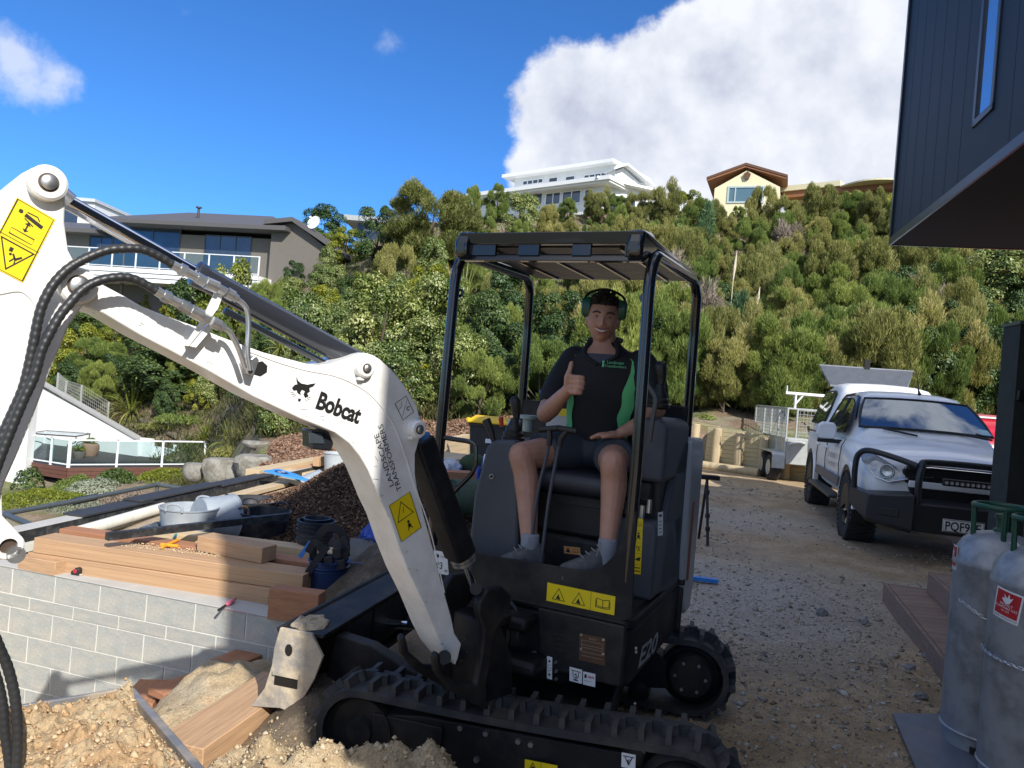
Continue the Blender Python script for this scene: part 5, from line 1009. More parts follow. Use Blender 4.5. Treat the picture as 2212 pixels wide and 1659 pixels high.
def pots_small():
 r = thing('soft_drink_bottle', 'clear plastic bottle wrap lying left of the grey tub', 'bottle', gr(300, 1158, 0.06)); a = gr(275, 1170, 0.08); b = gr(345, 1138, 0.08)
 MB().tube([a, a.lerp(b, 0.25), a.lerp(b, 0.5), a.lerp(b, 0.9), b], [0.012, 0.05, 0.065, 0.06, 0.03], 12).build('film', mat('grey_film', (0.12, 0.13, 0.14), 0.15, var=0.5, vscale=20, bump=0.6, bscale=30), r)
 top('blue_caddy', 'pale blue plastic box behind the beam stack', 'box', MB().cbox(yawframe(gr(362, 1136, 0.1), 20), (0, 0, 0), (0.14, 0.1, 0.1)), mat('pale_blue', (0.1, 0.35, 0.5), 0.5), bevel=0.01)
 top('orange_loppers', 'orange handled loppers lying behind the beams', 'loppers', MB().tube([gr(350, 1182, 0.2), gr(385, 1166, 0.2)], 0.012, 8).tube([gr(348, 1176, 0.2), gr(385, 1180, 0.2)], 0.012, 8), M_orange)
 top('teal_hose', 'teal garden hose end behind the beams', 'hose', MB().tube(bez([gr(330, 1165, 0.16), gr(350, 1172, 0.16), gr(372, 1168, 0.16), gr(380, 1155, 0.16)]), 0.012, 8), mat('teal_plastic', (0.02, 0.28, 0.26), 0.45))
pots_small()
# ------------------------------------------------------------------ retaining wall at the back of the yard
def retaining_wall():
 f = plane_frame((1470, 1004), (1668, 1022), 18.05, 16.7); f.o.z = 0
 root = thing('plank_retaining_wall', 'pine plank retaining wall with round posts at the back of the yard', 'wall', f(1.4, 0, 0)); P = lambda x, y: on_f(f, x, y)
 xa, xb = P(1440, 960)[0], P(1680, 980)[0] + 1.2; za, zb = P(1516, 914)[1], P(1665, 943)[1]; ua, ub = P(1516, 914)[0], P(1665, 943)[0]
 xb = P(2150, 980)[0]; topz = lambda x: max(zb - .1, za + (zb - za) * (x - ua) / (ub - ua))
 rr = random.Random(3); ph = 0.099; posts = [P(1550, 970)[0], P(1599, 970)[0], P(1651, 975)[0]]; sp = posts[1] - posts[0]; posts = [posts[0] - 3 * sp, posts[0] - 2 * sp, posts[0] - sp] + posts + [posts[2] + k * sp for k in range(1, 9)]; posts_all = posts
 xa = posts[0] - 0.6
 xs = [xa] + posts + [xb]
 for i in range(len(xs) - 1):
  x0, x1 = xs[i], xs[i + 1]; k = 0
  if x1 <= x0: continue
  while True:
   z0 = k * ph; zt0, zt1 = topz(x0), topz(x1)
   if z0 >= max(zt0, zt1) - 0.02: break
   h0, h1 = min(z0 + ph - 0.006, zt0), min(z0 + ph - 0.006, zt1)
   if h0 - z0 > 0.01 or h1 - z0 > 0.01:
    MB().prism(f, [(x0 + 0.004, z0), (x1 - 0.004, z0), (x1 - 0.004, max(h1, z0 + 0.002)), (x0 + 0.004, max(h0, z0 + 0.002))], -0.05 + rr.uniform(0, 0.004), 0.0).build('plank', M_w5, root, smooth=0)
   k += 1
 M_post = mat('round_pine_post', (0.42, 0.34, 0.21), 0.85, var=0.25, vscale=9, bump=0.4, stretch=(1, 1, 0.2))
 for x in posts: MB().tube([f(x, -0.3, 0.13), f(x, topz(x) - 0.06, 0.13 - 0.05), f(x, topz(x) - 0.04, 0.13 - 0.05)], [0.105, 0.10, 0.085], 14).build('post', M_post, root)
 lg = thing('kerb_log', 'long round log laid along the foot of the retaining wall', 'log', f(1.4, 0, 0.42)); MB().tube([f(xa, 0.09, 0.42), f(P(1668, 1020)[0] - 0.15, 0.09, 0.42)], 0.10, 14).build('log', M_post, lg)
retaining_wall()
def tripod_stand():
 p = gr(1512, 1175, 0); r = thing('roller_stand', 'black folding work stand behind the excavator tail', 'stand', p); m = mat('dark_steel_tube', (0.03, 0.03, 0.035), 0.4, 0.5); zt = on(1520, 1025, p, (0, 1, 0)).z
 a, b = p + V((-0.40, 0, zt)), p + V((0.16, 0, zt)); MB().box(Frame(a, (1, 0, 0), (0, 1, 0)), (0, 0.55), (-0.05, 0.05), (-0.05, 0)).build('head', m, r, bevel=0.005)
 MB().tube([p + V((0.02, 0, zt - 0.05)), p + V((0.06, -0.1, 0))], 0.016, 8).build('leg', m, r); MB().tube([p + V((-0.1, 0, zt - 0.05)), p + V((-0.2, 0.2, 0))], 0.016, 8).build('leg', m, r); MB().tube([p + V((0.02, 0, zt - 0.05)), p + V((0.06, 0.3, 0))], 0.016, 8).build('leg', m, r)
 for t in (0.2, 0.55, 0.75): q = (p + V((0.02, 0, zt - 0.05))).lerp(p + V((0.06, -0.1, 0)), t); MB().cyl(q + V((0, 0, 0.03)), q - V((0, 0, 0.02)), 0.026).build('clamp', m, r)
tripod_stand()
top('blue_offcut', 'short bright blue plastic strip lying on the gravel by the tail', 'strip', MB().box((lambda A, B: Frame(A, B - A, (0, 1, 0)))(gr(1470, 1243, 0.05), gr(1552, 1253, 0.05)), (0, (gr(1552, 1253, 0.05) - gr(1470, 1243, 0.05)).length), (0, 0.06), (-0.03, 0)), mat('azure_plastic', (0.02, 0.2, 0.62), 0.4))
def wheelie_bin():
 c = at(1050, 1000, 11.9); c.z = 0; r = thing('wheelie_bin', 'dark wheelie bin with a bright yellow lid behind the joystick', 'bin', c); f = yawframe(c, -3); m = mat('bin_body', (0.035, 0.033, 0.03), 0.55, var=0.15)
 w0, w1, h = 0.22, 0.29, 0.95; MB().loft([[f(-w0, -.2, .08), f(w0, -.2, .08), f(w0, .25, .08), f(-w0, .25, .08)], [f(-w1, -.28, h), f(w1, -.28, h), f(w1, .32, h), f(-w1, .32, h)]]).build('body', m, r, bevel=0.02)
 MB().box(f, (-w1 - .015, w1 + .015), (-.3, .34), (h - .05, h - .005)).build('rim', m, r, bevel=0.01)
 y = mat('yellow_lid', (0.85, 0.52, 0.01), 0.4, var=0.05); MB().loft([[f(-w1 - .03, -.33, h), f(w1 + .03, -.33, h), f(w1 + .03, .36, h), f(-w1 - .03, .36, h)], [f(-w1 - .03, -.33, h + .03), f(w1 + .03, -.33, h + .03), f(w1 + .03, .36, h + .04), f(-w1 - .03, .36, h + .04)], [f(-w1 + .04, -.25, h + .085), f(w1 - .04, -.25, h + .085), f(w1 - .04, .3, h + .1), f(-w1 + .04, .3, h + .1)]]).build('lid', y, r, bevel=0.01)
 MB().tube([f(-w1 - .03, .38, h), f(-w1 - .10, .3, h + .02)], 0.03, 8).build('hinge_lug', y, r); MB().flat(f.at(0.02, -0.265, h - .25), [(0, 0), (0.09, 0), (0.09, 0, )][:0] or [(0, 0), (0.01, 0), (0.01, 0.01)], 0)
 q = Frame(f(-.02, -.262, h - .30), f.u, (0, 0.12, 1)); MB().box(q, (0, .10), (0, .09), (-.004, .004)).build('white_label', mat('label_white', (0.7, 0.72, 0.75), 0.5), r)
 for s in (-1, 1): MB().cyl(f(s * .22, .28, .1), f(s * .27, .28, .1), .1, n=18).build('wheel', M_blk, r)
wheelie_bin()
# ------------------------------------------------------------------ garden left: white wall, deck, furniture, boulders, pipe rail
def white_terrace():
 f = plane_frame((60, 880), (298, 955), 32.6, 30.6); P = lambda x, y: on_f(f, x, y)
 pts = [(40, 820), (93, 843), (110, 852), (228, 915), (297, 952), (297, 985), (285, 1010), (40, 1010)]
 poly = [P(*p) for p in pts]; poly[-1] = (poly[-1][0], poly[-2][1] - 0.6); poly[-2] = (poly[-2][0], poly[-2][1] - 0.6); poly[0] = (poly[0][0] - 2, poly[0][1] + 0.6); poly[-1] = (poly[-1][0] - 2, poly[-1][1])
 root = thing('white_sloping_wall', 'smooth white wall with a sloping top behind the glass-railed deck', 'wall', f(2, 0, 0)); mw = mat('white_render', (0.74, 0.74, 0.73), 0.8, var=0.05, vscale=1.5)
 MB().prism(f, poly, -0.25, 0).build('wall', mw, root, smooth=0)
 cp = [P(93, 843), P(297, 951)]; MB().prism(f, [(cp[0][0] - 3, cp[0][1] + 1.2), (cp[1][0], cp[1][1]), (cp[1][0], cp[1][1] + 0.08), (cp[0][0] - 3, cp[0][1] + 1.28)], -0.3, 0.05).build('coping', mat('coping_grey', (0.35, 0.35, 0.34), 0.7), root, smooth=0)
 for px in (100, 186): x = P(px, 900)[0]; MB().box(f, (x - 0.03, x + 0.03), (-1.5, P(px, 855 + (px - 100) * 0.5)[1] - 0.1), (0.001, 0.02)).build('joint_cover', M_whtrim, root)
 g = plane_frame((0, 1040), (55, 1060), 26.5, 26.5); G = lambda x, y: on_f(g, x, y); hr = thing('weatherboard_corner', 'white weatherboard house corner left of the deck', 'house', g(0, 0, 0)); e = G(50, 1000)[0]; z0 = G(20, 1050)[1]; z1 = G(20, 800)[1]
 MB().box(g, (-6, e), (z0 - 0.5, z1), (-0.3, -0.02)).build('wall', M_wht, hr)
 me = MB().box(Frame((0, 0, 0), g.u, (0, 0, 1), g.n), (0, e + 6), (0, 0.19), (0, 0.012)).build('weatherboard', M_wht, link=False); z = z0 - 0.4
 while z < z1: place(me, 'weatherboard', hr, g(-6, z, -0.02 + 0.008)); z += 0.2
 MB().box(g, (e, e + 0.1), (z0 - 0.5, z1), (-0.4, 0.03)).build('corner_board', M_whtrim, hr)
white_terrace()
def deck():
 zd = at(250, 1008, 27.4).z; A, B, C_ = at(48, 992, 27.0), at(152, 1012, 25.0), at(447, 1012, 26.2); A.z = B.z = C_.z = zd
 A, B, C_ = gr(50, 995, zd), gr(146, 1010, zd), gr(440, 1008, zd); D, E_ = gr(285, 985, zd), gr(55, 966, zd)
 r = thing('timber_deck', 'brown timber deck with white-posted glass railing in the lower garden', 'deck', B);
 poly = [(p.x, p.y) for p in (A, B, C_, D + V((1.5, 1.5, 0)), E_ + V((-1, 3, 0)))]; f0 = Frame((0, 0, zd), (1, 0, 0), (0, 1, 0)); MB().prism(f0, poly, -0.12, 0.0).build('floor', mat('dark_decking', (0.06, 0.05, 0.05), 0.75, var=0.2, stretch=(1, 12, 1)), r, smooth=0)
 mf = mat('red_brown_fascia', (0.12, 0.05, 0.035), 0.6, var=0.15)
 for p, q in ((A, B), (B, C_)):
  g = Frame(p, q - p, (0, 0, 1)); g.n = V((g.u.y, -g.u.x, 0)); L = (q - p).length
  for k in range(3): MB().box(g, (0, L), (-0.14 * (k + 1), -0.14 * k - 0.01), (0, 0.04 - 0.01 * k)).build('fascia_board', mf, r)
  h = 1.0; MB().box(g, (0, L), (h - 0.05, h), (-0.06, 0.0)).build('top_rail', M_rail, r); MB().box(g, (0, L), (0.08, 0.12), (-0.05, -0.01)).build('bottom_rail', M_rail, r)
  n = 1 if p is A else 3;
  for i in range(n + 1): MB().box(g, (L * i / n - 0.035, L * i / n + 0.035), (-0.05, h), (-0.07, 0.0)).build('rail_post', M_rail, r)
  if p is A: MB().box(g, (L * 0.6 - 0.03, L * 0.6 + 0.03), (-0.05, h), (-0.07, 0.0)).build('rail_post', M_rail, r)
  MB().box(g, (0.04, L - 0.04), (0.13, h - 0.06), (-0.035, -0.025)).build('glass_panel', M_clear, r)
 for t in (0.02, 0.35): q = B.lerp(C_, t) + V((0, 0.4, 0)); MB().box(Frame(q, (1, 0, 0), (0, 1, 0)), (-0.1, 0.1), (-0.1, 0.1), (-1.3, -0.15)).build('pile', mat('grey_pile', (0.25, 0.25, 0.24), 0.8), r)
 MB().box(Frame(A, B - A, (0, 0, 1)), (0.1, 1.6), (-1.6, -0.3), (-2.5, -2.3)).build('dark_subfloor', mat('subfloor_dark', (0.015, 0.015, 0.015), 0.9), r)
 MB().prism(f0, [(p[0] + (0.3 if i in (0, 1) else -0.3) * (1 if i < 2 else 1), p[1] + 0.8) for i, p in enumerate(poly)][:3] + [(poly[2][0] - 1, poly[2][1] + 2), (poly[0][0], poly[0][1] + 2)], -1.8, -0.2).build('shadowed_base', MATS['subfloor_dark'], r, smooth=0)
 q = gr(300, 985, zd); g = Frame(q, (1, -0.15, 0), (0, 0, 1)); g.n = V((-0.15, -1, 0)).normalized(); s = thing('white_planter_wall', 'low white panelled wall behind the right end of the deck rail', 'wall', q)
 W = (gr(452, 1000, zd) - q).length; MB().prism(g, [(0, -0.1), (0, 0.75), (0.5, 0.75), (0.5, 0.45), (W * 0.55, 0.42), (W, 0.2), (W, -0.5)], -0.2, 0).build('panel', mat('white_render', (0.74, 0.74, 0.73), 0.8), s, smooth=0)
 for x in (0.55, W * 0.5, W * 0.85): MB().box(g, (x, x + 0.12), (-0.1, 0.62), (0.0, 0.05)).build('batten', M_whtrim, s)
 t = gr(128, 975, zd); tz = 0.72; tr = thing('glass_table', 'square glass patio table with curved dark legs on the deck', 'table', t); mt = mat('patio_metal', (0.06, 0.07, 0.07), 0.5, 0.4); F = yawframe(t, 8); w = 0.85
 MB().box(F, (-w, w), (-w * .8, w * .8), (tz, tz + 0.012)).build('table_top', M_clear, tr); MB().tube([F(-w, -w * .8, tz), F(w, -w * .8, tz), F(w, w * .8, tz), F(-w, w * .8, tz)], 0.025, 6, closed=True).build('table_frame', mt, tr)
 for sx in (-1, 1):
  for sy in (-1, 1): MB().tube(bez([F(sx * w, sy * w * .75, tz), F(sx * w * .95, sy * w * .7, tz - 0.25), F(sx * w * .55, sy * w * .5, tz - 0.4), F(sx * w * .7, sy * w * .6, 0)], 6), 0.02, 6).build('leg', mt, tr)
 for px, py, rr_, hh, m, lb, pk in ((170, 990, 0.24, 0.28, mat('dark_pot', (0.12, 0.1, 0.09), 0.7), 'low brown planter with leafy herbs on the deck', 'dark'), (194, 984, 0.33, 0.5, mat('terracotta_pot', (0.30, 0.17, 0.12), 0.7, var=0.1), 'rounded terracotta urn planted with chives on the deck', 'kg')):
  c = gr(px, py, zd); pr_ = thing('planter_pot', lb, 'planter', c); MB().lathe(yawframe(c, 0), [(0, 0), (rr_ * .7, 0), (rr_, hh * .5), (rr_ * .95, hh * .85), (rr_ * .75, hh), (rr_ * .7, hh), (rr_ * .8, hh * .8), (0, hh * .8)], 20).build('pot', m, pr_)
  lv = bpy.data.objects.new('foliage', CR['yel0'] if pk == 'dark' else CR['kg0']); COL.objects.link(lv); lv.parent = pr_; lv.location = (0, 0, hh * .75); lv.scale = (rr_ * 2, rr_ * 2, 0.35)
deck()
def boulders():
 for px, py, w, h, lb in ((472, 1032, 0.52, 0.62, 'upright grey boulder left of the pair by the capping'), (545, 1024, 0.66, 0.6, 'wide pale boulder right of the pair by the capping'), (498, 1030, 0.3, 0.4, 'small boulder wedged between the two grey ones'), (420, 1028, 0.4, 0.4, 'rounded boulder half hidden under the deck end'), (575, 992, 0.5, 0.22, 'flat lichen-covered rock below the bark bank'), (552, 965, 0.5, 0.2, 'sandy rock ledge above the boulders')):
  Y = np.interp(px, [400, 600], [13.3, 13.0]) if py > 1000 else 15; c = at(px, py, Y); rr = random.Random(px); mb = MB(); mb.ball(yawframe(c, rr.uniform(-20, 20)), (0, 0, h * 0.3), (w * 0.55, w * 0.4, h * 0.62), 14, 10)
  nv = []
  for x, y, z in mb.v:
   k = 1 + 0.16 * math.sin(x * 9 + z * 7) * math.cos(z * 8 + y * 5) + rr.uniform(-.03, .03); nv.append((c.x + (x - c.x) * k, c.y + (y - c.y) * k, c.z + max(-h * .35, min(h * .55, (z - c.z) * k))))
  mb.v = nv; top('boulder', lb, 'boulder', mb, mat('lichen_rock', (0.28, 0.265, 0.23), 0.95, col2=(0.17, 0.16, 0.13), mixscale=5, var=0.2, vscale=14, bump=0.8, bscale=18), group='boulders beside the garden edge')
boulders()
def pipe_rail():
 z = -1.2; r = thing('pipe_rail', 'grey galvanised pipe frame jutting out over the lower garden', 'rail', gr(150, 1100, z)); m = mat('galvanised_pipe', (0.14, 0.16, 0.17), 0.45, 0.6, var=0.1); Z = z
 P = [gr(130, 1160, -0.6), gr(8, 1110, -0.6), gr(150, 1085, -0.6), gr(340, 1047, -0.6), gr(440, 1062, -0.6)]
 for i, (a, b) in enumerate(zip(P[:-1], P[1:])): MB().tube([a, b], 0.035, 10).build('pipe', m, r)
 MB().tube([gr(160, 1083, -0.62), gr(206, 1074, -0.62)], 0.055, 10).build('sleeve', mat('dark_sleeve', (0.04, 0.045, 0.05), 0.5), r)
 for p in (P[1], P[3]): MB().ball(Frame(p, (1, 0, 0), (0, 1, 0)), (0, 0, 0), 0.045, 10, 8).build('elbow', m, r); MB().tube([p, p - V((0, 0, 2.2))], 0.03, 8).build('post', m, r)
pipe_rail()
def wire_fence():
 r = thing('wire_fence', 'wire mesh fence with thin posts on the bank above the white wall', 'fence', hill_at(200, 900)); m = mat('fence_post_grey', (0.3, 0.31, 0.3), 0.7); Ps = []
 for px, yb, yt in ((122, 850, 805), (140, 862, 822), (173, 892, 832), (231, 925, 868)):
  p = on(px, yb, (0, 33.0, 0), (0, 1, 0)); t = on(px + 4, yt, (0, 33.0, 0), (0, 1, 0)); MB().tube([p, t], 0.045, 6).build('post', m, r); Ps.append((p, t))
 mb = MB()
 for (a, b), (c, d) in zip(Ps[:-1], Ps[1:]):
  for k in range(9): mb.tube([a.lerp(b, k / 8), c.lerp(d, k / 8)], 0.006, 3, caps=False)
  for k in range(14): mb.tube([a.lerp(c, k / 14), b.lerp(d, k / 14)], 0.005, 3, caps=False)
 o = mb.build('wire_mesh', m, r); o['kind'] = 'stuff'
wire_fence()
for i, (a, b, lb) in enumerate((((305, 915), (355, 940), 'old round log holding the bank beside the white wall'), ((365, 945), (382, 952), 'short dark log end on the bank'), ((545, 1000), (600, 978), 'fallen mossy log above the boulders'))):
 A, B = hill_at(*a), hill_at(*b); top('garden_log', lb, 'log', MB().tube([A + V((0, 0, .05)), B + V((0, 0, .05))], 0.13, 10), mat('old_log', (0.14, 0.12, 0.09), 0.95, var=0.3, bump=0.6))
# ------------------------------------------------------------------ mini excavator
HO = V((0.30, 3.57, 0.0)); HU = V((0.9063, -0.4226, 0)); HV = V((0.4226, 0.9063, 0)); HF = Frame(HO, HU, HV)
M_white = mat('machine_white', (0.80, 0.80, 0.78), 0.34, var=0.04, vscale=2, spec=0.5, coat=0.2, dust=((0.36, 0.30, 0.23), 0.40, 8)); M_mblk = mat('machine_black', (0.007, 0.0075, 0.010), 0.58, var=0.15, spec=0.35, dust=((0.085, 0.072, 0.056), 0.5, 5)); M_post = mat('canopy_black', (0.010, 0.011, 0.014), 0.18, spec=0.6, coat=0.5, var=0)
M_grey = mat('console_grey', (0.055, 0.062, 0.078), 0.6, var=0.06, bump=0.12, bscale=250); M_rub = mat('track_rubber', (0.022, 0.024, 0.028), 0.7, var=0.2, bump=0.3, bscale=60, dust=((0.14, 0.12, 0.095), 0.45, 6)); M_chr = mat('chrome', (0.75, 0.75, 0.76), 0.08, 1.0, var=0); M_zinc = mat('zinc_fitting', (0.55, 0.56, 0.57), 0.32, 0.9, var=0.15, vscale=40)
M_cyl = mat('cylinder_black', (0.016, 0.018, 0.022), 0.2, coat=0.6, var=0.05); M_hose = mat('hose_guard', (0.022, 0.023, 0.025), 0.42, var=0.2); M_yd = mat('decal_yellow', (0.80, 0.60, 0.01), 0.4, var=0.03); M_bk = mat('decal_black', (0.01, 0.01, 0.01), 0.5, var=0); M_wd = mat('decal_white', (0.7, 0.71, 0.72), 0.5, var=0.05)
M_gr3 = mat('decal_grey', (0.35, 0.36, 0.38), 0.5, var=0); M_mud = mat('dried_clay', (0.46, 0.37, 0.25), 0.95, var=0.2, vscale=12, bump=0.9, bscale=25)
EX = thing('mini_excavator', 'white and black mini excavator with an open canopy, white boom raised toward the left', 'excavator', HO)
def hp(px, py, ax, val):
 n = {'x': HU, 'y': HV, 'z': V((0, 0, 1))}[ax]; p = on(px, py, HO + n * val, n) - HO; return (p.dot(HU), p.dot(HV), p.z)
# ---- undercarriage
TU = V((0.966, -0.2588, 0)); TV = V((0.2588, 0.966, 0)); TF = Frame(HO, TU, TV)
def track(y0, y1, near):
 tk = MB(); path = []
 L0, L1, r0, r1, dr = -0.665, 0.585, 0.172, 0.188, 0.0
 c0, c1 = (L0 + 0.08, r0 + .025), (L1 + 0.06, r1 + .02)
 for a in range(270, 89, -15): path.append((c0[0] + r0 * math.cos(math.radians(a)), c0[1] + r0 * math.sin(math.radians(a))))
 n = 14
 for i in range(1, n): t = i / n; path.append((c0[0] + (c1[0] - c0[0]) * t, c0[1] + r0 + (c1[1] + r1 - c0[1] - r0) * t - 0.012 * math.sin(math.pi * t)))
 for a in range(90, -91, -15): path.append((c1[0] + r1 * math.cos(math.radians(a)), c1[1] + r1 * math.sin(math.radians(a))))
 for i in range(1, n): t = i / n; path.append((c1[0] + (c0[0] - c1[0]) * t, (c1[1] - r1) + (c0[1] - r0 - c1[1] + r1) * t))
 P = [V(p) for p in path]; k = len(P)
 def nrm(i):
  d = P[(i + 1) % k] - P[(i - 1) % k]; return V((-d.y, d.x)).normalized()
 rings = []
 for i in range(k):
  n_ = nrm(i); o, q = P[i], P[i] - n_ * 0.028; rings.append([TF(o.x, y0, o.y), TF(o.x, y1, o.y), TF(q.x, y1, q.y), TF(q.x, y0, q.y)])
 rings.append(rings[0]); tk.loft(rings, caps=False); b = tk.build('rubber_track', M_rub, EX, smooth=40, recalc=True)
 cum = [0]
 for i in range(k): cum.append(cum[-1] + (P[(i + 1) % k] - P[i]).length)
 tot = cum[-1]; m = 38; w = (y1 - y0)
 shape = [(-0.012, -w * 0.46), (0.012, -w * 0.46), (0.014, -w * 0.12), (0.036, -w * 0.08), (0.036, w * 0.0), (-0.03, w * 0.0), (-0.032, -w * 0.09), (-0.012, -w * 0.14)]
 me = []
 for s in (1, -1):
  sh = [(x, y * s) for x, y in shape]; q = Frame((0, 0, 0), (1, 0, 0), (0, 1, 0)); mb = MB(); n8 = len(sh); vs = [q(x, y, -0.004) for x, y in sh] + [q(x * 0.85, y * 0.97, 0.036) for x, y in sh]
  fs = [tuple(range(n8, 2 * n8))] + [(i, (i + 1) % n8, n8 + (i + 1) % n8, n8 + i) for i in range(n8)]
  if s < 0: fs = [tuple(reversed(f)) for f in fs]
  mb.add(vs, fs); me.append(mb.build('tread_lug', M_rub, link=False, smooth=0))
 for j in range(2 * m):
  d = tot * (j + 0.25) / (2 * m); i = max(q for q in range(k) if cum[q] <= d); t = (d - cum[i]) / (cum[i + 1] - cum[i]); p = P[i].lerp(P[(i + 1) % k], t); a = P[(i + 1) % k] - P[i]; a.normalize(); nn = V((-a.y, a.x))
  if (not near) and p.x < 0.45 and p.y > 0.1: continue
  s = j % 2; X = TU * a.x + V((0, 0, 1)) * a.y; N_ = TU * nn.x + V((0, 0, 1)) * nn.y; Y = N_.cross(X)
  o = bpy.data.objects.new('tread_lug', me[s]); COL.objects.link(o); o.parent = EX; Mx = Matrix((X, Y, N_)).transposed().to_4x4(); Mx.translation = TF(p.x, (y0 + y1) / 2, p.y) - HO; o.matrix_local = Mx
 yi, yo = y0 + 0.03, y1 - 0.03
 MB().lathe(Frame(TF(c0[0], y0 + 0.02, c0[1]), TU, V((0, 0, 1)), TV), [(0, 0.0), (0.05, 0.0), (0.06, 0.02), (r0 - .05, 0.02), (r0 - .035, 0), (r0 - .035, w - .04), (0, w - .04)], 24).build('idler_wheel', M_mblk, EX)
 MB().lathe(Frame(TF(c1[0], y0 + 0.01, c1[1]), TU, V((0, 0, 1)), TV), [(0, 0.0), (0.10, 0.0), (0.115, 0.015), (0.125, 0.04), (r1 - .045, 0.05), (r1 - .035, 0.06), (r1 - .035, w - .04), (0, w - .04)], 28).build('sprocket', M_mblk, EX)
 for s in range(6): a = s * 1.047; q = TF(c1[0] + 0.075 * math.cos(a), y0 + 0.008, c1[1] + 0.075 * math.sin(a)); MB().cyl(q, q - TV * 0.008, 0.008, n=8).build('bolt', M_zinc, EX)
 zt = 0.30; MB().loft([[TF(c0[0] + 0.02, y, .12), TF(c0[0] + 0.05, y, .27), TF(c0[0] + .25, y, zt), TF(c1[0] - .22, y, zt + .02), TF(c1[0] - .1, y, .24), TF(c1[0] - .1, y, .12), TF(c1[0] - .3, y, .09), TF(c0[0] + .2, y, .09)] for y in (y0 + .045, y1 - .045)]).build('track_frame', M_mblk, EX, bevel=0.006, recalc=True)
 for i in range(4): x = c0[0] + 0.26 + i * 0.24; MB().lathe(Frame(TF(x, y0 + 0.03, 0.075), TU, V((0, 0, 1)), TV), [(0, 0), (0.03, 0), (0.055, 0.015), (0.055, w - .06), (0, w - .06)], 16).build('roller', M_mblk, EX)
 if near:
  for px, py in ((995, 1571), (1050, 1583), (1120, 1600), (1147, 1607), (1030, 1640)):
   q = on(px, py, TF(0, y0 + .045, 0), TV); MB().cyl(q, q - TV * 0.012, 0.012, 0.010, n=8).build('bolt', M_zinc, EX)
  MB().box(TF, (c0[0] + .05, c0[0] + .34), (y0 + .03, y0 + .045), (.12, .28)).build('guard_plate', M_mblk, EX, bevel=.004)
track(-0.87, -0.64, True); track(0.33, 0.56, False)
MB().box(TF, (-0.34, 0.34), (-0.63, 0.34), (0.17, 0.30)).build('cross_frame', M_mblk, EX, bevel=0.01); MB().cyl(HO + V((0, 0, .29)), HO + V((0, 0, .43)), 0.27, n=40).build('slew_ring', M_mblk, EX)
# ---- dozer blade on the left
def blade():
 yl, yh = -0.69, 0.69; cx = -1.0; prof = []
 for i in range(9): t = i / 8; prof.append((cx - 0.10 + 0.10 * math.sin(math.pi * (0.12 + t * 0.8)) - 0.06 * (1 - t), 0.17 + 0.31 * t))
 mb = MB(); mb.loft([[TF(x, y, z) for x, z in prof] + [TF(x + 0.016, y, z) for x, z in reversed(prof)] for y in (yl, yh)]); b = mb.build('dozer_blade', M_mblk, EX, recalc=True)
 MB().box(TF, (cx - .03, cx + .15), (yl, yh), (.468, .484)).build('blade_top_flange', M_mblk, EX, bevel=.003); MB().box(TF, (cx + .0, cx + .15), (yl, yh), (.20, .212)).build('blade_bottom_flange', M_mblk, EX)
 MB().box(TF, (cx + 0.13, cx + 0.145), (yl + .25, yh - .25), (.26, .46)).build('stiffener', M_mblk, EX)
 for y in (yl + .24, yl + .5, 0.2, yh - .24): MB().prism(Frame(TF(0, y, 0), TU, V((0, 0, 1)), TV), [(cx - .02, .21), (cx + .15, .21), (cx + .15, .47), (cx - .02, .47)], 0, .012).build('rib', M_mblk, EX)
 ep = [(cx - .16, .13), (cx - .10, .22), (cx - .075, .32), (cx - .07, .40), (cx - .05, .487), (cx + .10, .487), (cx + .16, .40), (cx + .13, .30), (cx + .09, .22), (cx + .10, .13), (cx - .02, .15)]
 for y in (yl - .012, yh): MB().prism(Frame(TF(0, y, 0), TU, V((0, 0, 1)), TV), ep, 0, .014).build('end_plate', mat('worn_clay_steel', (0.30, 0.28, 0.25), 0.6, col2=(0.55, 0.46, 0.33), mixscale=7, mixpos=(.42, .58), var=.2, bump=.5, bscale=30), EX, smooth=0, bevel=.002)
 f = Frame(TF(0, yl - .0135, 0), TU, V((0, 0, 1)), -TV); MB().disc(f, (cx - .0, .40), .018, 0, 12, .026).build('lug_hole', M_bk, EX); MB().box(f, (cx - .06, cx + .06), (.29, .305), (0, .012)).build('step_rib', MATS['worn_clay_steel'], EX); MB().box(f, (cx - .055, cx + .055), (.245, .288), (0.0, .0015)).build('slot_shadow', M_bk, EX)
 mb = MB(); rr = np.random.default_rng(6); mb.ball(TF, (cx + .03, yl + .1, .48), (.08, .10, .02), 16, 8); mb.v = [tuple(np.array(v) + rr.normal(0, .006, 3)) for v in mb.v]; mb.build('mud_clump', M_mud, EX)
 for y in (yl + .18, yh - .18):   # push arms
  s = Frame(TF(0, y - .035, 0), TU, V((0, 0, 1)), TV); MB().prism(s, [(cx + .1, .22), (cx + .13, .44), (cx + .3, .42), (-.55, .36), (-.34, .31), (-.34, .18), (-.6, .20), (cx + .25, .22)], 0, .07).build('push_arm', M_mblk, EX, smooth=0, bevel=.006)
 MB().cyl(TF(cx + .14, 0, .33), TF(-.62, 0, .36), .022).build('blade_rod', M_chr, EX); MB().cyl(TF(-.66, 0, .355), TF(-.30, 0, .37), .048, n=20).build('blade_cylinder', M_cyl, EX); MB().box(TF, (-.72, -.45), (-.10, .10), (.36, .42)).build('cylinder_guard', M_mblk, EX, bevel=.01)
blade()
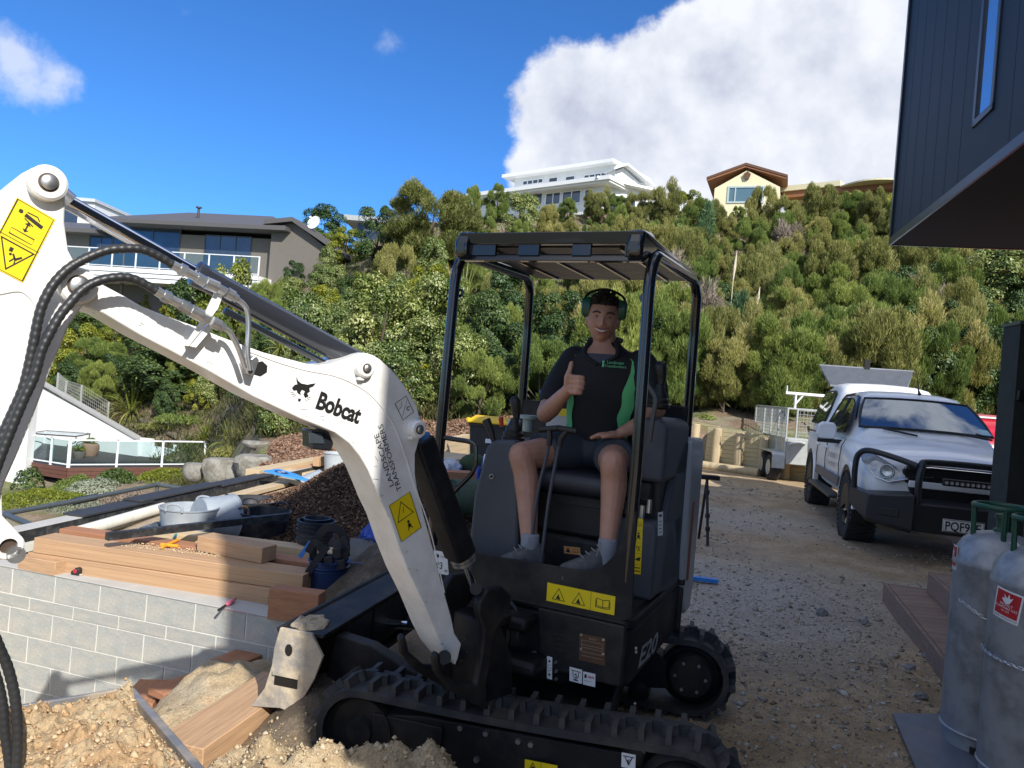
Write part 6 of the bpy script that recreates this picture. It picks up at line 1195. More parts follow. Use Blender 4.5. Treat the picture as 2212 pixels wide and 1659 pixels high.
# ---- house base, floor, front guard
FY = -0.47
def arcpoly(r, a0, a1, n, z): return [(r * math.cos(math.radians(a0 + (a1 - a0) * i / n)), r * math.sin(math.radians(a0 + (a1 - a0) * i / n))) for i in range(n + 1)]
fl = [(-.47, FY + .02), (.47, FY + .02), (.49, FY + .06), (.49, .40)] + arcpoly(.66, 38, 142, 12, 0) + [(-.49, .40), (-.49, FY + .06)]
MB().prism(Frame(HO, HU, HV), fl, .435, .66).build('house_frame', M_mblk, EX, bevel=.012, smooth=40); MB().prism(Frame(HO, HU, HV), [(x * 1.005, y * 1.005) for x, y in fl], .664, .70).build('floor_plate', M_mblk, EX, bevel=.008, smooth=40)
MB().box(HF, (-.44, .46), (FY + .05, .1), (.701, .712)).build('floor_mat', mat('wet_floor_mat', (.03, .032, .035), .25, var=.4, vscale=14, bump=.7, bscale=40), EX)
ff = Frame(HF(0, FY, 0), HU, V((0, 0, 1))); ff.n = -HV      # front face frame, n toward the viewer
rf = Frame(HF(.492, 0, 0), HV, V((0, 0, 1))); rf.n = HU     # right face
def fpt(px, py): a = hp(px, py, 'y', FY); return (a[0], a[2])
def rpt(px, py): a = hp(px, py, 'x', .492); return (a[1], a[2])
gp = [fpt(*p) for p in ((1009, 1192), (1114, 1209), (1195, 1222), (1262, 1234), (1290, 1230), (1310, 1216), (1326, 1200), (1342, 1174), (1352, 1143), (1355, 1105), (1374, 1105), (1365, 1336), (1340, 1344), (1068, 1286))]
x0 = -.47; gp = [(x0, gp[0][1]), ] + gp + [(x0, gp[-1][1] - .0)]
MB().prism(ff, gp, -.012, 0.0).build('front_guard', M_mblk, EX, smooth=0, bevel=.003)
q = [fpt(*p) for p in ((1184, 1358), (1340, 1362), (1333, 1524), (1180, 1490))]
MB().prism(ff, [(q[0][0] - .05, .685), (.47, .685), (.475, .44), (q[3][0], .44), (q[0][0] - .03, .5)], -.02, .012).build('service_cover', M_mblk, EX, bevel=.008, smooth=30)
for i in range(4): a, b = fpt(1200 + 3 * (i % 2), 1366 + 11 * i), fpt(1233, 1372 + 11 * i); MB().line(ff, [a, b], .007, .0135).build('vent_slot', M_bk, EX)
MB().tube([ff(x0, fpt(1068, 1286)[1] , .004), ff(.47, fpt(1340, 1344)[1] + .0, .004)], .006, 6).build('seam_edge', M_mblk, EX)
tail = [(.40, .66), (.42, .9), (.44, 1.1), (.46, 1.34), (.50, 1.40), (.62, 1.40), (.66, 1.2), (.68, .9), (.66, .60), (.55, .55), (.44, .58)]
def sidecover(s):
 mb = MB(); f = Frame(HF(0, 0, 0), HV, V((0, 0, 1)), HU)
 a = [hp(px, py, 'x', .50) for px, py in ((1485, 1001), (1478, 1084), (1473, 1200), (1470, 1300), (1484, 1312), (1496, 1287), (1503, 1001), (1502, 963), (1488, 968))]
 poly = [(max(.36, y), z) for _, y, z in a]; ymax = .66; poly = [(poly[0][0], poly[0][1]), poly[1], poly[2], (poly[3][0], .56), (.50, .50), (ymax - .04, .50), (ymax, .62), (ymax, 1.32), (ymax - .05, 1.40), (poly[-1][0] + .03, 1.41), (poly[-1][0] - .0, 1.38)]
 mb.prism(f, poly, .44 * s, .515 * s) if s > 0 else mb.prism(f, poly, -.515, -.44); mb.build('side_cover', mat('silver_side_cover', (.34, .36, .39), .4, coat=.3, var=.04), EX, bevel=.015, smooth=30, recalc=True)
sidecover(1); sidecover(-1)
MB().prism(Frame(HO, HU, HV), [(-.46, .42), (.46, .42)] + arcpoly(.655, 42, 138, 12, 0), .66, 1.36).build('tail_cover', mat('tail_white', (.7, .7, .7), .4), EX, smooth=40, bevel=.01); MB().box(HF, (-.44, .44), (.22, .45), (.70, 1.22)).build('engine_hood', M_mblk, EX, bevel=.02)
MB().box(HF, (.517, .5185), (.455, .50), (.68, 1.08)).build('orange_flash', mat('dark_orange', (.30, .06, .03), .5), EX)
# ---- consoles, seat
lc = [hp(px, py, 'y', -.30) for px, py in ((1018, 1190), (1023, 1070), (1036, 1021), (1049, 967), (1062, 953), (1074, 950), (1114, 950), (1121, 985), (1124, 1202))]
cf = Frame(HF(0, -.30, 0), HU, V((0, 0, 1))); cf.n = -HV
poly = [(x, z) for x, _, z in lc]; poly[0] = (poly[0][0] - .02, .71); poly[-1] = (poly[-1][0], .71); MB().prism(cf, poly, -.50, 0).build('left_console', M_grey, EX, bevel=.018, segs=3, smooth=40)
kx, _, kz = hp(1063, 1029, 'y', -.3); MB().cyl(cf(kx, kz, 0), cf(kx, kz, .008), .011, n=16).build('key_ring', M_zinc, EX); MB().cyl(cf(kx, kz, .0085), cf(kx, kz, .010), .008, n=16).build('key_slot', M_bk, EX)
rc = Frame(HF(0, -.06, 0), HU, V((0, 0, 1))); rc.n = -HV
MB().prism(rc, [(.27, .71), (.49, .71), (.49, 1.02), (.47, 1.05), (.27, 1.05)], -.4, .10).build('right_console_base', M_grey, EX, bevel=.02, segs=3)
MB().prism(rc, [(.33, 1.22), (.49, 1.22), (.49, 1.47), (.455, 1.50), (.345, 1.50), (.33, 1.48)], -.42, .06).build('right_armrest_console', M_grey, EX, bevel=.02, segs=3)
MB().prism(Frame(HF(.47, 0, 0), HV, V((0, 0, 1)), HU), [(-.02, .71), (.45, .66), (.45, 1.38), (.30, 1.40), (.16, 1.36), (.10, 1.2), (.04, 1.1)], -.03, .02).build('inner_side_panel', M_grey, EX, bevel=.015, recalc=True)
mb = MB(); mb.box(HF, (.29, .46), (-.05, .3), (1.05, 1.22)); mb.build('valve_bay', M_bk, EX)
MB().cbox(HF, (.37, -.08, 1.17), (.13, .04, .09)).build('latch_housing', M_mblk, EX, bevel=.012)
for x, z, r in ((.33, 1.10, .018), (.40, 1.09, .014), (.43, 1.12, .012)): MB().cyl(HF(x, -.09, z - .04), HF(x, -.09, z + .02), r, n=12).build('valve_stem', M_zinc if r < .015 else M_bk, EX)
sx, sz = .10, 1.22; M_seat = mat('seat_vinyl', (.022, .025, .034), .42, var=.1, bump=.1)
MB().cbox(HF, (sx, .02, sz - .045), (.46, .46, .10)).build('seat_cushion', M_seat, EX, bevel=.045, segs=5); MB().box(HF, (sx - .21, sx + .21), (.20, .28), (sz, sz + .38)).build('seat_back', M_seat, EX, bevel=.035, segs=4); MB().box(HF, (sx - .20, sx + .20), (-.14, .22), (.93, sz - .09)).build('seat_base', M_bk, EX, bevel=.02); MB().box(HF, (-.10, .30), (-.16, .25), (.71, .93)).build('battery_box', M_mblk, EX, bevel=.02)
for z in (1.06, 1.10, 1.135): MB().box(HF, (sx - .19, sx + .19), (-.150, -.14), (z, z + .012)).build('suspension_fold', M_mblk, EX)
MB().box(HF, (-.44, .44), (.40, .43), (1.2, 1.52)).build('rear_guard', M_mblk, EX); MB().box(HF, (.34, .47), (.36, .40), (1.3, 1.56)).build('rear_side_guard', M_mblk, EX, bevel=.01)
wl = hp(1200, 905, 'y', .39); MB().box(HF, (wl[0] - .05, wl[0] + .11), (.385, .39), (wl[2] - .08, wl[2] + .05)).build('instruction_sheet', mat('pale_print', (.45, .48, .5), .5), EX); MB().box(HF, (wl[0] + .02, wl[0] + .10), (.380, .384), (wl[2] + .02, wl[2] + .06)).build('yellow_sticker', M_yd, EX)
# ---- canopy
def cpost(pts, name='canopy_post', r=.0245): MB().tube(pts, r, 14).build(name, M_post, EX, smooth=50)
RZ = 2.19
for s in (-1, 1):
 lo = .73 if s > 0 else .74
 cpost([HF(.45 * s, -.445, lo), HF(.455 * s, -.45, 1.3), HF(.445 * s, -.45, 2.02)] + [HF(.445 * s, -.45 + .10 * (1 - math.cos(a)), 2.02 + .15 * math.sin(a)) for a in np.linspace(.3, 1.57, 6)] + [HF(.45 * s, .30, RZ), HF(.455 * s, .37, RZ - .02), HF(.46 * s, .41, RZ - .08), HF(.46 * s, .42, 1.9), HF(.46 * s, .44, 1.2)])
 e = HF(.425 * s, -.43, 1.99); MB().lathe(Frame(e, HU, V((0, 0, 1)), -HV), [(.008, 0), (.02, 0), (.02, .006), (.008, .006), (.008, 0)], 14).build('lifting_eye', M_post, EX)
roofp = [(-.42, -.46), (.42, -.46), (.455, .40), (.42, .45), (-.42, .45), (-.455, .40)]
MB().prism(Frame(HO, HU, HV), roofp, RZ + .022, RZ + .045).build('canopy_roof', M_post, EX, bevel=.008)
MB().prism(Frame(HO, HU, HV), [(x * .93, y * .93) for x, y in roofp], RZ + .004, RZ + .020).build('roof_lining', mat('glossy_lining', (.03, .026, .024), .33, 0, var=.6, vscale=2.2, bump=.8, bscale=3), EX)
for i in range(4): x = -.3 + i * .2; MB().box(HF, (x, x + .012), (-.42, .40), (RZ - .004, RZ + .003)).build('lining_rib', M_post, EX)
yv = -.50
for z0, z1 in ((2.125, 2.158), (2.196, 2.245)): MB().prism(Frame(HF(-.41, 0, 0), HV, V((0, 0, 1)), HU), [(yv, z0), (yv - .008 if z0 > 2.15 else yv + .02, z1), (yv + .03, z1), (yv + .04, z0)], 0, .83).build('visor_bar', M_post, EX, bevel=.004, recalc=True)
for a, b in ((-.41, -.235), (-.125, -.03), (.12, .20), (.345, .42)): MB().box(HF, (a, b), (yv + .01, yv + .03), (2.15, 2.20)).build('visor_upright', M_post, EX)
MB().box(HF, (-.42, .43), (yv + .02, .44), (2.225, 2.245)).build('roof_skin', M_post, EX, bevel=.006)
for s in (-1, 1): MB().prism(Frame(HF(.39 * s - .035, 0, 0), HV, V((0, 0, 1)), HU), [(-.52, 2.14), (-.525, 2.20), (-.49, 2.255), (-.36, 2.268), (-.28, 2.245), (-.28, 2.2), (-.45, 2.13)], 0, .07).build('roof_horn', M_post, EX, bevel=.018, segs=3, recalc=True)
def h3(px, py, y=-.45): return HF(*hp(px, py, 'y', y))
MB().tube(bez([h3(960, 945.5), h3(990, 950), h3(1013, 954), h3(1026, 962), h3(1027.5, 985), h3(1026, 1008), h3(1016, 1027), h3(990, 1053), h3(968, 1076)], 4), .011, 10).build('grab_bar', M_post, EX)
# ---- levers and joysticks
def y3(px, py, y): return HF(*hp(px, py, 'y', y))
for k, (pts, g) in enumerate(((((1143.6, 1215), (1160.8, 1070), (1178, 997), (1186, 958)), ((1166, 928), (1206, 925), (1188, 945))), (((1168, 1220), (1185, 1085), (1202.5, 987), (1209, 958)), ((1207, 925), (1246, 932), (1212, 946))))):
 P = [y3(*p, -.36) for p in pts]; MB().tube(bez(P, 5), .0075, 8).build('travel_lever', M_grey, EX); a, b, c = [y3(*p, -.36) for p in g]; MB().tube([a, b], .0135, 12).build('lever_grip', M_bk, EX, smooth=50); MB().tube([P[-1] - V((0, 0, .01)), c, (a + b) / 2], [.012, .014, .012], 10).build('lever_neck', M_bk, EX)
def joystick(px, py, y, s, red):
 b = y3(px, py, y); f = Frame(b, HU, HV); MB().lathe(f, [(.052 * s, 0), (.054 * s, .014), (.046 * s, .02), (.048 * s, .035), (.038 * s, .045), (.04 * s, .058), (.026 * s, .075), (.018 * s, .10), (0, .105)], 20).build('joystick_boot', M_bk, EX, smooth=50); q = f(.004, .01, .10); MB().tube([f(0, 0, .08), q, f(.002, .005, .14), f(-.004, -.004, .185), f(-.004, -.01, .20)], [.012, .015, .022, .026, .016], 14).build('joystick_grip', M_bk, EX, smooth=60)
joystick(1108, 951, -.22, 1.0, 0); joystick(1422, 880, -.1, .95, 0)
MB().tube([y3(1069, 965, -.28), y3(1062, 935, -.28), y3(1050, 907, -.28)], [.008, .016, .021], 12).build('blade_lever', M_bk, EX, smooth=60); MB().tube([y3(1084, 921, -.2), y3(1082, 905, -.2), y3(1083, 900, -.2)], [.009, .012, .009], 10).build('red_knob', mat('red_plastic', (.45, .02, .01), .4), EX, smooth=60)
MB().tube(bez([y3(1393, 816, -.2), y3(1402, 835, -.2), y3(1416, 861, -.2), y3(1411, 900, -.2), y3(1403, 955, -.2)], 5), .011, 8).build('lock_lever', mat('lever_grey', (.05, .055, .06), .35), EX)
c = y3(1140, 932, .12); f = Frame(c, HU, HV); MB().lathe(f, [(0, .085), (.045, .083), (.05, .075), (.05, .065), (.03, .06), (.028, 0), (0, 0)], 20).build('filler_cap', mat('pale_green_grey', (.28, .33, .30), .5), EX, smooth=50)
MB().tube([HF(-.30, .02, .71), HF(-.30, .02, .95)], .05, 12).build('pedestal', M_bk, EX)
# ---- swing casting and boom
BN = V((0.683, -0.73, 0)); BH = V((-0.73, -0.683, 0)); BO = V((-0.2, 2.72, 0)); BP = Frame(BO, BH, V((0, 0, 1)), BN); BW = .075
def bp(px, py, d=0.0): p = on(px, py, BO + BN * d, BN) - BO; return (p.dot(BH), p.z)
def bw(px, py, d=0.0): return on(px, py, BO + BN * d, BN)
OUT = [(185, 585), (222, 615), (271, 641), (305, 661), (365, 685), (425, 706), (473, 726), (568, 761), (663, 786), (686, 789), (714, 786), (745, 776), (773, 765), (788, 762), (806, 767), (821, 776), (852, 804), (878, 838), (898, 871), (908, 904), (915, 927), (906, 950), (897, 981), (897, 1022), (901, 1050), (916, 1114), (936, 1186), (950, 1243), (976, 1337), (982, 1368), (997, 1391), (990, 1420), (984, 1437), (959, 1405), (942, 1371), (913, 1300), (885, 1243), (863, 1186), (842, 1124), (826, 1091), (811, 1053), (796, 1017), (778, 986), (755, 958), (724, 935), (688, 920), (647, 904), (545, 856), (442, 797), (300, 723), (223, 677), (161, 656), (140, 640), (140, 600), (160, 582)]
poly = [bp(x, y, BW) for x, y in OUT]
MB().prism(BP, poly, -BW, BW).build('boom', M_white, EX, bevel=.004, smooth=30, recalc=True)
weld = bez([bw(x, y, BW + .0015) for x, y in ((520, 752), (600, 782), (663, 800), (724, 812), (775, 835), (811, 863), (842, 904), (862, 945), (878, 991), (893, 1042), (929, 1145), (960, 1280))], 5)
MB().tube(weld, .0022, 6).build('weld_seam', M_white, EX)
def boss(px, py, r, d0, d1, name='pin_boss', m=None, pin=None, rp=None):
 a, b = bp(px, py, d1); MB().lathe(Frame(BP(a, b, d0), BH, V((0, 0, 1)), BN), [(0, 0), (r, 0), (r, (d1 - d0) - .006), (r - .006, d1 - d0), (0, d1 - d0)], 36).build(name, m or M_white, EX, smooth=40)
 rp = rp or r * .5; MB().lathe(Frame(BP(a, b, d1), BH, V((0, 0, 1)), BN), [(rp, -.001), (rp, .006), (rp - .004, .009), (0, .009)], 28).build('pin_end', M_zinc, EX, smooth=40); MB().lathe(Frame(BP(a, b, d1), BH, V((0, 0, 1)), BN), [(rp + .004, 0.0), (rp + .004, .0012), (rp, .0012)], 28).build('pin_grime_ring', mat('rust_grime', (.10, .07, .045), .9, var=.3, vscale=60), EX)  # thin brown ring of rusty grime round the pin end
rs_ = random.Random(9); sc_ = MB()
for i in range(46):
 e_ = OUT[30 + i % 22]; a_ = bp(e_[0] + rs_.uniform(-4, 22), e_[1] + rs_.uniform(-22, 8), BW); g_ = rs_.uniform(-.5, .9); l_ = rs_.uniform(.004, .022); sc_.line(BP.at(0, 0, BW), [a_, (a_[0] + l_ * math.cos(g_), a_[1] + l_ * math.sin(g_))], rs_.uniform(.0006, .0018), .0009)
sc_.build('paint_scuffs', mat('scuff_grey', (.16, .14, .12), .8), EX, smooth=0)['kind'] = 'stuff'
boss(170, 617, .044, -.12, .115, rp=.021); boss(793, 796, .031, BW, .105, rp=.012); boss(907, 928, .031, BW - .02, .105, rp=.012)
for px, py in ((778, 818), (890, 946)): MB().cbox(BP, (*bp(px, py, BW + .01), BW + .01), (.02, .012, .02)).build('grease_tab', M_white, EX, bevel=.003)
ARM = [(-200, 640), (-150, 520), (-60, 455), (0, 413), (46, 375), (70, 362), (100, 357), (128, 370), (140, 395), (141, 430), (139, 480), (147, 540), (165, 575), (190, 590), (200, 625), (180, 660), (150, 700), (130, 750), (110, 796), (92, 845), (64, 919), (33, 991), (10, 1042), (4, 1060), (5, 1114), (26, 1137), (43, 1155), (50, 1173), (47, 1196), (31, 1206), (0, 1211), (-30, 1200), (-50, 1150), (-90, 1060), (-160, 900)]
MB().prism(BP, [bp(x, y, .085) for x, y in ARM], -.085, .085).build('dipper_arm', M_white, EX, bevel=.005, smooth=30, recalc=True)
boss(105, 394, .041, -.12, .118, rp=.0175); a, b = bp(17, 1179, .09); MB().lathe(Frame(BP(a, b, .084), BH, V((0, 0, 1)), BN), [(.018, 0), (.032, 0), (.032, .012), (.028, .016), (.019, .016), (.018, .012), (.018, 0)], 28).build('bucket_pin_bush', M_white, EX); MB().disc(Frame(BP(a, b, .0865), BH, V((0, 0, 1)), BN), (0, 0), .018, 0, 20).build('pin_bore', mat('bore_brown', (.05, .03, .02), .7), EX)
MB().tube(bez([bw(x, y, .0865) for x, y in ((-30, 640), (0, 634), (40, 628), (62, 640), (78, 662), (85, 690))], 5), .003, 6).build('weld_seam', M_white, EX)
a, b = bw(140, 436, 0), bw(425, 592, 0); MB().cyl(bw(120, 422, 0), b, .0195, n=28).build('chrome_rod', M_chr, EX, smooth=50); MB().cyl(bw(112, 412), bw(146, 441), .03, n=20).build('rod_eye', M_zinc, EX)
c0, c1 = bw(418, 588, 0), bw(800, 797, 0); d = (c1 - c0).normalized(); MB().tube([c0, c0 + d * .004, c0 + d * .03, c0 + d * .034, c1], [.030, .037, .037, .035, .035], 28).build('arm_cylinder', mat('cylinder_grey', (.028, .031, .04), .3, coat=.5, var=.04), EX, smooth=40)
off = BN * .0 + V((0, 0, -.058)); MB().tube(bez([c0 + off + d * .1, c0 + off + d * .4, c0 + off + d * .75], 4), .010, 8).build('cylinder_line', M_cyl, EX)
g0, g1 = bw(905, 945, 0), bw(1003, 1215, 0); d = (g1 - g0).normalized(); s = d.cross(BN).normalized(); MB().loft([[g0 + s * -.035 + BN * .05, g0 + s * .045 + BN * .05, g0 + s * .05 - BN * .05, g0 - s * .035 - BN * .05], [g0 + d * .5 - s * .04 + BN * .05, g0 + d * .5 + s * .048 + BN * .05, g0 + d * .5 + s * .048 - BN * .05, g0 + d * .5 - s * .04 - BN * .05]]).build('cylinder_guard', M_mblk, EX, bevel=.012, segs=3, recalc=True); MB().cyl(g0, g1, .042, n=24).build('boom_cylinder', M_cyl, EX, smooth=50); MB().cyl(bw(998, 1195), bw(1026, 1275), .017, n=20).build('chrome_rod', M_chr, EX)
for t in (.94, .97): q = g0.lerp(g1, t); MB().cyl(q, q + d * .012, .047, n=24).build('gland_ring', M_zinc, EX)
def sl(poly, d0, d1, name='swing_bracket', m=M_mblk, bv=.01): return MB().prism(BP, [bp(x, y, 0) for x, y in poly], d0, d1).build(name, m, EX, bevel=bv, segs=3, smooth=35, recalc=True)
for d0, d1 in ((.085, .12), (-.12, -.085)): sl([(990, 1285), (1008, 1255), (1040, 1250), (1062, 1268), (1058, 1300), (1030, 1340), (1018, 1400), (1008, 1460), (1012, 1510), (985, 1500), (930, 1468), (900, 1430), (896, 1395), (905, 1385), (915, 1425), (950, 1455), (985, 1455), (995, 1400), (1002, 1340), (990, 1310)], d0, d1)
sl([(1010, 1330), (1045, 1320), (1075, 1400), (1078, 1480), (1040, 1500), (1005, 1500), (1000, 1420)], -.085, .085); MB().cyl(bw(960, 1420, -.124), bw(960, 1420, .124), .024, n=20).build('boom_foot_pin', M_mblk, EX); MB().cyl(bw(1028, 1272, -.13), bw(1028, 1272, .13), .022, n=20).build('cylinder_pin', M_mblk, EX)
kp = HF(*hp(1058, 1440, 'y', -.62)); MB().lathe(Frame(V((kp.x, kp.y, .40)), HU, HV), [(0, 0), (.075, 0), (.08, .03), (.06, .05), (.055, .22), (.07, .24), (.07, .27), (.02, .275), (.02, .285), (0, .285)], 24).build('swing_post', M_mblk, EX)
MB().box(HF, (-.30, .16), (-.62, FY), (.44, .50)).build('swing_nose', M_mblk, EX, bevel=.02); MB().box(HF, (-.26, .10), (-.60, FY), (.60, .66)).build('swing_nose', M_mblk, EX, bevel=.02)
a, b = HF(*hp(1085, 1440, 'y', -.6)), HF(*hp(1180, 1400, 'y', -.42)); MB().cyl(a, b, .017, n=14).build('swing_rod', M_chr, EX); MB().box(HF, (-.47, -.05), (FY + .03, FY + .035), (.44, .68)).build('dark_recess', M_bk, EX)
for k, pts in enumerate((((1075, 1310), (1100, 1300), (1120, 1330), (1118, 1380)), ((1070, 1330), (1092, 1335), (1100, 1375), (1090, 1410)))): MB().tube(bez([y3(*p, -.5) for p in pts], 6), .009, 8).build('hydraulic_hose', M_hose, EX)
def spiral(pts, d, r=.0112, name='wrapped_hose', pitch=.017):
 P = bez([bw(x, y, d) for x, y in pts], 10); L = [0]
 for a_, b_ in zip(P[:-1], P[1:]): L.append(L[-1] + (b_ - a_).length)
 n = int(L[-1] / pitch * 4); Q, R = [], []
 for i in range(n + 1):
  t = L[-1] * i / n; k = max(j for j in range(len(L) - 1) if L[j] <= t + 1e-9); q = P[k].lerp(P[k + 1], (t - L[k]) / max(1e-9, L[k + 1] - L[k])); Q.append(q); R.append(r * (.92, 1.0, 1.03, 1.01)[i % 4])
 MB().tube(Q, R, 12).build(name, M_hose, EX, smooth=60)
spiral([(376, 574), (343, 554), (307, 539), (269, 537), (230, 541), (184, 559), (148, 580), (120, 608), (102, 636), (88, 669), (79, 707), (69, 759), (51, 835), (26, 894), (5, 940), (-20, 1000), (-40, 1080)], .135)
spiral([(343, 632), (315, 615), (282, 601), (246, 600), (210, 608), (179, 625), (154, 651), (131, 679), (110, 715), (90, 756), (74, 812), (51, 862), (33, 905), (15, 950), (-8, 1010), (-30, 1080)], .15)
spiral([(-30, 1330), (0, 1402), (17, 1442), (31, 1499), (37, 1556), (38.5, 1613), (33, 1700)], .16); spiral([(-26, 1420), (-6, 1471), (6, 1528), (11, 1585), (20, 1642), (24, 1700)], .14)
def fitting(pts, rs, d):
 P = [bw(x, y, d) for x, y in pts]
 for i in range(len(P) - 1): n = 6 if i % 2 else 16; MB().cyl(P[i], P[i + 1], rs[i], n=n).build('hose_fitting', M_zinc, EX, smooth=30)
fitting([(372, 572), (388, 580), (402, 587), (425, 599), (444, 610), (470, 621), (487, 630)], [.0125, .0165, .0125, .0155, .017, .012], .135); fitting([(338, 628), (352, 637), (366, 645), (390, 657), (412, 670), (436, 683), (454, 692)], [.0125, .0165, .0125, .0155, .017, .012], .15)
fitting([(490, 632), (504, 640), (512, 646)], [.0155, .012], .135); fitting([(458, 695), (474, 703), (484, 709)], [.0155, .012], .15)
MB().tube(bez([bw(x, y, .125) for x, y in ((508, 643), (524, 655), (534, 672), (537, 707), (535, 761), (541, 800))], 6), .0075, 10).build('steel_line', M_zinc, EX, smooth=60); MB().tube(bez([bw(x, y, .13) for x, y in ((480, 707), (495, 716), (509, 740), (519, 764), (529, 795))], 6), .0075, 10).build('steel_line', M_zinc, EX, smooth=60)
sl_ = lambda poly, d0, d1, name, m: MB().prism(BP, [bp(x, y, d1) for x, y in poly], d0, d1).build(name, m, EX, bevel=.002, smooth=0, recalc=True)
pl = [bp(x, y, .12) for x, y in ((479, 616), (485, 628), (471, 666), (446, 700), (407, 748), (398, 746), (435, 692), (453, 654), (466, 625))]; MB().prism(BP, pl, .115, .121).build('hose_bracket', M_white, EX, smooth=0, recalc=True, bevel=.001)
pb = [bw(398, 747, BW), bw(410, 750, BW), bw(450, 703, BW), bw(440, 696, BW)]; MB().loft([pb, [p + BN * .045 for p in pb]]).build('bracket_foot', M_white, EX, recalc=True)
sl_([(530, 785), (552, 768), (560, 778), (548, 812), (536, 808)], BW + .002, .12, 'line_clamp', M_zinc); so = [bp(x, y, BW) for x, y in ((548, 784), (566, 780), (577, 790), (576, 804), (562, 813), (546, 808))]; MB().prism(BP, so, BW + .001, BW + .0018).build('slot_opening', M_bk, EX, smooth=0)
wp = [bp(x, y, 0) for x, y in ((660, 925), (700, 928), (712, 955), (706, 972), (662, 968))]; MB().prism(BP, wp, -.03, .03).build('work_lamp', M_cyl, EX, bevel=.006, recalc=True); MB().prism(BP, [bp(x, y, .03) for x, y in ((666, 934), (694, 937), (700, 958), (668, 957))], .031, .034).build('lamp_lens', M_glass_sky, EX, smooth=0)
# ---- prints
def quadframe(f0, to2, pts):  # pts: tl, tr, br, bl in image pixels on the plane of frame f0 -> frame at bl, width, height
 tl, tr, br, bl = [to2(*p) for p in pts]; o = f0(bl[0], bl[1], 0); U = f0(br[0], br[1], 0) - o; Vv = f0(tl[0], tl[1], 0) - o; fr = Frame(o, U, Vv); fr.n = f0.n; fr.v = Vv.normalized(); return fr, U.length, Vv.length
def tri(mb, fr, cx, cy, s, w, d): mb.line(fr, [(cx - s, cy - s * .8), (cx + s, cy - s * .8), (cx, cy + s * .95)], w, d, True)
def person_icon(mb, fr, cx, cy, s, d): mb.disc(fr, (cx, cy + s * .75), s * .22, d, 12); mb.flat(fr, [(cx - s * .3, cy - s * .1), (cx - s * .22, cy + s * .45), (cx + s * .22, cy + s * .45), (cx + s * .3, cy - s * .1)], d); mb.line(fr, [(cx - s * .4, cy - s * .5), (cx - s * .2, cy - s * .1), (cx + s * .2, cy - s * .1), (cx + s * .4, cy - s * .5)], s * .14, d)
def book_icon(mb, fr, cx, cy, s, d):
 for k in (-1, 1): mb.line(fr, [(cx, cy - s * .4), (cx + k * s * .7, cy - s * .3), (cx + k * s * .7, cy + s * .5), (cx, cy + s * .35)], s * .07, d, True)
 mb.line(fr, [(cx - s * .8, cy + s * .35), (cx - s * .8, cy - s * .45), (cx, cy - s * .52), (cx + s * .8, cy - s * .45), (cx + s * .8, cy + s * .35)], s * .07, d)
def plate(fr, w, h, name, m, d=.001, th=.0008): return MB().box(fr, (0, w), (0, h), (d, d + th)).build(name, m, EX, smooth=0)
D = .0024
fr, w, h = quadframe(BP.at(0, 0, .085), lambda x, y: bp(x, y, .085), ((36, 426), (122, 470), (49, 611), (-38, 566))); o = plate(fr, w, h, 'warning_decal', M_yd); mb = MB(); e = w * .035
mb.line(fr, [(e, e), (w - e, e), (w - e, h - e), (e, h - e)], w * .018, D, True); mb.line(fr, [(0, h * .47), (w, h * .47)], w * .016, D)
mb.disc(fr, (w * .22, h * .86), w * .055, D); mb.line(fr, [(w * .34, h * .845), (w * .82, h * .80)], w * .10, D); mb.line(fr, [(w * .36, h * .89), (w * .62, h * .90), (w * .70, h * .855)], w * .03, D); mb.line(fr, [(w * .36, h * .80), (w * .62, h * .75)], w * .03, D)
mb.line(fr, [(w * .5, h * .74), (w * .5, h * .66)], w * .04, D); mb.flat(fr, [(w * .42, h * .73), (w * .58, h * .73), (w * .5, h * .775)], D); mb.flat(fr, [(w * .42, h * .665), (w * .5, h * .625), (w * .58, h * .665)], D); mb.line(fr, [(w * .2, h * .52), (w * .78, h * .52), (w * .78, h * .60), (w * .2, h * .60)], w * .015, D, True)
mb.line(fr, [(w * .1, h * .42), (w * .92, h * .42), (w * .51, h * .06)], w * .035, D, True); mb.line(fr, [(w * .42, h * .36), (w * .42, h * .30)], w * .09, D); mb.line(fr, [(w * .5, h * .29), (w * .60, h * .23), (w * .72, h * .30)], w * .05, D); mb.line(fr, [(w * .58, h * .25), (w * .50, h * .17)], w * .035, D); mb.line(fr, [(w * .6, h * .24), (w * .62, h * .17)], w * .03, D); mb.disc(fr, (w * .45, h * .27), w * .035, D); mb.build('decal_print', M_bk, o, org=HO, smooth=0)
fr, w, h = quadframe(BP.at(0, 0, BW), lambda x, y: bp(x, y, BW), ((840, 1092), (882, 1062), (909, 1139), (866, 1170))); o = plate(fr, w, h, 'warning_decal', M_yd); mb = MB(); tri(mb, fr, w * .5, h * .68, w * .38, w * .03, D); mb.line(fr, [(w * .45, h * .62), (w * .55, h * .76)], w * .025, D); person_icon(mb, fr, w * .55, h * .22, w * .26, D); mb.line(fr, [(0, 0), (w, 0), (w, h), (0, h)], w * .02, D, True); mb.build('decal_print', M_bk, o, org=HO, smooth=0)
fr, w, h = quadframe(BP.at(0, 0, BW), lambda x, y: bp(x, y, BW), ((691, 843), (795, 880), (779, 915), (680, 878))); MB().text(fr.at(0, -h * .05), 'Bobcat', h * 1.42, .0012, bold=h * .055, xs=w / (h * 1.42 * 2.95), sp=.98).build('brand_lettering', M_bk, EX, smooth=0)
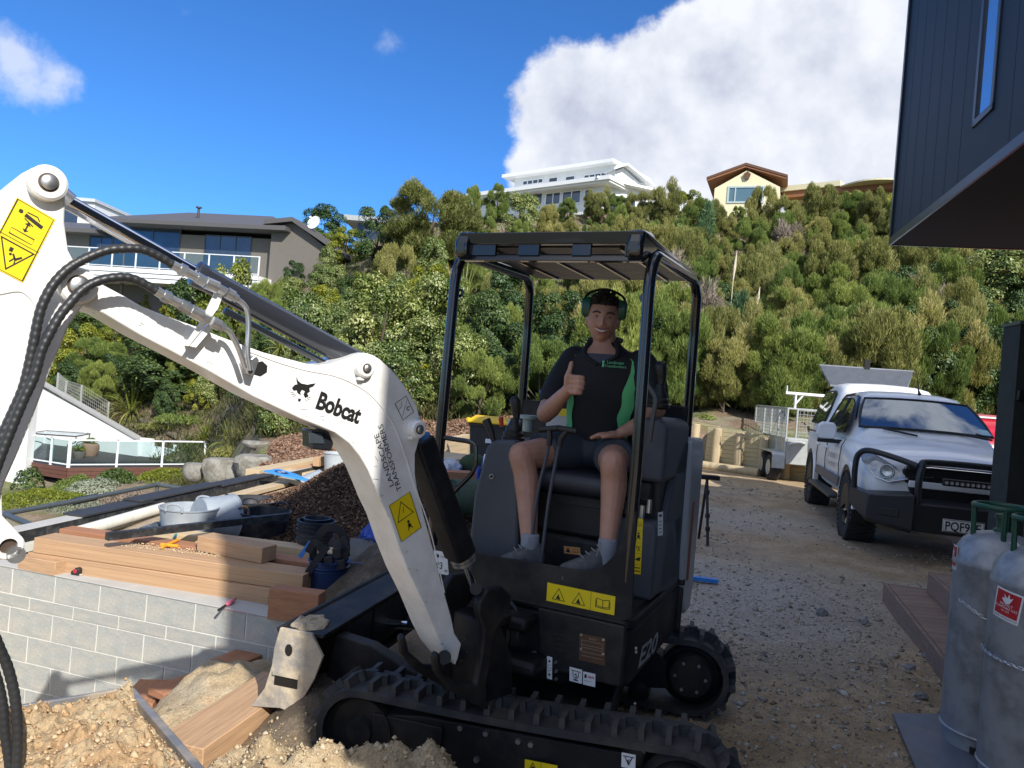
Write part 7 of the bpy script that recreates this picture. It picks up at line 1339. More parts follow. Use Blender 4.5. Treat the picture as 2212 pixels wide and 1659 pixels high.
cat = [[(640, 812), (643, 822), (650, 828), (664, 831), (672, 829), (682, 828), (676, 835), (668, 838), (669, 846), (663, 850), (666, 855), (659, 860), (655, 852), (658, 845), (652, 842), (648, 848), (650, 853), (643, 850), (640, 843), (634, 844), (630, 838), (636, 831), (642, 830), (640, 822)], [(644, 860), (650, 862), (648, 868), (643, 866)]]
mb = MB()
for pgn in cat: mb.flat(BP.at(0, 0, BW), [bp(x, y, BW) for x, y in pgn], .0012)
for a_, b_ in (((627, 847), (636, 849)), ((628, 852), (637, 852)), ((632, 857), (639, 854)), ((659, 862), (664, 867)), ((662, 860), (669, 864)), ((663, 857), (671, 859))): mb.line(BP.at(0, 0, BW), [bp(*a_, BW), bp(*b_, BW)], .0012, .0012)
mb.build('cat_head_emblem', M_bk, EX, smooth=0)
def vtext(txt, p0, p1, hgt, name):   # text running from p0 to p1 (image px), upwards along the boom
 a_, b_ = bp(*p0, BW), bp(*p1, BW); o = BP(a_[0], a_[1], BW); U = BP(b_[0], b_[1], BW) - o; fr = Frame(o, U, BN.cross(U)); fr.n = BN; mb = MB(); mb.text(fr, txt, hgt, .0012, bold=0, xs=1.0); L = max(V(v).__sub__(o).dot(fr.u) for v in mb.v); mb = MB(); mb.text(fr, txt, hgt, .0012, xs=U.length / L); mb.build(name, M_bk, EX, smooth=0)
vtext('LANDSCAPE', (851, 1049), (817, 935), .0265, 'landscape_lettering'); vtext('TRANSFORMERS', (867, 1058), (826, 915), .0265, 'transformers_lettering')
fr, w, h = quadframe(BP.at(0, 0, BW), lambda x, y: bp(x, y, BW), ((853, 872), (875, 858), (893, 890), (870, 907))); mb = MB(); mb.line(fr, [(0, 0), (w, 0), (w, h), (0, h)], w * .04, .0014, True); mb.line(fr, [(w * .1, h * .2), (w * .9, h * .75)], w * .03, .0014); mb.line(fr, arc((w * .75, h * .35), w * .12, 0, 300, 8), w * .06, .0014); mb.line(fr, [(w * .1, h * .6), (w * .4, h * .7), (w * .5, h * .9)], w * .03, .0014); mb.build('lift_diagram', M_bk, EX, smooth=0)
fr, w, h = quadframe(ff, fpt, ((1183, 1258), (1330, 1286), (1327, 1329), (1180.5, 1297))); o = plate(fr, w, h, 'warning_decal', M_yd); mb = MB(); tri(mb, fr, w * .18, h * .46, h * .36, h * .035, D); tri(mb, fr, w * .48, h * .46, h * .36, h * .035, D); mb.line(fr, [(w * .655, 0), (w * .655, h)], h * .02, D); book_icon(mb, fr, w * .83, h * .48, h * .5, D)
for cx in (.18, .48): mb.flat(fr, [(w * cx - h * .16, h * .22), (w * cx + h * .12, h * .2), (w * cx + h * .02, h * .42), (w * cx - h * .02, h * .5), (w * cx - h * .08, h * .36)], D)
mb.build('decal_print', M_bk, o, org=HO, smooth=0)
ff2 = ff.at(0, 0, .012); fp2 = fpt
fr, w, h = quadframe(ff2, fp2, ((1254, 1365), (1311, 1378), (1309, 1436), (1253, 1423))); o = plate(fr, w, h, 'serial_plate', mat('bronze_plate', (.13, .08, .055), .4, .6)); mb = MB(); mb.text(fr.at(w * .38, h * .84), 'Bobcat', h * .10, D); [mb.line(fr, [(w * .1, h * y), (w * .9, h * y)], h * .012, D) for y in (.76, .6, .5, .34, .2)]; [mb.line(fr, [(w * x, h * .5), (w * x, h * .76)], h * .012, D) for x in (.1, .9)]; mb.build('plate_print', mat('plate_print_grey', (.35, .3, .25), .5), o, org=HO, smooth=0)
for cx, cy in ((.08, .94), (.93, .94), (.08, .42), (.93, .42)): MB().cyl(fr(w * cx, h * cy, .002), fr(w * cx, h * cy, .005), .005, n=10).build('rivet', M_zinc, o, org=HO)
fr, w, h = quadframe(ff2, fp2, ((1233, 1438), (1260, 1443), (1259.5, 1475), (1232.5, 1468))); o = plate(fr, w, h, 'tie_down_sticker', M_wd); mb = MB(); mb.line(fr, [(w * .12, h * .8), (w * .9, h * .8)], h * .05, D); mb.line(fr, [(w * .25, h * .78), (w * .3, h * .4), (w * .5, h * .2), (w * .7, h * .4), (w * .75, h * .78)], h * .05, D); mb.line(fr, [(w * .6, h * .62), (w * .42, h * .58), (w * .6, h * .42), (w * .42, h * .3)], h * .06, D); mb.line(fr, [(w * .3, h * .15), (w * .7, h * .15)], h * .08, D); mb.build('hook_print', M_bk, o, org=HO, smooth=0)
fr, w, h = quadframe(ff2, fp2, ((1262, 1448), (1288.5, 1453), (1288, 1482), (1261.5, 1476))); o = plate(fr, w, h, 'dealer_sticker', M_wd); MB().text(fr.at(w * .36, h * .6), 'clark', h * .28, D, bold=.0004).build('dealer_name', mat('red_print', (.5, .02, .02), .5), o, org=HO, smooth=0); MB().flat(fr, [(w * .12, h * .55), (w * .3, h * .55), (w * .3, h * .85), (w * .12, h * .8)], D).text(fr.at(w * .12, h * .3), '0800 885 555', h * .11, D).build('dealer_mark', M_bk, o, org=HO, smooth=0)
fr, w, h = quadframe(ff2, fp2, ((1184.5, 1415), (1195.5, 1417), (1195, 1466), (1184, 1463))); o = plate(fr, w, h, 'grease_sticker', M_wd); mb = MB(); [mb.disc(fr, (w * .5, h * y), w * .22, D, 8) for y in (.2, .8)]; mb.line(fr, [(0, h * .5), (w, h * .5)], h * .012, D); [mb.line(fr, [(w * .25, h * y), (w * .75, h * (y + .05))], h * .02, D) for y in (.36, .6)]; mb.build('grease_print', M_bk, o, org=HO, smooth=0)
for py in (1428, 1447.5, 1464): a, b = fpt(1204, py); MB().cyl(ff2(a, b, 0), ff2(a, b, .014), .007, .004, n=10).build('grease_nipple', M_zinc, EX)
fr, w, h = quadframe(ff, fpt, ((937, 1188), (967, 1189), (970, 1243), (941, 1237))); o = plate(fr, w, h, 'noise_sticker', M_wd); MB().text(fr.at(w * .08, h * .22), '93', h * .42, D, bold=.0006, xs=.8).text(fr.at(w * .66, h * .12), 'dB', h * .17, D).text(fr.at(w * .5, h * .74), 'LwA', h * .15, D).disc(fr, (w * .28, h * .78), w * .13, D, 6).build('noise_print', M_bk, o, org=HO, smooth=0)
fr, w, h = quadframe(rf, rpt, ((1379, 1388), (1428, 1344), (1427, 1395), (1376, 1447))); MB().text(fr.at(0, h * .05), 'E20', h * .95, .0015, bold=.003, xs=w / (h * .95 * 1.95), shear=.25).build('model_lettering', M_gr3, EX, smooth=0); MB().text(fr.at(w * .95, h * .25), 'z', h * .5, .0014, xs=.7).build('model_suffix', mat('red_print', (.5, .02, .02), .5), EX, smooth=0)
for px, py in ((1372, 1400), (1372, 1408), (1370, 1520)): a, b = rpt(px, py); MB().cyl(rf(a, b, 0), rf(a, b, .008), .007, n=10).build('bolt', M_zinc, EX)
rc2 = rc.at(0, 0, .10); cpt = lambda x, y: (lambda a: (a[0], a[2]))(hp(x, y, 'y', -.16)); tops = [(1118, 1145), (1145, 1171), (1171, 1194), (1194, 1218), (1218, 1239)]
for i, (ya, yb) in enumerate(tops):
 x0_, x1_ = 1372.5 - i * .9, 1389.5 - i * 1.1; fr, w, h = quadframe(rc2, cpt, ((x0_, ya), (x1_, ya + 2), (x1_ - 1, yb + 2), (x0_ - 1, yb))); o = plate(fr, w, h * .97, 'instruction_sticker', M_yd); mb = MB(); [lambda: book_icon(mb, fr, w * .5, h * .5, w * .4, D), lambda: person_icon(mb, fr, w * .5, h * .45, h * .42, D), lambda: mb.text(fr.at(w * .15, h * .4), '1', h * .5, D).line(fr, [(w * .4, h * .2), (w * .8, h * .7)], h * .06, D).line(fr, [(w * .8, h * .2), (w * .4, h * .7)], h * .06, D), lambda: mb.flat(fr, [(w * .1, h * .4), (w * .8, h * .3), (w * .9, h * .7), (w * .5, h * .6)], D), lambda: mb.line(fr, [(w * .1, h * .3), (w * .9, h * .3)], h * .1, D).line(fr, [(w * .1, h * .65), (w * .9, h * .65)], h * .1, D)][i](); mb.build('sticker_print', M_bk, o, org=HO, smooth=0)
fr, w, h = quadframe(rc2, cpt, ((1421.5, 1107), (1434, 1108), (1432, 1156), (1421, 1158))); o = plate(fr, w, h, 'data_label', M_gr3); mb = MB(); [mb.line(fr, [(w * .2, h * y), (w * .8, h * y)], h * .03, D) for y in (.15, .3, .45, .6)]; mb.line(fr, [(w * .2, h * .85), (w * .8, h * .85)], h * .1, D); mb.build('label_print', M_bk, o, org=HO, smooth=0)
bf = Frame(HF(0, -.16, 0), HU, V((0, 0, 1))); bf.n = -HV; bq = lambda x, y: (lambda a: (a[0], a[2]))(hp(x, y, 'y', -.162)); fr, w, h = quadframe(bf.at(0, 0, .002), bq, ((1218, 1179), (1253, 1183), (1254, 1199), (1219, 1195))); o = plate(fr, w, h, 'orange_caution_label', mat('caution_orange', (.55, .25, .08), .5)); mb = MB(); mb.flat(fr, [(w * .1, h * .2), (w * .42, h * .2), (w * .26, h * .85)], D); book_icon(mb, fr, w * .72, h * .5, w * .2, D); mb.build('caution_print', M_bk, o, org=HO, smooth=0)
tf2 = Frame(TF(0, -.87 + .03, 0), TU, V((0, 0, 1))); tf2.n = -TV; tq = lambda x, y: (lambda p: (p.dot(TU), p.z))(on(x, y, TF(0, -.84, 0), TV) - HO)
fr, w, h = quadframe(tf2, tq, ((1136, 1636), (1206, 1650), (1205, 1680), (1135, 1666))); o = plate(fr, w, h, 'warning_decal', M_yd, d=.014); mb = MB(); tri(mb, fr, w * .25, h * .5, h * .38, h * .05, .017); mb.disc(fr, (w * .25, h * .5), h * .12, .017); mb.line(fr, [(w * .5, 0), (w * .5, h)], h * .03, .017); book_icon(mb, fr, w * .75, h * .5, h * .35, .017); mb.build('decal_print', M_bk, o, org=HO, smooth=0)
fr, w, h = quadframe(tf2, tq, ((1344, 1621), (1374, 1627), (1373, 1658), (1343, 1652))); o = plate(fr, w, h, 'tie_down_sticker', M_wd, d=.014); mb = MB(); mb.line(fr, [(w * .1, h * .8), (w * .9, h * .8)], h * .06, .017); mb.line(fr, [(w * .25, h * .75), (w * .5, h * .25), (w * .75, h * .75)], h * .06, .017); mb.line(fr, [(w * .6, h * .62), (w * .42, h * .5), (w * .6, h * .35)], h * .06, .017); mb.build('hook_print', M_bk, o, org=HO, smooth=0)
# ---- bucket, piled with clay
BK = Frame(V((-1.14, 2.40, .53)), BH, BN)
def bucket():
 W, Lh, t = .92, .50, .014; m = mat('worn_bucket_steel', (.24, .24, .25), .5, .3, col2=(.42, .36, .28), mixscale=5, var=.2, bump=.4, bscale=30)
 MB().prism(Frame(BK(0, 0, 0), BH, V((0, 0, 1)), BN), [(0, 0), (Lh, .02), (Lh + .1, -.15), (Lh, -.42), (.2, -.46), (.02, -.25)], 0, t).build('bucket_side', m, EX, bevel=.003, recalc=True); MB().prism(Frame(BK(0, W, 0), BH, V((0, 0, 1)), BN), [(0, 0), (Lh, .02), (Lh + .1, -.15), (Lh, -.42), (.2, -.46), (.02, -.25)], 0, t).build('bucket_side', m, EX, bevel=.003, recalc=True)
 MB().box(BK, (-.012, .012), (-.01, W + .02), (-.16, -.012)).build('cutting_edge', m, EX, bevel=.003); MB().box(BK, (0, .02), (0, W), (-.4, -.16)).build('bucket_back', m, EX); MB().box(BK, (0.0, Lh), (0, W), (-.42, -.40)).build('bucket_floor', m, EX)
 N_ = 190; a = np.linspace(.012, Lh, N_); b = np.linspace(.016, W, N_); A, B = np.meshgrid(a, b); e = np.minimum.reduce([A / .12, (Lh + .1 - A) / .15, B / .22, (W + .1 - B) / .2]).clip(0, 1); H = -.05 + .125 * e * (1 + .5 * fbm(A * 6, B * 6, 5, 12, .55)) + .022 * fbm(A * 24, B * 24, 4, 13, .6) * (.3 + e)
 H = H + .075 * np.exp(-((A / .07) ** 2 + (B / .07) ** 2)); P = np.array([[tuple(BK(x, y, z)) for x, y, z in zip(*r_)] for r_ in zip(A, B, H)]).reshape(-1, 3) - np.array(HO)
 i = (np.arange(N_ - 1)[:, None] * N_ + np.arange(N_ - 1)[None, :]).ravel(); me = np_mesh('clay_load', P, np.stack([i, i + N_, i + N_ + 1, i + 1], -1), mat('orange_clay', (.47, .31, .17), .95, col2=(.55, .44, .28), mixscale=6, mixpos=(.4, .6), var=.25, vscale=30, bump=1.0, bscale=45, spec=.1), smooth=True); o = bpy.data.objects.new('clay_load', me); COL.objects.link(o); o.parent = EX
 rr = np.random.default_rng(8); n = 5000; k = rr.integers(0, len(P), n); s_ = rr.lognormal(-6.2, .8, n).clip(.001, .014); o = bpy.data.objects.new('clay_crumbs', rocks_mesh('clay_crumbs', P[k] + rr.normal(0, .004, (n, 3)), s_, tone_mat('clay_tones', [(.40, .24, .12), (.54, .38, .22), (.58, .47, .31)]), 9, .8)); COL.objects.link(o); o.parent = EX; o['kind'] = 'stuff'
bucket()
MB().cyl(BP(bp(17, 1179)[0], bp(17, 1179)[1], -.1), BP(bp(17, 1179)[0], bp(17, 1179)[1], .1), .02, n=16).build('bucket_pin', M_zinc, EX)
for d0, d1 in ((-.07, -.04), (.04, .07)): MB().prism(BP, [bp(-10, 1240, 0), bp(-60, 1240, 0), bp(-110, 1500, 0), bp(-60, 1640, 0), bp(-20, 1640, 0), bp(-50, 1480, 0)], d0, d1).build('bucket_link', M_mblk, EX, bevel=.006, recalc=True)
# ------------------------------------------------------------------ operator
M_skin = mat('skin', (0.40, 0.215, 0.15), 0.5, var=0.08, vscale=30, spec=0.4); M_shirt = mat('black_polo', (0.010, 0.010, 0.012), 0.85, var=0.1, bump=0.2, bscale=200); M_green = mat('green_panel', (0.12, 0.52, 0.20), 0.8, var=0.1, bump=0.2, bscale=200)
M_short = mat('slate_shorts', (0.035, 0.045, 0.06), 0.85, var=0.15, bump=0.3, bscale=80); M_hair = mat('dark_hair', (0.018, 0.012, 0.009), 0.6, var=0.2); M_sock = mat('grey_sock', (0.22, 0.235, 0.27), 0.9, var=0.1, bump=0.4, bscale=200); M_shoe = mat('dark_shoe', (0.085, 0.085, 0.09), 0.8, var=0.3, vscale=40, bump=0.3)
def person():
 P = thing('person', 'smiling man in a black and green polo giving a thumbs up on the excavator seat', 'person', HF(.11, .1, 1.24)); h = lambda p: HF(*p)
 def rem(mb, name, m, vox, sm=4, f=.5):
  o = mb.build(name, m, P, smooth=0, recalc=False); r = o.modifiers.new('remesh', 'REMESH'); r.mode = 'VOXEL'; r.voxel_size = vox; r.use_smooth_shade = True
  if sm: s = o.modifiers.new('smooth', 'SMOOTH'); s.iterations = sm; s.factor = f
  return o
 def limb(mb, pts, rs, n=14): Q = bez([h(p) for p in pts], 6); R = np.interp(np.linspace(0, len(rs) - 1, len(Q)), range(len(rs)), rs).tolist(); mb.tube(Q, R, n); mb.ball(WORLD, tuple(Q[0]), R[0]); mb.ball(WORLD, tuple(Q[-1]), R[-1]); return mb
 hc = HF(.118, -.012, 1.945); fw = (V((0, 0, 1.62)) - hc).normalized(); rt = fw.cross(V((0, 0, 1))).normalized(); rt = (rt + V((0, 0, .03))).normalized(); upv = rt.cross(fw); H = Frame(hc, rt, fw); H.n = upv   # H(x right as he faces us = viewer left..., y forward, z up)
 def head(mb, k=1.0, zmin=-9, hair=False):
  vs, n, m = [], 56, 44; top = []
  for i in range(m + 1):
   t = math.pi * i / m - math.pi / 2
   for j in range(n):
    a = 2 * math.pi * j / n; x, y, z = math.cos(t) * math.cos(a), math.cos(t) * math.sin(a), math.sin(t)
    X, Y, Z = .077 * x, (.094 if y > 0 else .098) * y, .117 * z
    if Z < 0: q = min(1, -Z / .117); X *= 1 - .30 * q ** 1.6; Y *= 1 - (.02 if y > 0 else .45) * q
    if not hair and y > 0:
     g = lambda cx, cz, sx, sz: math.exp(-((X - cx) / sx) ** 2 - ((Z - cz) / sz) ** 2)
     Y += .017 * g(0, -.030, .009, .012) + .012 * g(0, -.008, .008, .022) + .008 * (g(.014, -.036, .008, .008) + g(-.014, -.036, .008, .008)) + .004 * g(0, .030, .05, .012) - .008 * (g(.030, .008, .014, .012) + g(-.030, .008, .014, .012)) + .007 * (g(.043, -.028, .018, .016) + g(-.043, -.028, .018, .016)) + .004 * g(0, -.062, .028, .008) - .003 * g(0, -.078, .02, .006) + .008 * g(0, -.098, .022, .014)
    vs.append(H(X * k, Y * k, Z * k))
  fs = [(i * n + j, i * n + (j + 1) % n, (i + 1) * n + (j + 1) % n, (i + 1) * n + j) for i in range(m) for j in range(n)]
  return mb.add(vs, fs)
 B = MB(); head(B); B.tube([h((.125, .05, 1.76)), h((.122, .03, 1.84)), H(0, -.02, -.04)], [.066, .056, .056], 16); B.ball(WORLD, tuple(H(0, -.02, -.04)), .05)
 for s in (-1, 1): B.ball(H, (s * .074, -.008, -.012), (.010, .018, .030), 10, 8)
 B.ball(HF, (.125, .07, 1.60), (.17, .10, .20), 18, 12); B.ball(HF, (.11, .10, 1.36), (.14, .11, .14), 16, 10)
 limb(B, [(-.045, .06, 1.745), (-.075, -.03, 1.60), (-.085, -.13, 1.475)], [.052, .050, .043]); limb(B, [(-.085, -.13, 1.475), (-.03, -.20, 1.505), (.04, -.27, 1.56), (.075, -.295, 1.59)], [.042, .043, .032, .026])
 limb(B, [(.315, .06, 1.745), (.375, .03, 1.63), (.40, .02, 1.535)], [.052, .050, .043]); limb(B, [(.40, .02, 1.535), (.35, -.06, 1.47), (.29, -.13, 1.425)], [.042, .038, .027])
 for hip, kn, an in (((.03, .10, 1.305), (-.125, -.28, 1.285), (-.02, -.35, .90)), ((.19, .10, 1.305), (.305, -.27, 1.30), (.325, -.325, .93))):
  m1 = [(a * .5 + b * .5) for a, b in zip(hip, kn)]; limb(B, [hip, m1, kn], [.088, .082, .058]); c = [kn[i] * .68 + an[i] * .32 for i in range(3)]; c[1] += .03; limb(B, [(kn[0], kn[1] - .0, kn[2] - .005), c, an], [.058, .057, .034])
 B.ball(HF, (.108, -.298, 1.618), (.036, .030, .045), 14, 10); B.tube([h((.07, -.292, 1.588)), h((.10, -.298, 1.61))], [.027, .032], 12)
 for i in range(4):
  z = 1.652 - i * .0218; e = (.156, .160, .157, .150)[i]; B.tube([h((.104, -.322, z)), h((e - .012, -.340, z)), h((e, -.330, z - .001)), h((e - .006, -.305, z - .002))], [.0108, .0112, .0105, .009], 10); B.ball(HF, (e - .004, -.333, z), .0108, 10, 8); B.ball(HF, (.106, -.328, z), .0108, 10, 8)
 B.tube([h((.080, -.312, 1.615)), h((.083, -.325, 1.650)), h((.092, -.326, 1.682)), h((.094, -.318, 1.712)), h((.092, -.312, 1.722))], [.016, .0150, .0115, .0105, .006], 12)
 B.ball(HF, (.262, -.150, 1.412), (.042, .034, .018), 14, 8)
 for i in range(4): a = h((.250 - i * .0 - .02 * (i - 1.5) * -.3, -.165 + .012 * (i - 1.5), 1.415)); b_ = h((.205 + .006 * abs(i - 1.2), -.185 + .021 * (i - 1.5), 1.410)); c_ = h((.172 + .009 * abs(i - 1.2), -.195 + .025 * (i - 1.5), 1.392)); B.tube([a, b_, c_], [.0105, .0098, .008], 10); B.ball(WORLD, tuple(c_), .008, 8, 6)
 B.tube([h((.27, -.178, 1.412)), h((.25, -.205, 1.408)), h((.225, -.222, 1.40))], [.014, .011, .0085], 10)
 rem(B, 'body', M_skin, .0048, 2, .4)
 E = M_bk; W = mat('eye_white', (.32, .29, .27), .3, var=0)
 for s in (-1, 1):
  MB().ball(H, (s * .030, .0795, .004), (.0105, .006, .0036), 12, 8).build('eye', W, P); MB().ball(H, (s * .030, .0838, .0038), (.0046, .0025, .0036), 10, 8).build('iris', mat('brown_iris', (.03, .016, .01), .2, var=0), P); MB().tube([H(s * .044, .0775, .006), H(s * .030, .0865, .0105), H(s * .018, .0845, .006)], .0018, 6).build('eyelid', M_skin, P)
  MB().tube(bez([H(s * .050, .078, .021), H(s * .038, .089, .027), H(s * .024, .094, .026), H(s * .014, .096, .021)], 4), [.0022] + [.0036] * 11 + [.003], 6).build('eyebrow', M_hair, P)
 sm = lambda z, w, dz, y: bez([H(-w, y - .012, z + dz), H(-w * .5, y - .002, z + dz * .25), H(0, y, z), H(w * .5, y - .002, z + dz * .25), H(w, y - .012, z + dz)], 4)
 MB().tube(sm(-.060, .026, .010, .0935), .0042, 8).build('teeth', mat('teeth', (.62, .58, .52), .3, var=0), P); lip = mat('lips', (.30, .10, .085), .45, var=0); MB().tube(sm(-.0545, .029, .0105, .0955), .0030, 8).build('upper_lip', lip, P); MB().tube(sm(-.0675, .025, .011, .0945), .0036, 8).build('lower_lip', lip, P)
 sk = mat('stubble_skin', (.20, .115, .085), .7, var=.2, vscale=200)
 rr = np.random.default_rng(3); n = 1500; d = unit(rr.normal(0, 1, (n, 3))); d = d[(d[:, 2] > .28 + .32 * np.clip(d[:, 1], 0, 1)) | ((d[:, 1] < -.15) & (d[:, 2] > -.35))]; n = len(d)
 mb = MB(); head(mb, 1.0, hair=True); keep = [f for f in mb.f if all((lambda q: q[2] > .052 - .0 * q[1] or (q[1] < .01 and q[2] > -.03 + .0))(((V(mb.v[i]) - hc).dot(rt), (V(mb.v[i]) - hc).dot(fw), (V(mb.v[i]) - hc).dot(upv))) for i in f)]; mb.f = keep; mb.m = [0] * len(keep); mb.v = [tuple(hc + (V(v) - hc) * 1.07) for v in mb.v]; hr = mb.build('hair', M_hair, P)
 mb = MB()
 for q in d:
  b = H(q[0] * .079, q[1] * .100, q[2] * .122); dr = (H(q[0], q[1], q[2]) - hc).normalized() + V(tuple(rr.normal(0, .45, 3))); dr.normalize(); s_ = dr.cross(V(tuple(rr.normal(0, 1, 3)))).normalized() * .004; mb.add([b - s_, b + s_, b + dr * .012 + s_, b + dr * rr.uniform(.014, .026)], [(0, 1, 2, 3)])
 o = mb.build('hair_curls', M_hair, P, smooth=0); o['kind'] = 'stuff'
 mg = mat('green_ear_cup', (.012, .075, .045), .3, var=.1)
 for s in (-1, 1):
  MB().loft([[H(s * x, y * k + .012, z * k + .045) for y, z in ((-.034, -.03), (-.024, -.046), (.024, -.046), (.034, -.03), (.034, .03), (.022, .046), (-.022, .046), (-.034, .03))] for x, k in ((.064, 1.0), (.098, .95), (.106, .7))]).build('ear_defender', mg, P, bevel=.004, segs=3, smooth=50, recalc=True); MB().loft([[H(s * x, y + .012, z + .045) for y, z in ((-.03, -.042), (.03, -.042), (.034, .03), (-.034, .03))] for x in (.055, .066)]).build('ear_cushion', M_bk, P, bevel=.008, recalc=True)
 MB().tube(bez([H(-.10, .0, .06), H(-.08, -.03, .11), H(0, -.05, .137), H(.08, -.03, .11), H(.10, .0, .06)], 6), .006, 8).build('head_band', M_bk, P)
 def TR_(z): # centre x, centre y, half width, half depth
  return [np.interp(z, [1.26, 1.36, 1.48, 1.60, 1.70, 1.755, 1.79, 1.815, 1.835], c) for c in ([.108, .11, .118, .125, .13, .132, .13, .127, .125], [.12, .115, .095, .075, .065, .06, .055, .045, .04], [.175, .165, .17, .19, .205, .19, .13, .085, .068], [.135, .13, .125, .125, .12, .108, .09, .075, .066])]
 def tp(z, a, k=1.0): c = TR_(z); w = .018 * math.sin(z * 34 + a * 2.2) * .18; return HF(c[0] + (c[2] * k + w) * math.cos(a), c[1] + (c[3] * k + w) * math.sin(a), z)
 S = MB(); S.loft([[tp(z, 2 * math.pi * j / 40) for j in range(40)] for z in np.linspace(1.26, 1.835, 26)]); limb(S, [(-.03, .06, 1.735), (-.068, -.015, 1.63), (-.082, -.075, 1.555)], [.078, .070, .062]); limb(S, [(.30, .06, 1.735), (.365, .035, 1.65), (.392, .022, 1.575)], [.078, .070, .063]); rem(S, 'polo_shirt', M_shirt, .009, 5)
 for a0, a1, zs in ((3.55, 3.98, None), (5.42, 5.88, None)):
  mb = MB(); rows = []
  for z in np.linspace(1.285, 1.765, 30):
   t = (z - 1.285) / .48; wv = .06 * math.sin(t * 26) * (1 - t); wd = (1 - max(0, (t - .55) / .45) ** 1.5) * .9 + .02; mid = a0 * .5 + a1 * .5 + (.10 if a0 < 4 else -.10) * t + (.26 if a0 < 4 else -.16) * (1 - t) * .0; hw = (a1 - a0) * .5 * wd
   rows.append([tp(z, mid - hw + (hw * 2) * j / 6 + wv, 1.035) for j in range(7)])
  mb.loft(rows, caps=False, closed=False).build('green_side_panel', M_green, P, smooth=60)
 MB().tube(bez([HF(.058, -.005, 1.838), HF(.07, .075, 1.85), HF(.125, .105, 1.855), HF(.185, .075, 1.85), HF(.195, -.005, 1.838)], 5), .0135, 8).tube(bez([tp(1.838, 3.6, 1.0), tp(1.80, 4.02, 1.08), tp(1.765, 4.30, 1.07), tp(1.725, 4.68, 1.06)], 5), [.013] * 5 + [.012] * 5 + [.009] * 6, 8).tube(bez([tp(1.838, 5.8, 1.0), tp(1.80, 5.40, 1.08), tp(1.765, 5.12, 1.07), tp(1.725, 4.74, 1.06)], 5), [.013] * 5 + [.012] * 5 + [.009] * 6, 8).build('collar', M_shirt, P, smooth=60)
 for nm, m_, z0, z1 in (('undershirt', mat('grey_tee', (.05, .055, .075), .9), 1.728, 1.775), ('neck_opening', M_skin, 1.775, 1.845)):
  mb = MB(); mb.loft([[tp(z, 4.71 + .62 * min(1, (z - 1.722) / .075) * (j / 4 - 1), 1.055 if z < 1.80 else 1.02) for j in range(9)] for z in np.linspace(z0, z1, 6)], caps=False, closed=False).build(nm, m_, P, smooth=60)
 lf = Frame(tp(1.725, 5.05, 1.06), HU + HV * .28, V((0, 0, 1)) + HV * .10); lf.n = -(lf.u.cross(lf.v)) * 1; lf.n = -HV; MB().text(lf.at(-.028, .006), 'Landscape', .019, .012).text(lf.at(-.038, -.011), 'Transformers', .018, .012).disc(lf, (-.044, .012), .006, .012, 8).flat(lf, [(-.049, -.012), (-.039, -.012), (-.040, .006), (-.048, .006)], .012).build('chest_lettering', mat('green_print', (.12, .55, .25), .6), P, smooth=0)
 MB().cbox(Frame(HF(-.136, -.085, 1.575), HU, HV), (0, 0, 0), (.006, .02, .014)).build('sleeve_tag', mat('blue_print', (.03, .10, .55), .5), P)
 T = MB(); T.ball(HF, (.11, .10, 1.315), (.175, .135, .095), 18, 10)
 for hip, kn in (((.03, .10, 1.305), (-.075, -.155, 1.30)), ((.19, .10, 1.305), (.270, -.155, 1.31))): limb(T, [hip, [(a + b) / 2 for a, b in zip(hip, kn)], kn], [.100, .098, .088]) if 0 else T.tube([h(hip), h([(a + b) / 2 for a, b in zip(hip, kn)]), h(kn), h([kn[0] * 1.02, kn[1] - .015, kn[2]])], [.100, .098, .090, .088], 18)
 rem(T, 'shorts', M_short, .008, 4)
 for an, toe, heel in (((-.018, -.350, .90), (-.105, -.43, .815), (.02, -.33, .815)), ((.325, -.325, .93), (.185, -.43, .835), (.345, -.30, .84))):
  MB().tube([h(an) + V((0, 0, .055)), h(an) + V((0, 0, .05)), h(an), h([an[0], an[1], an[2] - .05])], [.034, .040, .040, .042], 16).build('sock', M_sock, P, smooth=60)
  a, b = h(toe), h(heel); d = (a - b); L = d.length; f = Frame(b, d, V((0, 0, 1)).cross(d)); R = []
  for t, w, z0, z1 in ((-.14, .026, .0, .06), (-.1, .036, -.01, .095), (.12, .040, -.012, .115), (.35, .042, -.012, .105), (.6, .046, -.012, .072), (.85, .048, -.012, .052), (1.05, .040, -.010, .040), (1.14, .02, 0, .022)): R.append([f(t * L, w * x, z0 + (z1 - z0) * z) for x, z in ((-.9, 0), (-1, .3), (-.8, .8), (-.35, 1), (.35, 1), (.8, .8), (1, .3), (.9, 0))])
  MB().loft(R).build('shoe', M_shoe, P, smooth=60, subsurf=1, recalc=True); MB().loft([[f(t * L, w * x, z) for x, z in ((-1, -.022), (-1, -.004), (1, -.004), (1, -.022))] for t, w in ((-.15, .03), (.1, .044), (.6, .05), (.9, .05), (1.12, .034))]).build('sole', mat('shoe_sole', (.12, .12, .12), .8), P, bevel=.004, recalc=True)
  mb = MB(); [mb.tube([f(t * L, -.024, zz), f((t + .05) * L, 0, zz + .012), f(t * L, .024, zz)], .0028, 5) for t, zz in ((.3, .105), (.42, .092), (.54, .078), (.66, .066))]; mb.tube(bez([f(.3 * L, 0, .112), f(.35 * L, .03, .13), f(.45 * L, .05, .08)], 5), .0022, 5); o = mb.build('laces', mat('grey_lace', (.2, .2, .19), .9), P); o['kind'] = 'stuff'
person()
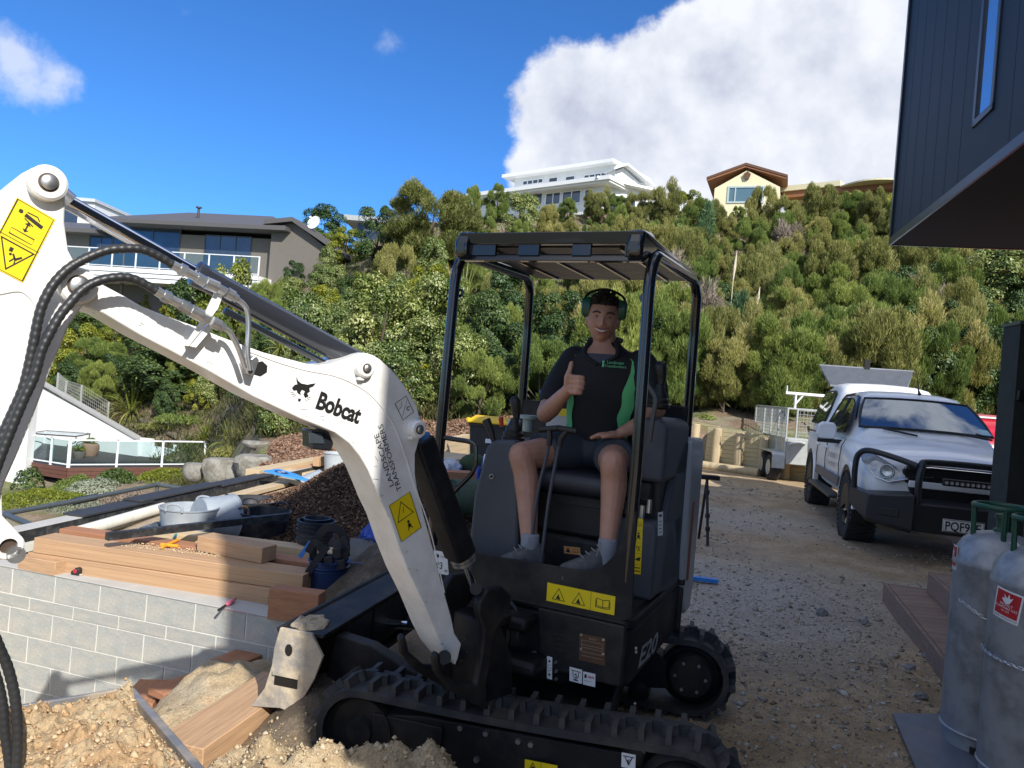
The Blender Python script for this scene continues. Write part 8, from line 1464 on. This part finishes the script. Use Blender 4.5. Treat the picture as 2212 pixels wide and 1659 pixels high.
# ------------------------------------------------------------------ ute, trailer, red vehicle
M_tw = mat('ute_white', (0.86, 0.87, 0.88), 0.3, spec=0.4, coat=0.3, var=0.0); M_tyre = mat('tyre_rubber', (0.022, 0.022, 0.024), 0.85, var=0.2, bump=0.3); M_bull = mat('bullbar_black', (0.02, 0.022, 0.026), 0.4, var=0.05, bump=0.1, bscale=200); M_tglass = mat('tinted_car_glass', (0.30, 0.33, 0.36), 0.03, 0.92, var=0)
def ute():
 A, B = gr(1862, 1176), gr(1765, 1086); d = (A - B).normalized(); w0 = 1.56
 right = V((-d.y, d.x, 0)); right = right if right.x > 0 else -right      # toward its far side (viewer's right)
 O = B.lerp(A, .5) + right * .83; root = thing('pickup_truck', 'white double-cab ute with black bull bar and lifted rear canopy window', 'pickup truck', O)
 f = Frame(O, d, right); f.n = V((0, 0, 1))   # x forward, y to viewer's right, z up
 WB = 1.58; W = .94
 def shell(rows, name, m=M_tw, bev=0, sub=1, mirror=True):   # rows: list of sections across x; each section (y,z) half outline from the centre top out and down
  R = []
  for x, sec in rows:
   L = [f(x, y, z) for y, z in sec]; Rr = [f(x, -y, z) for y, z in reversed(sec)]; R.append(Rr + L)
  return MB().loft(R, caps=True, closed=False).build(name, m, root, smooth=55, subsurf=sub, recalc=True)
 sec = lambda zt, zs, wt, ws, zb=.50, ww=W: [(0, zt), (wt * .55, zt - .01), (wt, zt - .05), (ws, zs), (ww, zs - .09), (ww + .01, zs - .3), (ww, zb + .12), (ww - .04, zb)]
 body = [(2.36, [(0, .99), (.35, .98), (.62, .95), (.72, .86), (.76, .78), (.77, .7), (.74, .62), (.7, .55)]), (2.28, sec(1.08, 1.0, .60, .76, .55, .86)), (2.05, sec(1.14, 1.05, .64, .82, .58, .93)), (1.6, sec(1.19, 1.10, .66, .86, .62, .955)), (1.15, sec(1.23, 1.13, .70, .88, .6, .95)), (.95, sec(1.24, 1.14, .72, .88, .50, .94)), (.2, sec(1.24, 1.16, .74, .89, .48)), (-.8, sec(1.24, 1.17, .74, .89, .48)), (-1.1, sec(1.25, 1.18, .74, .89, .6, .955)), (-1.6, sec(1.25, 1.19, .74, .90, .66, .96)), (-2.1, sec(1.25, 1.19, .74, .90, .6, .955)), (-2.75, sec(1.25, 1.19, .74, .90, .55, .93))]
 shell(body, 'body')
 cab = [(1.12, [(0, 1.245), (.5, 1.24), (.70, 1.22), (.78, 1.17), (.80, 1.1), (.80, 1.05)]), (.95, [(0, 1.36), (.5, 1.35), (.66, 1.32), (.76, 1.20), (.84, 1.12), (.84, 1.05)]), (.42, [(0, 1.735), (.46, 1.72), (.60, 1.68), (.68, 1.45), (.86, 1.16), (.86, 1.05)]), (.22, [(0, 1.80), (.46, 1.79), (.61, 1.75), (.70, 1.48), (.87, 1.17), (.87, 1.05)]), (-.3, [(0, 1.84), (.46, 1.83), (.62, 1.78), (.71, 1.5), (.88, 1.18), (.88, 1.05)]), (-.95, [(0, 1.83), (.46, 1.82), (.62, 1.77), (.71, 1.5), (.88, 1.18), (.88, 1.05)]), (-1.0, [(0, 1.82), (.46, 1.81), (.61, 1.76), (.71, 1.5), (.88, 1.18), (.88, 1.05)])]
 shell(cab, 'cab')
 can = [(-1.02, [(0, 1.84), (.5, 1.84), (.64, 1.79), (.74, 1.5), (.89, 1.2), (.89, 1.12)]), (-1.25, [(0, 1.95), (.52, 1.94), (.66, 1.88), (.75, 1.5), (.90, 1.21), (.90, 1.14)]), (-1.9, [(0, 1.98), (.54, 1.97), (.68, 1.91), (.76, 1.52), (.91, 1.21), (.91, 1.14)]), (-2.72, [(0, 1.95), (.54, 1.94), (.68, 1.88), (.77, 1.5), (.91, 1.2), (.91, 1.14)])]
 shell(can, 'rear_canopy')
 g = lambda pts, off=.012: [f(x, y, z) for x, y, z in pts]
 def panel(name, pts, m=M_tglass, th=.004):
  a = g(pts); n = (a[1] - a[0]).cross(a[2] - a[0]).normalized(); mb = MB(); mb.add(a, [tuple(range(len(a)))]); return mb.build(name, m, root, smooth=0, recalc=False)
 ws = MB(); R = []
 for x, z, y in ((.99, 1.335, .75), (.80, 1.47, .72), (.60, 1.60, .67), (.43, 1.705, .61)):
  R.append([f(x - .10 * (k / 4) ** 2 + .03, y * k / 4, z + .012 - .02 * abs(k / 4) ** 2) for k in range(-4, 5)])
 ws.loft(R, caps=False, closed=False).build('windscreen', M_tglass, root, smooth=70)
 fr_ = MB(); edge = [R[0][0], R[1][0], R[2][0], R[3][0]] + R[3][1:8] + [R[3][8], R[2][8], R[1][8], R[0][8]] + list(reversed(R[0][1:8])); fr_.tube(edge, .016, 6, closed=True).build('screen_seal', M_bk, root)
 side = -1
 def sy(z): return np.interp(z, [1.16, 1.48, 1.75], [.885, .735, .645])
 def swin(name, pts, off=.012): mb = MB(); mb.add([f(x, side * (sy(z) + off), z) for x, z in pts], [tuple(range(len(pts)))]); w = mb.build(name, M_tglass, root, smooth=0); MB().tube([f(x, side * (sy(z) + off), z) for x, z in pts], .012, 6, closed=True).build('window_seal', M_bk, w); return w
 swin('door_window', [(.70, 1.24), (.62, 1.36), (.34, 1.62), (.10, 1.68), (-.10, 1.69), (-.10, 1.22)], .03); swin('door_window', [(-.20, 1.22), (-.20, 1.69), (-.60, 1.68), (-.78, 1.60), (-.86, 1.24)], .03); swin('canopy_window', [(-1.22, 1.28), (-1.34, 1.76), (-1.42, 1.80), (-2.42, 1.80), (-2.50, 1.74), (-2.46, 1.28)], .045)
 MB().tube([f(.62, -.75, 1.42), f(.30, -.665, 1.70), f(.0, -.655, 1.745), f(-.6, -.66, 1.735), f(-.82, -.68, 1.66)], .022, 6).build('weather_shield', M_cyl, root)
 for x in (.96, -.16, -1.0): MB().tube([f(x, -.955, .58), f(x, -.965, .85), f(x - .02, -.945, 1.06), f(x - .03, -.90, 1.15)], .006, 5).build('panel_gap', M_bk, root)
 for x in (-.06, -.88): MB().box(f, (x - .10, x + .08), (-.995, -.955), (.975, 1.005)).build('door_handle', M_tw, root, bevel=.01)
 MB().box(f, (-.95, 1.0), (-.975, -.955), (.56, .68)).build('side_moulding', mat('moulding_grey', (.10, .105, .12), .5), root, bevel=.008); MB().box(f, (-1.02, -2.6), (-.925, -.90), (1.135, 1.16)).build('canopy_seal', M_bk, root)
 MB().box(f, (-.95, 1.0), (-1.06, -.90), (.40, .45)).build('side_step', M_bull, root, bevel=.015)
 df = Frame(f(-.20, -.967, .80), d, V((0, 0, 1))); df.n = -right; mm = mat('door_print_grey', (.12, .13, .15), .6); df = Frame(f(.62, -.968, .86), -d * -1, V((0, 0, 1))); df = Frame(f(-.0, -.966, .90), d, V((0, 0, 1))); df.n = -right
 df2 = Frame(f(.15, -.969, .88), d, V((0, 0, 1))); df2.n = -right; MB().text(df2, 'LANDSCAPE', .10, .004, align='LEFT').text(df2.at(0, -.11), 'TRANSFORMERS', .085, .004).text(df2.at(.2, -.2), '.co.nz', .07, .004).build('door_lettering', mm, root, smooth=0)
 for s in (-1, 1): MB().loft([[f(x, s * y, z) for y, z in ((.98, 1.13), (1.17, 1.12), (1.21, 1.18), (1.20, 1.30), (1.14, 1.345), (1.0, 1.34), (.96, 1.28))] for x in (.52, .64)]).build('side_mirror', M_tw, root, bevel=.025, segs=3, recalc=True); MB().box(f, (.50, .62), (*sorted((s * .86, s * 1.18)),), (1.075, 1.125)).build('mirror_base', M_bk, root, bevel=.01)
 M_lens = mat('headlight_lens', (.42, .46, .50), .08, spec=1.0, coat=1.0, var=.3, vscale=14)
 for s in (-1, 1):
  hl = [(2.38, .50, .84), (2.35, .68, .79), (2.30, .80, .83), (2.18, .915, .98), (2.05, .93, 1.08), (2.20, .82, 1.07), (2.33, .62, .96)]; c = [sum(q[i] for q in hl) / len(hl) for i in range(3)]; mb = MB(); vs = [f(x + .03, s * (y + .012), z) for x, y, z in hl]; ce = f(c[0] + .085, s * (c[1] + .045), c[2]); mb.add(vs + [ce], [(i, (i + 1) % 7, 7) for i in range(7)]); hd = mb.build('headlight', M_lens, root, smooth=60); MB().tube(vs, .008, 6, closed=True).build('headlight_rim', M_zinc, hd)
  q = Frame(f(2.36, s * .70, .90), right, V((0, 0, 1))); q.n = (d + right * s * .45).normalized(); MB().lathe(Frame(q.o + q.n * .02, q.n.cross(V((0, 0, 1))), V((0, 0, 1)), q.n), [(0, .0), (.05, .01), (.068, .035), (.074, .035), (.074, 0)], 20).build('projector', M_zinc, hd)
 ff_ = Frame(f(2.40, 0, 0), right, V((0, 0, 1))); ff_.n = d
 MB().prism(ff_, [(-.56, .93), (-.50, 1.0), (.50, 1.0), (.56, .93), (.52, .80), (-.52, .80)], -.06, .01).build('grille', M_bk, root, bevel=.01); MB().prism(ff_, [(-.50, .78), (.50, .78), (.44, .60), (-.44, .60)], -.06, .01).build('lower_grille', M_bk, root, bevel=.01)
 for z in (.98, .885): MB().tube([ff_(-.54, z - .03, .0), ff_(-.3, z, .02), ff_(.3, z, .02), ff_(.54, z - .03, .0)], .009, 6).build('chrome_strip', M_chr, root)
 MB().box(ff_, (-.50, .50), (.76, .83), (-.02, .025)).build('white_bumper_strip', M_tw, root, bevel=.01)
 MB().loft([[f(x, s * y, z) for x, z in ((2.42, .30), (2.66, .34), (2.68, .62), (2.42, .66))] for s, y in ((-1, .50), (1, .50))]).build('bumper_centre', M_bull, root, bevel=.012, recalc=True)
 for s in (-1, 1):
  MB().loft([[f(2.64, s * .50, .30), f(2.70, s * .50, .34), f(2.72, s * .50, .70), f(2.44, s * .50, .72)], [f(2.50, s * .90, .36), f(2.56, s * .92, .40), f(2.58, s * .92, .66), f(2.36, s * .90, .68)], [f(2.10, s * 1.0, .50), f(2.18, s * 1.03, .50), f(2.18, s * 1.03, .68), f(2.08, s * .98, .70)]]).build('bumper_wing', M_bull, root, bevel=.012, recalc=True)
  MB().cbox(Frame(f(2.63, s * .72, .50), right * s - d * .35, V((0, 0, 1))), (0, 0, 0), (.2, .09, .02)).build('fog_recess', M_bk, root, bevel=.01)
  MB().tube(bez([f(2.20, s * .99, .66), f(2.22, s * 1.0, .90), f(2.24, s * .98, 1.04), f(2.34, s * .90, 1.10), f(2.50, s * .68, 1.06), f(2.62, s * .48, 1.0)], 6), .032, 12).build('headlight_hoop', M_bull, root, smooth=60)
 MB().tube(bez([f(2.66, -.46, .62), f(2.68, -.47, .85), f(2.66, -.44, 1.0), f(2.62, -.36, 1.05), f(2.62, .36, 1.05), f(2.66, .44, 1.0), f(2.68, .47, .85), f(2.66, .46, .62)], 6), .034, 12).build('bull_bar_hoop', M_bull, root, smooth=60)
 MB().box(ff_, (-.24, .24), (.83, .90), (.20, .27)).build('light_bar', M_bk, root, bevel=.008)
 for i in range(10): MB().lathe(Frame(ff_(-.215 + i * .048, .865, .271), right, V((0, 0, 1)), d), [(0, 0), (.012, .002), (.018, .006)], 12).build('lamp', mat('lamp_grey', (.35, .36, .36), .2), root)
 pf = Frame(f(2.685, .0, .40), -right, V((0, 0, 1))); pf = ff_.at(-.03, .435, .27); pl = MB().box(pf, (-.19, .19), (-.065, .065), (.0, .006)).build('number_plate', M_wd, root, bevel=.003); MB().text(pf.at(-.005, -.045), 'PQF90E', .125, .0075, bold=.002, align='CENTER', xs=.80).line(pf, [(-.183, -.058), (.183, -.058), (.183, .058), (-.183, .058)], .004, .0072, True).build('plate_lettering', M_bk, pl, org=ORG[root.name], smooth=0)
 tread = None
 for x in (WB, -WB):
  for s in (-1, 1):
   R_ = .40; c = f(x, s * .83, R_); ax = right * s; q = Frame(c, d, V((0, 0, 1)), ax); wh = MB().lathe(q, [(.24, -.13), (.36, -.14), (.395, -.11), (.395, .11), (.37, .14), (.30, .15), (.25, .13), (.24, .10)], 44).build('wheel', M_tyre, root, smooth=40)
   MB().lathe(q, [(.0, .06), (.05, .065), (.06, .05), (.10, .02), (.20, .03), (.235, .10), (.245, .12), (.235, .125), (.225, .10), (.20, .0), (.0, -.02)], 36).build('rim', mat('black_rim', (.012, .012, .013), .25, .4), wh, smooth=40)
   if s < 0:
    for k in range(6): a = k * 1.0472 + .3; u1 = V((math.cos(a), math.sin(a))); t1 = V((-u1.y, u1.x)); MB().add([q(u1.x * r + t1.x * w, u1.y * r + t1.y * w, zz) for r, w, zz in ((.07, -.018, .07), (.215, -.032, .105), (.215, .032, .105), (.07, .018, .07))], [(0, 1, 2, 3)]).build('spoke', M_zinc, wh, smooth=0)
    mb = MB()
    for k in range(44):
     a = k * 2 * math.pi / 44; r0, r1 = .39, .412; u1 = V((math.cos(a), math.sin(a))); t1 = V((-u1.y, u1.x)) * .018
     for z0, z1, sh in ((.04, .15, 0), (-.05, .035, .5), (-.15, -.06, 0)): b = a + sh * .14; u2 = V((math.cos(b), math.sin(b))); t2 = V((-u2.y, u2.x)) * .018; mb.loft([[q(u2.x * r + t2.x * e, u2.y * r + t2.y * e, z) for r, e in ((r0, -1), (r1, -.9), (r1, .9), (r0, 1))] for z in (z0, z1)])
    o = mb.build('tread_blocks', M_tyre, wh, smooth=0); o['kind'] = 'stuff'
   if s < 0: MB().lathe(Frame(f(x, -.90, R_ + .02), d, V((0, 0, 1)), ax), [(.47, .0), (.50, .065), (.46, .075), (.455, .0)], 30, ang=(0, 180)).build('wheel_arch_flare', M_tw, root, smooth=50); MB().lathe(Frame(f(x, -.80, R_ + .02), d, V((0, 0, 1)), ax), [(.0, .166), (.455, .166), (.455, .0)], 24, ang=(-20, 200)).build('wheel_well', M_bk, root)
 MB().box(f, (-2.6, 2.3), (-.6, .6), (.38, .56)).build('chassis', M_bk, root)
 hz = 1.92; P4 = [f(-2.72, -.60, hz), f(-2.72, .60, hz), f(-3.0, .76, 2.27), f(-3.0, -.76, 2.27)]
 MB().loft([P4, [p + V((0, 0, .02)) for p in P4]]).build('rear_hatch', mat('hatch_grey', (.12, .13, .15), .2, .3), root, recalc=True); MB().tube(P4, .02, 6, closed=True).build('hatch_frame', mat('alloy_grey', (.35, .37, .4), .35, .5), root); c = (P4[2] + P4[3]) / 2; MB().box(Frame(c, right, d), (-.03, .06), (-.03, .03), (-.16, .05)).build('hatch_latch', M_bk, root)
 MB().tube([f(.30, .06, 1.80), f(.24, .06, 1.85), f(.05, .06, 2.12)], [.022, .010, .002], 8).build('aerial', M_bk, root)
 MB().tube([f(1.06, .70, 1.30), f(1.0, .30, 1.345)], .012, 6).build('wiper', M_bk, root); MB().tube([f(1.09, -.12, 1.275), f(1.02, -.50, 1.33)], .012, 6).build('wiper', M_bk, root)
 root.scale = (1.06, 1.06, 1.07)
 MB().add([f(.985, .60, 1.36), f(.985, .72, 1.35), f(.89, .69, 1.41), f(.89, .58, 1.42)], [(0, 1, 2, 3)]).build('registration_sticker', mat('pale_sticker', (.4, .6, .65), .5), root, smooth=0)
ute()
def trailer():
 c = gr(1675, 1041); b = gr(1640 + 120, 1046); f = yawframe(V((c.x + .12, c.y, 0)), -4); m = mat('galvanised_pale', (.52, .55, .54), .4, .55, var=.12, vscale=6); r = thing('cage_trailer', 'galvanised cage trailer with tandem wheels parked behind the white ute', 'trailer', f.o)
 z0, W, L = .52, 1.5, 2.6
 MB().box(f, (0.05, W), (0, L), (z0 - .08, z0 - .02)).build('bed', m, r); MB().box(f, (0.05, W), (-.03, 0), (z0 - .12, z0 + .42)).build('tailgate', m, r, bevel=.006); MB().box(f, (.02, .05), (0, L), (z0 - .02, z0 + .4)).build('side_panel', m, r)
 for y in (.3, .9):
  q = Frame(f(-.12, y, .285), HU, V((0, 0, 1))); MB().lathe(Frame(f(-.20, y, .285), f.v, V((0, 0, 1)), -f.u), [(.0, -.02), (.16, -.02), (.17, .0), (.26, .01), (.285, -.03), (.285, -.17), (.26, -.2), (0, -.2)], 26).build('wheel', M_tyre, r, smooth=40); MB().lathe(Frame(f(-.205, y, .285), f.v, V((0, 0, 1)), -f.u), [(0, 0), (.05, .01), (.15, -.0), (.165, .012), (.16, .0)], 20).build('rim', m, r)
 MB().prism(Frame(f(-.24, 0, 0), f.v, V((0, 0, 1)), f.u), [(-.08, .30), (-.05, .58), (.02, .64), (1.18, .64), (1.25, .58), (1.28, .3), (1.26, .3), (1.23, .57), (1.17, .615), (.03, .615), (-.03, .57), (-.06, .3)], 0, .26).build('mudguard', m, r, smooth=0)
 h0, h1 = z0 + .42, z0 + 1.05
 for (a, bb) in (((.02, 0), (W, 0)), ((.02, 0), (.02, L)), ((W, 0), (W, L)), ((.02, L), (W, L))):
  for z in (h0, h1): MB().tube([f(*a, z), f(*bb, z)], .022, 6).build('cage_rail', m, r)
 for x, y in ((.02, 0), (.22, 0), (W, 0), (.02, .6), (.02, 1.2), (.02, 1.8), (.02, L), (W, L), (W * .5, L)): MB().tube([f(x, y, z0 - .02), f(x, y, h1)], .025, 6).build('cage_post', m, r)
 mb = MB(); [mb.tube([f(x, 0, h0), f(x, 0, h1)], .005, 4) for x in np.arange(.28, W, .075)]; [mb.tube([f(.22, 0, z), f(W, 0, z)], .005, 4) for z in np.arange(h0, h1, .075)]; [mb.tube([f(.02, y, h0), f(.02, y, h1)], .005, 4) for y in np.arange(.1, L, .075)]; [mb.tube([f(.02, 0, z), f(.02, L, z)], .005, 4) for z in np.arange(h0, h1, .075)]; o = mb.build('cage_mesh', m, r); o['kind'] = 'stuff'
 MB().tube([f(.16, .02, h1), f(.16, .02, h1 + .32)], .03, 6).tube([f(-.05, .02, h1 + .32), f(W, .02, h1 + .32)], .035, 6).tube([f(.18, .02, h1 + .12), f(.32, .02, h1 + .31)], .02, 6).tube([f(-.03, .02, h1 + .32), f(-.03, .02, h1 + .48)], .014, 6).build('ladder_rack', mat('white_paint', (.75, .76, .75), .4), r); MB().tube(bez([f(.1, -.04, z0 + .2), f(.1, -.06, z0 + .3), f(.3, -.06, z0 + .34), f(.42, -.05, z0 + .33)], 5), .022, 8).build('latch_lever', m, r)
trailer()
def red_vehicle():
 c = at(2150, 940, 13.0); q = yawframe(V((c.x - .55, 13.0, 0)), -8); r = thing('red_car', 'red car with pale glass half hidden behind the dark gate pier', 'car', q.o); zt = at(2120, 893, 13.0).z; m = mat('car_red', (.45, .012, .03), .25, coat=.6)
 S = lambda x, k: [q(x, y * k, z) for y, z in ((0, zt - .75), (.05, zt - .50), (.5, zt - .06), (.8, zt), (1.9, zt), (2.2, zt - .08), (2.5, zt - .6), (2.6, zt - 1.3), (0, zt - 1.3))]
 MB().loft([S(-.15, 1), S(0, 1), S(1.9, 1)]).build('body', m, r, bevel=.03, recalc=True); MB().add([q(.05, .10, zt - .47), q(1.8, .10, zt - .47), q(1.75, .49, zt - .10), q(.12, .49, zt - .10)], [(0, 1, 2, 3)]).build('windscreen', mat('pale_car_glass', (.25, .33, .36), .08), r, smooth=0); MB().box(q, (-.02, 1.9), (.45, .6), (zt - .075, zt - .045)).build('roof_edge', M_wd, r); MB().tube([q(.9, .05, zt - .50), q(.9, .2, zt - .2)], .02, 6).build('wiper', M_bk, r); MB().cyl(q(.5, -.1, .3), q(.25, -.1, .3), .32, n=20).build('wheel', M_tyre, r)
red_vehicle()
# ------------------------------------------------------------------ gas bottles, steps, board
M_gas = mat('silver_bottle_paint', (.36, .375, .40), .45, .25, var=.12, vscale=3, dust=((.09, .09, .095), .75, 7), bump=.08, bscale=60); M_gv = mat('green_valve', (.012, .07, .04), .4, var=.15)
def bottle(c, label, stick):
 r = thing('gas_bottle', label, 'gas bottle', c, 'gas bottles chained by the house'); R_ = .187; f = yawframe(c, 20)
 MB().lathe(f, [(R_ - .03, .0), (R_ - .015, .0), (R_ - .012, .10), (R_, .13), (R_, .90), (R_ + .003, .905), (R_ + .003, .93), (R_, .935), (R_ - .006, .98), (R_ - .035, 1.03), (R_ - .085, 1.065), (.04, 1.08), (0, 1.08)], 56).build('shell', M_gas, r, smooth=40)
 for z in (.115, .915): MB().lathe(f, [(R_ - .004 + .002 * (z > .5), z - .008), (R_ + .004, z), (R_ - .002, z + .008)], 56).build('weld_ring', M_gas, r)
 a = [f(.118 * math.cos(t), .118 * math.sin(t), 1.20) for t in np.linspace(0, 6.283, 25)[:-1]]; MB().tube(a, .013, 8, closed=True).build('guard_ring', M_gv, r, smooth=60)
 for t in (.4, 2.5, 3.9, 5.6): MB().tube([f(.118 * math.cos(t), .118 * math.sin(t), 1.20), f(.115 * math.cos(t), .115 * math.sin(t), 1.05)], .012, 8).build('guard_leg', M_gv, r)
 MB().lathe(f, [(.03, 1.07), (.03, 1.09), (.018, 1.10), (.018, 1.14), (.028, 1.145), (.028, 1.165), (0, 1.17)], 16).build('valve', M_gv, r); MB().lathe(f, [(.026, 1.07), (.03, 1.085), (0, 1.09)], 16).build('valve_collar', M_wd, r)
 MB().box(Frame(f(0, 0, .06), (c - V((0, 0, c.z))).normalized().cross(V((0, 0, 1))), V((0, 0, 1)), -(c - V((0, 0, c.z))).normalized()), (-.05, .05), (-.014, .014), (R_ - .018, R_ - .004)).build('foot_slot', M_bk, r)
 for (az, z, w, h, rot, kind) in stick:   # sticker wrapped on the shell
  mb = MB(); cols = 8
  def pt(u, v, e=.0012): cu, su = math.cos(rot), math.sin(rot); U, V_ = (u * cu - v * su), (u * su + v * cu); a_ = az + U / R_; return V((c.x + (R_ + e) * math.cos(a_), c.y + (R_ + e) * math.sin(a_), c.z + z + V_))
  def grid(u0, u1, v0, v1, e, nm, m_):
   b_ = MB(); b_.loft([[pt(u0 + (u1 - u0) * i / cols, v, e) for i in range(cols + 1)] for v in np.linspace(v0, v1, 5)], caps=False, closed=False); return b_.build(nm, m_, r)
  o = grid(-w / 2, w / 2, -h / 2, h / 2, .0012, 'hazard_sticker', M_wd)
  if kind == 'gas':
   mr_ = mat('hazard_red', (.42, .015, .02), .5); grid(-w * .44, w * .44, -h * .36, h * .44, .0018, 'red_field', mr_)
   fl_ = MB(); fl_.add([pt(u * w, v * h, .0024) for u, v in ((-.12, .10), (-.2, .2), (-.08, .22), (-.14, .34), (0, .24), (.04, .40), (.1, .24), (.2, .3), (.14, .16), (.1, .08), (0, .04))], [tuple(range(11))]); fl_.build('flame_print', M_wd, r, smooth=0)
   for tx, vv, hh in (('HIGHLY', -.03, .13), ('FLAMMABLE GAS', -.13, .11), ('UN 1075', -.23, .08)):
    t_ = MB(); t_.text(Frame((0, 0, 0), (1, 0, 0), (0, 1, 0)), tx, h * hh, 0, align='CENTER'); wmax = max(abs(v[0]) for v in t_.v); k_ = min(1, w * .40 / wmax); t_.v = [tuple(pt(v[0] * k_, v[1] + vv * h, .0026)) for v in t_.v]; t_.build('hazard_lettering', M_wd, r, smooth=0)
   t_ = MB(); t_.text(Frame((0, 0, 0), (1, 0, 0), (0, 1, 0)), 'LIQUEFIED PETROLEUM GAS', h * .08, 0, align='CENTER'); wmax = max(abs(v[0]) for v in t_.v); t_.v = [tuple(pt(v[0] * w * .46 / wmax, v[1] - .45 * h, .0026)) for v in t_.v]; t_.build('petroleum_lettering', M_bk, r, smooth=0)
 MB().box(Frame(f(-.06, -.12, 1.045), (1, 0, 0), (0, 1, .45)), (-.02, .02), (-.015, .015), (0, .002)).build('small_label', M_wd, r)
 return r
c1 = gr(2052, 1640); c1 = V((c1.x + .215, c1.y + .10, 0)); c2 = V((2.37, c1.y - .385, 0))
ang = lambda c, off: math.atan2(-c.y, -c.x) + off
bottle(c1, 'silver gas bottle standing farther back, half behind the front one', [(ang(c1, -1.35), .93, .10, .12, .0, 'gas')]); bottle(c2, 'front silver gas bottle with the red flammable gas diamond sticker', [(ang(c2, -.66), .83, .125, .13, -.13, 'gas')])
def chain():
 r = thing('chain', 'galvanised chain sagging round the gas bottles', 'chain', c1 + V((0, 0, .7))); P = []
 for k in range(26): a = math.radians(195 + k * 3.2); P.append(c1 + V((math.cos(a) * .198, math.sin(a) * .198, .74 - .005 * k)))
 s0 = P[-1]; a0 = math.atan2(s0.y - c2.y, s0.x - c2.x)
 for k in range(1, 40): a = math.radians(150 + k * 4.0); P.append(c2 + V((math.cos(a) * .199, math.sin(a) * .199, .61 - .0012 * k)))
 L = [0]
 for a_, b_ in zip(P[:-1], P[1:]): L.append(L[-1] + (b_ - a_).length)
 n = int(L[-1] / .0175); q = Frame((0, 0, 0), (1, 0, 0), (0, 1, 0)); ring = [(.0125 * math.cos(t) * 1.0 + (.004 if math.cos(t) > 0 else -.004), .0065 * math.sin(t), 0) for t in np.linspace(0, 6.283, 13)[:-1]]; me = MB().tube(ring, .0021, 5, closed=True).build('link', M_zinc, link=False)
 for i in range(n):
  t = L[-1] * i / n; k = max(j for j in range(len(L) - 1) if L[j] <= t + 1e-9); p = P[k].lerp(P[k + 1], (t - L[k]) / (L[k + 1] - L[k])); tg = (P[k + 1] - P[k]).normalized(); up = V((0, 0, 1)); up = (up - tg * up.dot(tg)).normalized(); sd = tg.cross(up)
  if i % 2: up, sd = sd, -up
  o = bpy.data.objects.new('link', me); COL.objects.link(o); o.parent = r; M_ = Matrix((tg, up, sd)).transposed().to_4x4(); M_.translation = p - r.location; o.matrix_local = M_
chain()
M_step = wood('reddish_step_board', (.30, .20, .15))
def steps():
 A, B, = gr(1918, 1262, .14), gr(2046, 1424, .14); u = (B - A).normalized(); n = V((-u.y, u.x, 0)); n = n if n.x > 0 else -n; f = Frame(A, u, n); f.n = V((0, 0, 1)); r = thing('timber_steps', 'low red-brown timber steps beside the gas bottles', 'steps', A); L = 2.6
 for i in range(3): MB().box(f, (0, L), (.0 + i * .30 + .004, .295 + i * .30), (-.03, 0.0)).build('tread_board', M_step, r, bevel=.003)
 MB().box(f, (0, L), (-.03, -.004), (-.17, .004)).build('riser_board', M_step, r, bevel=.003); MB().box(f, (-.028, -.003), (-.03, .95), (-.17, .003)).build('end_board', M_step, r, bevel=.003)
 g = f.at(-.0, .30, .17); MB().box(g, (.12, L), (-.02, .005), (-.168, 0)).build('riser_board', M_step, r, bevel=.003); MB().box(g, (.095, .118), (-.02, .6), (-.168, .004)).build('end_board', M_step, r, bevel=.003)
 for i in range(2): MB().box(g, (.12, L), (.01 + i * .3, .30 + i * .3), (-.03, .0)).build('tread_board', M_step, r, bevel=.003)
steps()
A, B, C_ = gr(1928, 1545, .03), gr(2045, 1535, .03), gr(1985, 1680, .03)
top('grey_board', 'blue-grey sheet lying on the soil at the foot of the gas bottles', 'board', MB().loft([[A, B + V((.5, 0, 0)), C_ + V((.55, -.1, 0)), C_], [p + V((0, 0, .012)) for p in (A, B + V((.5, 0, 0)), C_ + V((.55, -.1, 0)), C_)]]), mat('blue_grey_sheet', (.11, .13, .17), .6, var=.15, dust=((.2, .17, .13), .6, 6)), recalc=True)
for px, py, h, lb in ((1562, 700, 165, 'pale toetoe plume on a tall stalk, left of the pair'), (1613, 735, 120, 'pinkish toetoe plume on a stalk, right of the pair')):
 p = hill_at(px, py + 60); s = p.y / FPX; p = p + V((0, -.6, .6)); r = thing('toetoe_plume', lb, 'plume grass', p); MB().tube([p, p + V((0, 0, h * s * .7))], .02, 5).build('stalk', mat('straw', (.5, .42, .25), .8), r); MB().tube([p + V((0, 0, h * s * .62)), p + V((.02, 0, h * s * .8)), p + V((.05, 0, h * s))], [.02, .055, .008], 8).build('plume', mat('plume_cream', (.62, .52, .42), .9, bump=.5), r)
for px, py, rad, lb in ((2010, 1425, .06, 'grey angular stone, the largest in the row left of the steps'), (2035, 1433, .045, 'grey stone touching the largest one'), (1965, 1450, .05, 'pale flat stone near the middle of the yard soil'), (1990, 1508, .04, 'brown stone right of the tail end'), (1775, 1328, .06, 'dark grey stone at the edge of the gravel patch'), (1868, 1347, .045, 'squarish grey stone between the ute and the steps')):
 c = gr(px, py, 0.0); rr = random.Random(px); mb = MB(); mb.ball(yawframe(c, rr.uniform(0, 90)), (0, 0, rad * .3), (rad, rad * .7, rad * .55), 8, 6); mb.v = [tuple(np.array(v) + np.array([rr.uniform(-.12, .12) * rad for _ in range(3)])) for v in mb.v]; top('stone', lb, 'stone', mb, mat('yard_stone', (.21, .205, .20), .9, var=.2, bump=.5), smooth=0)
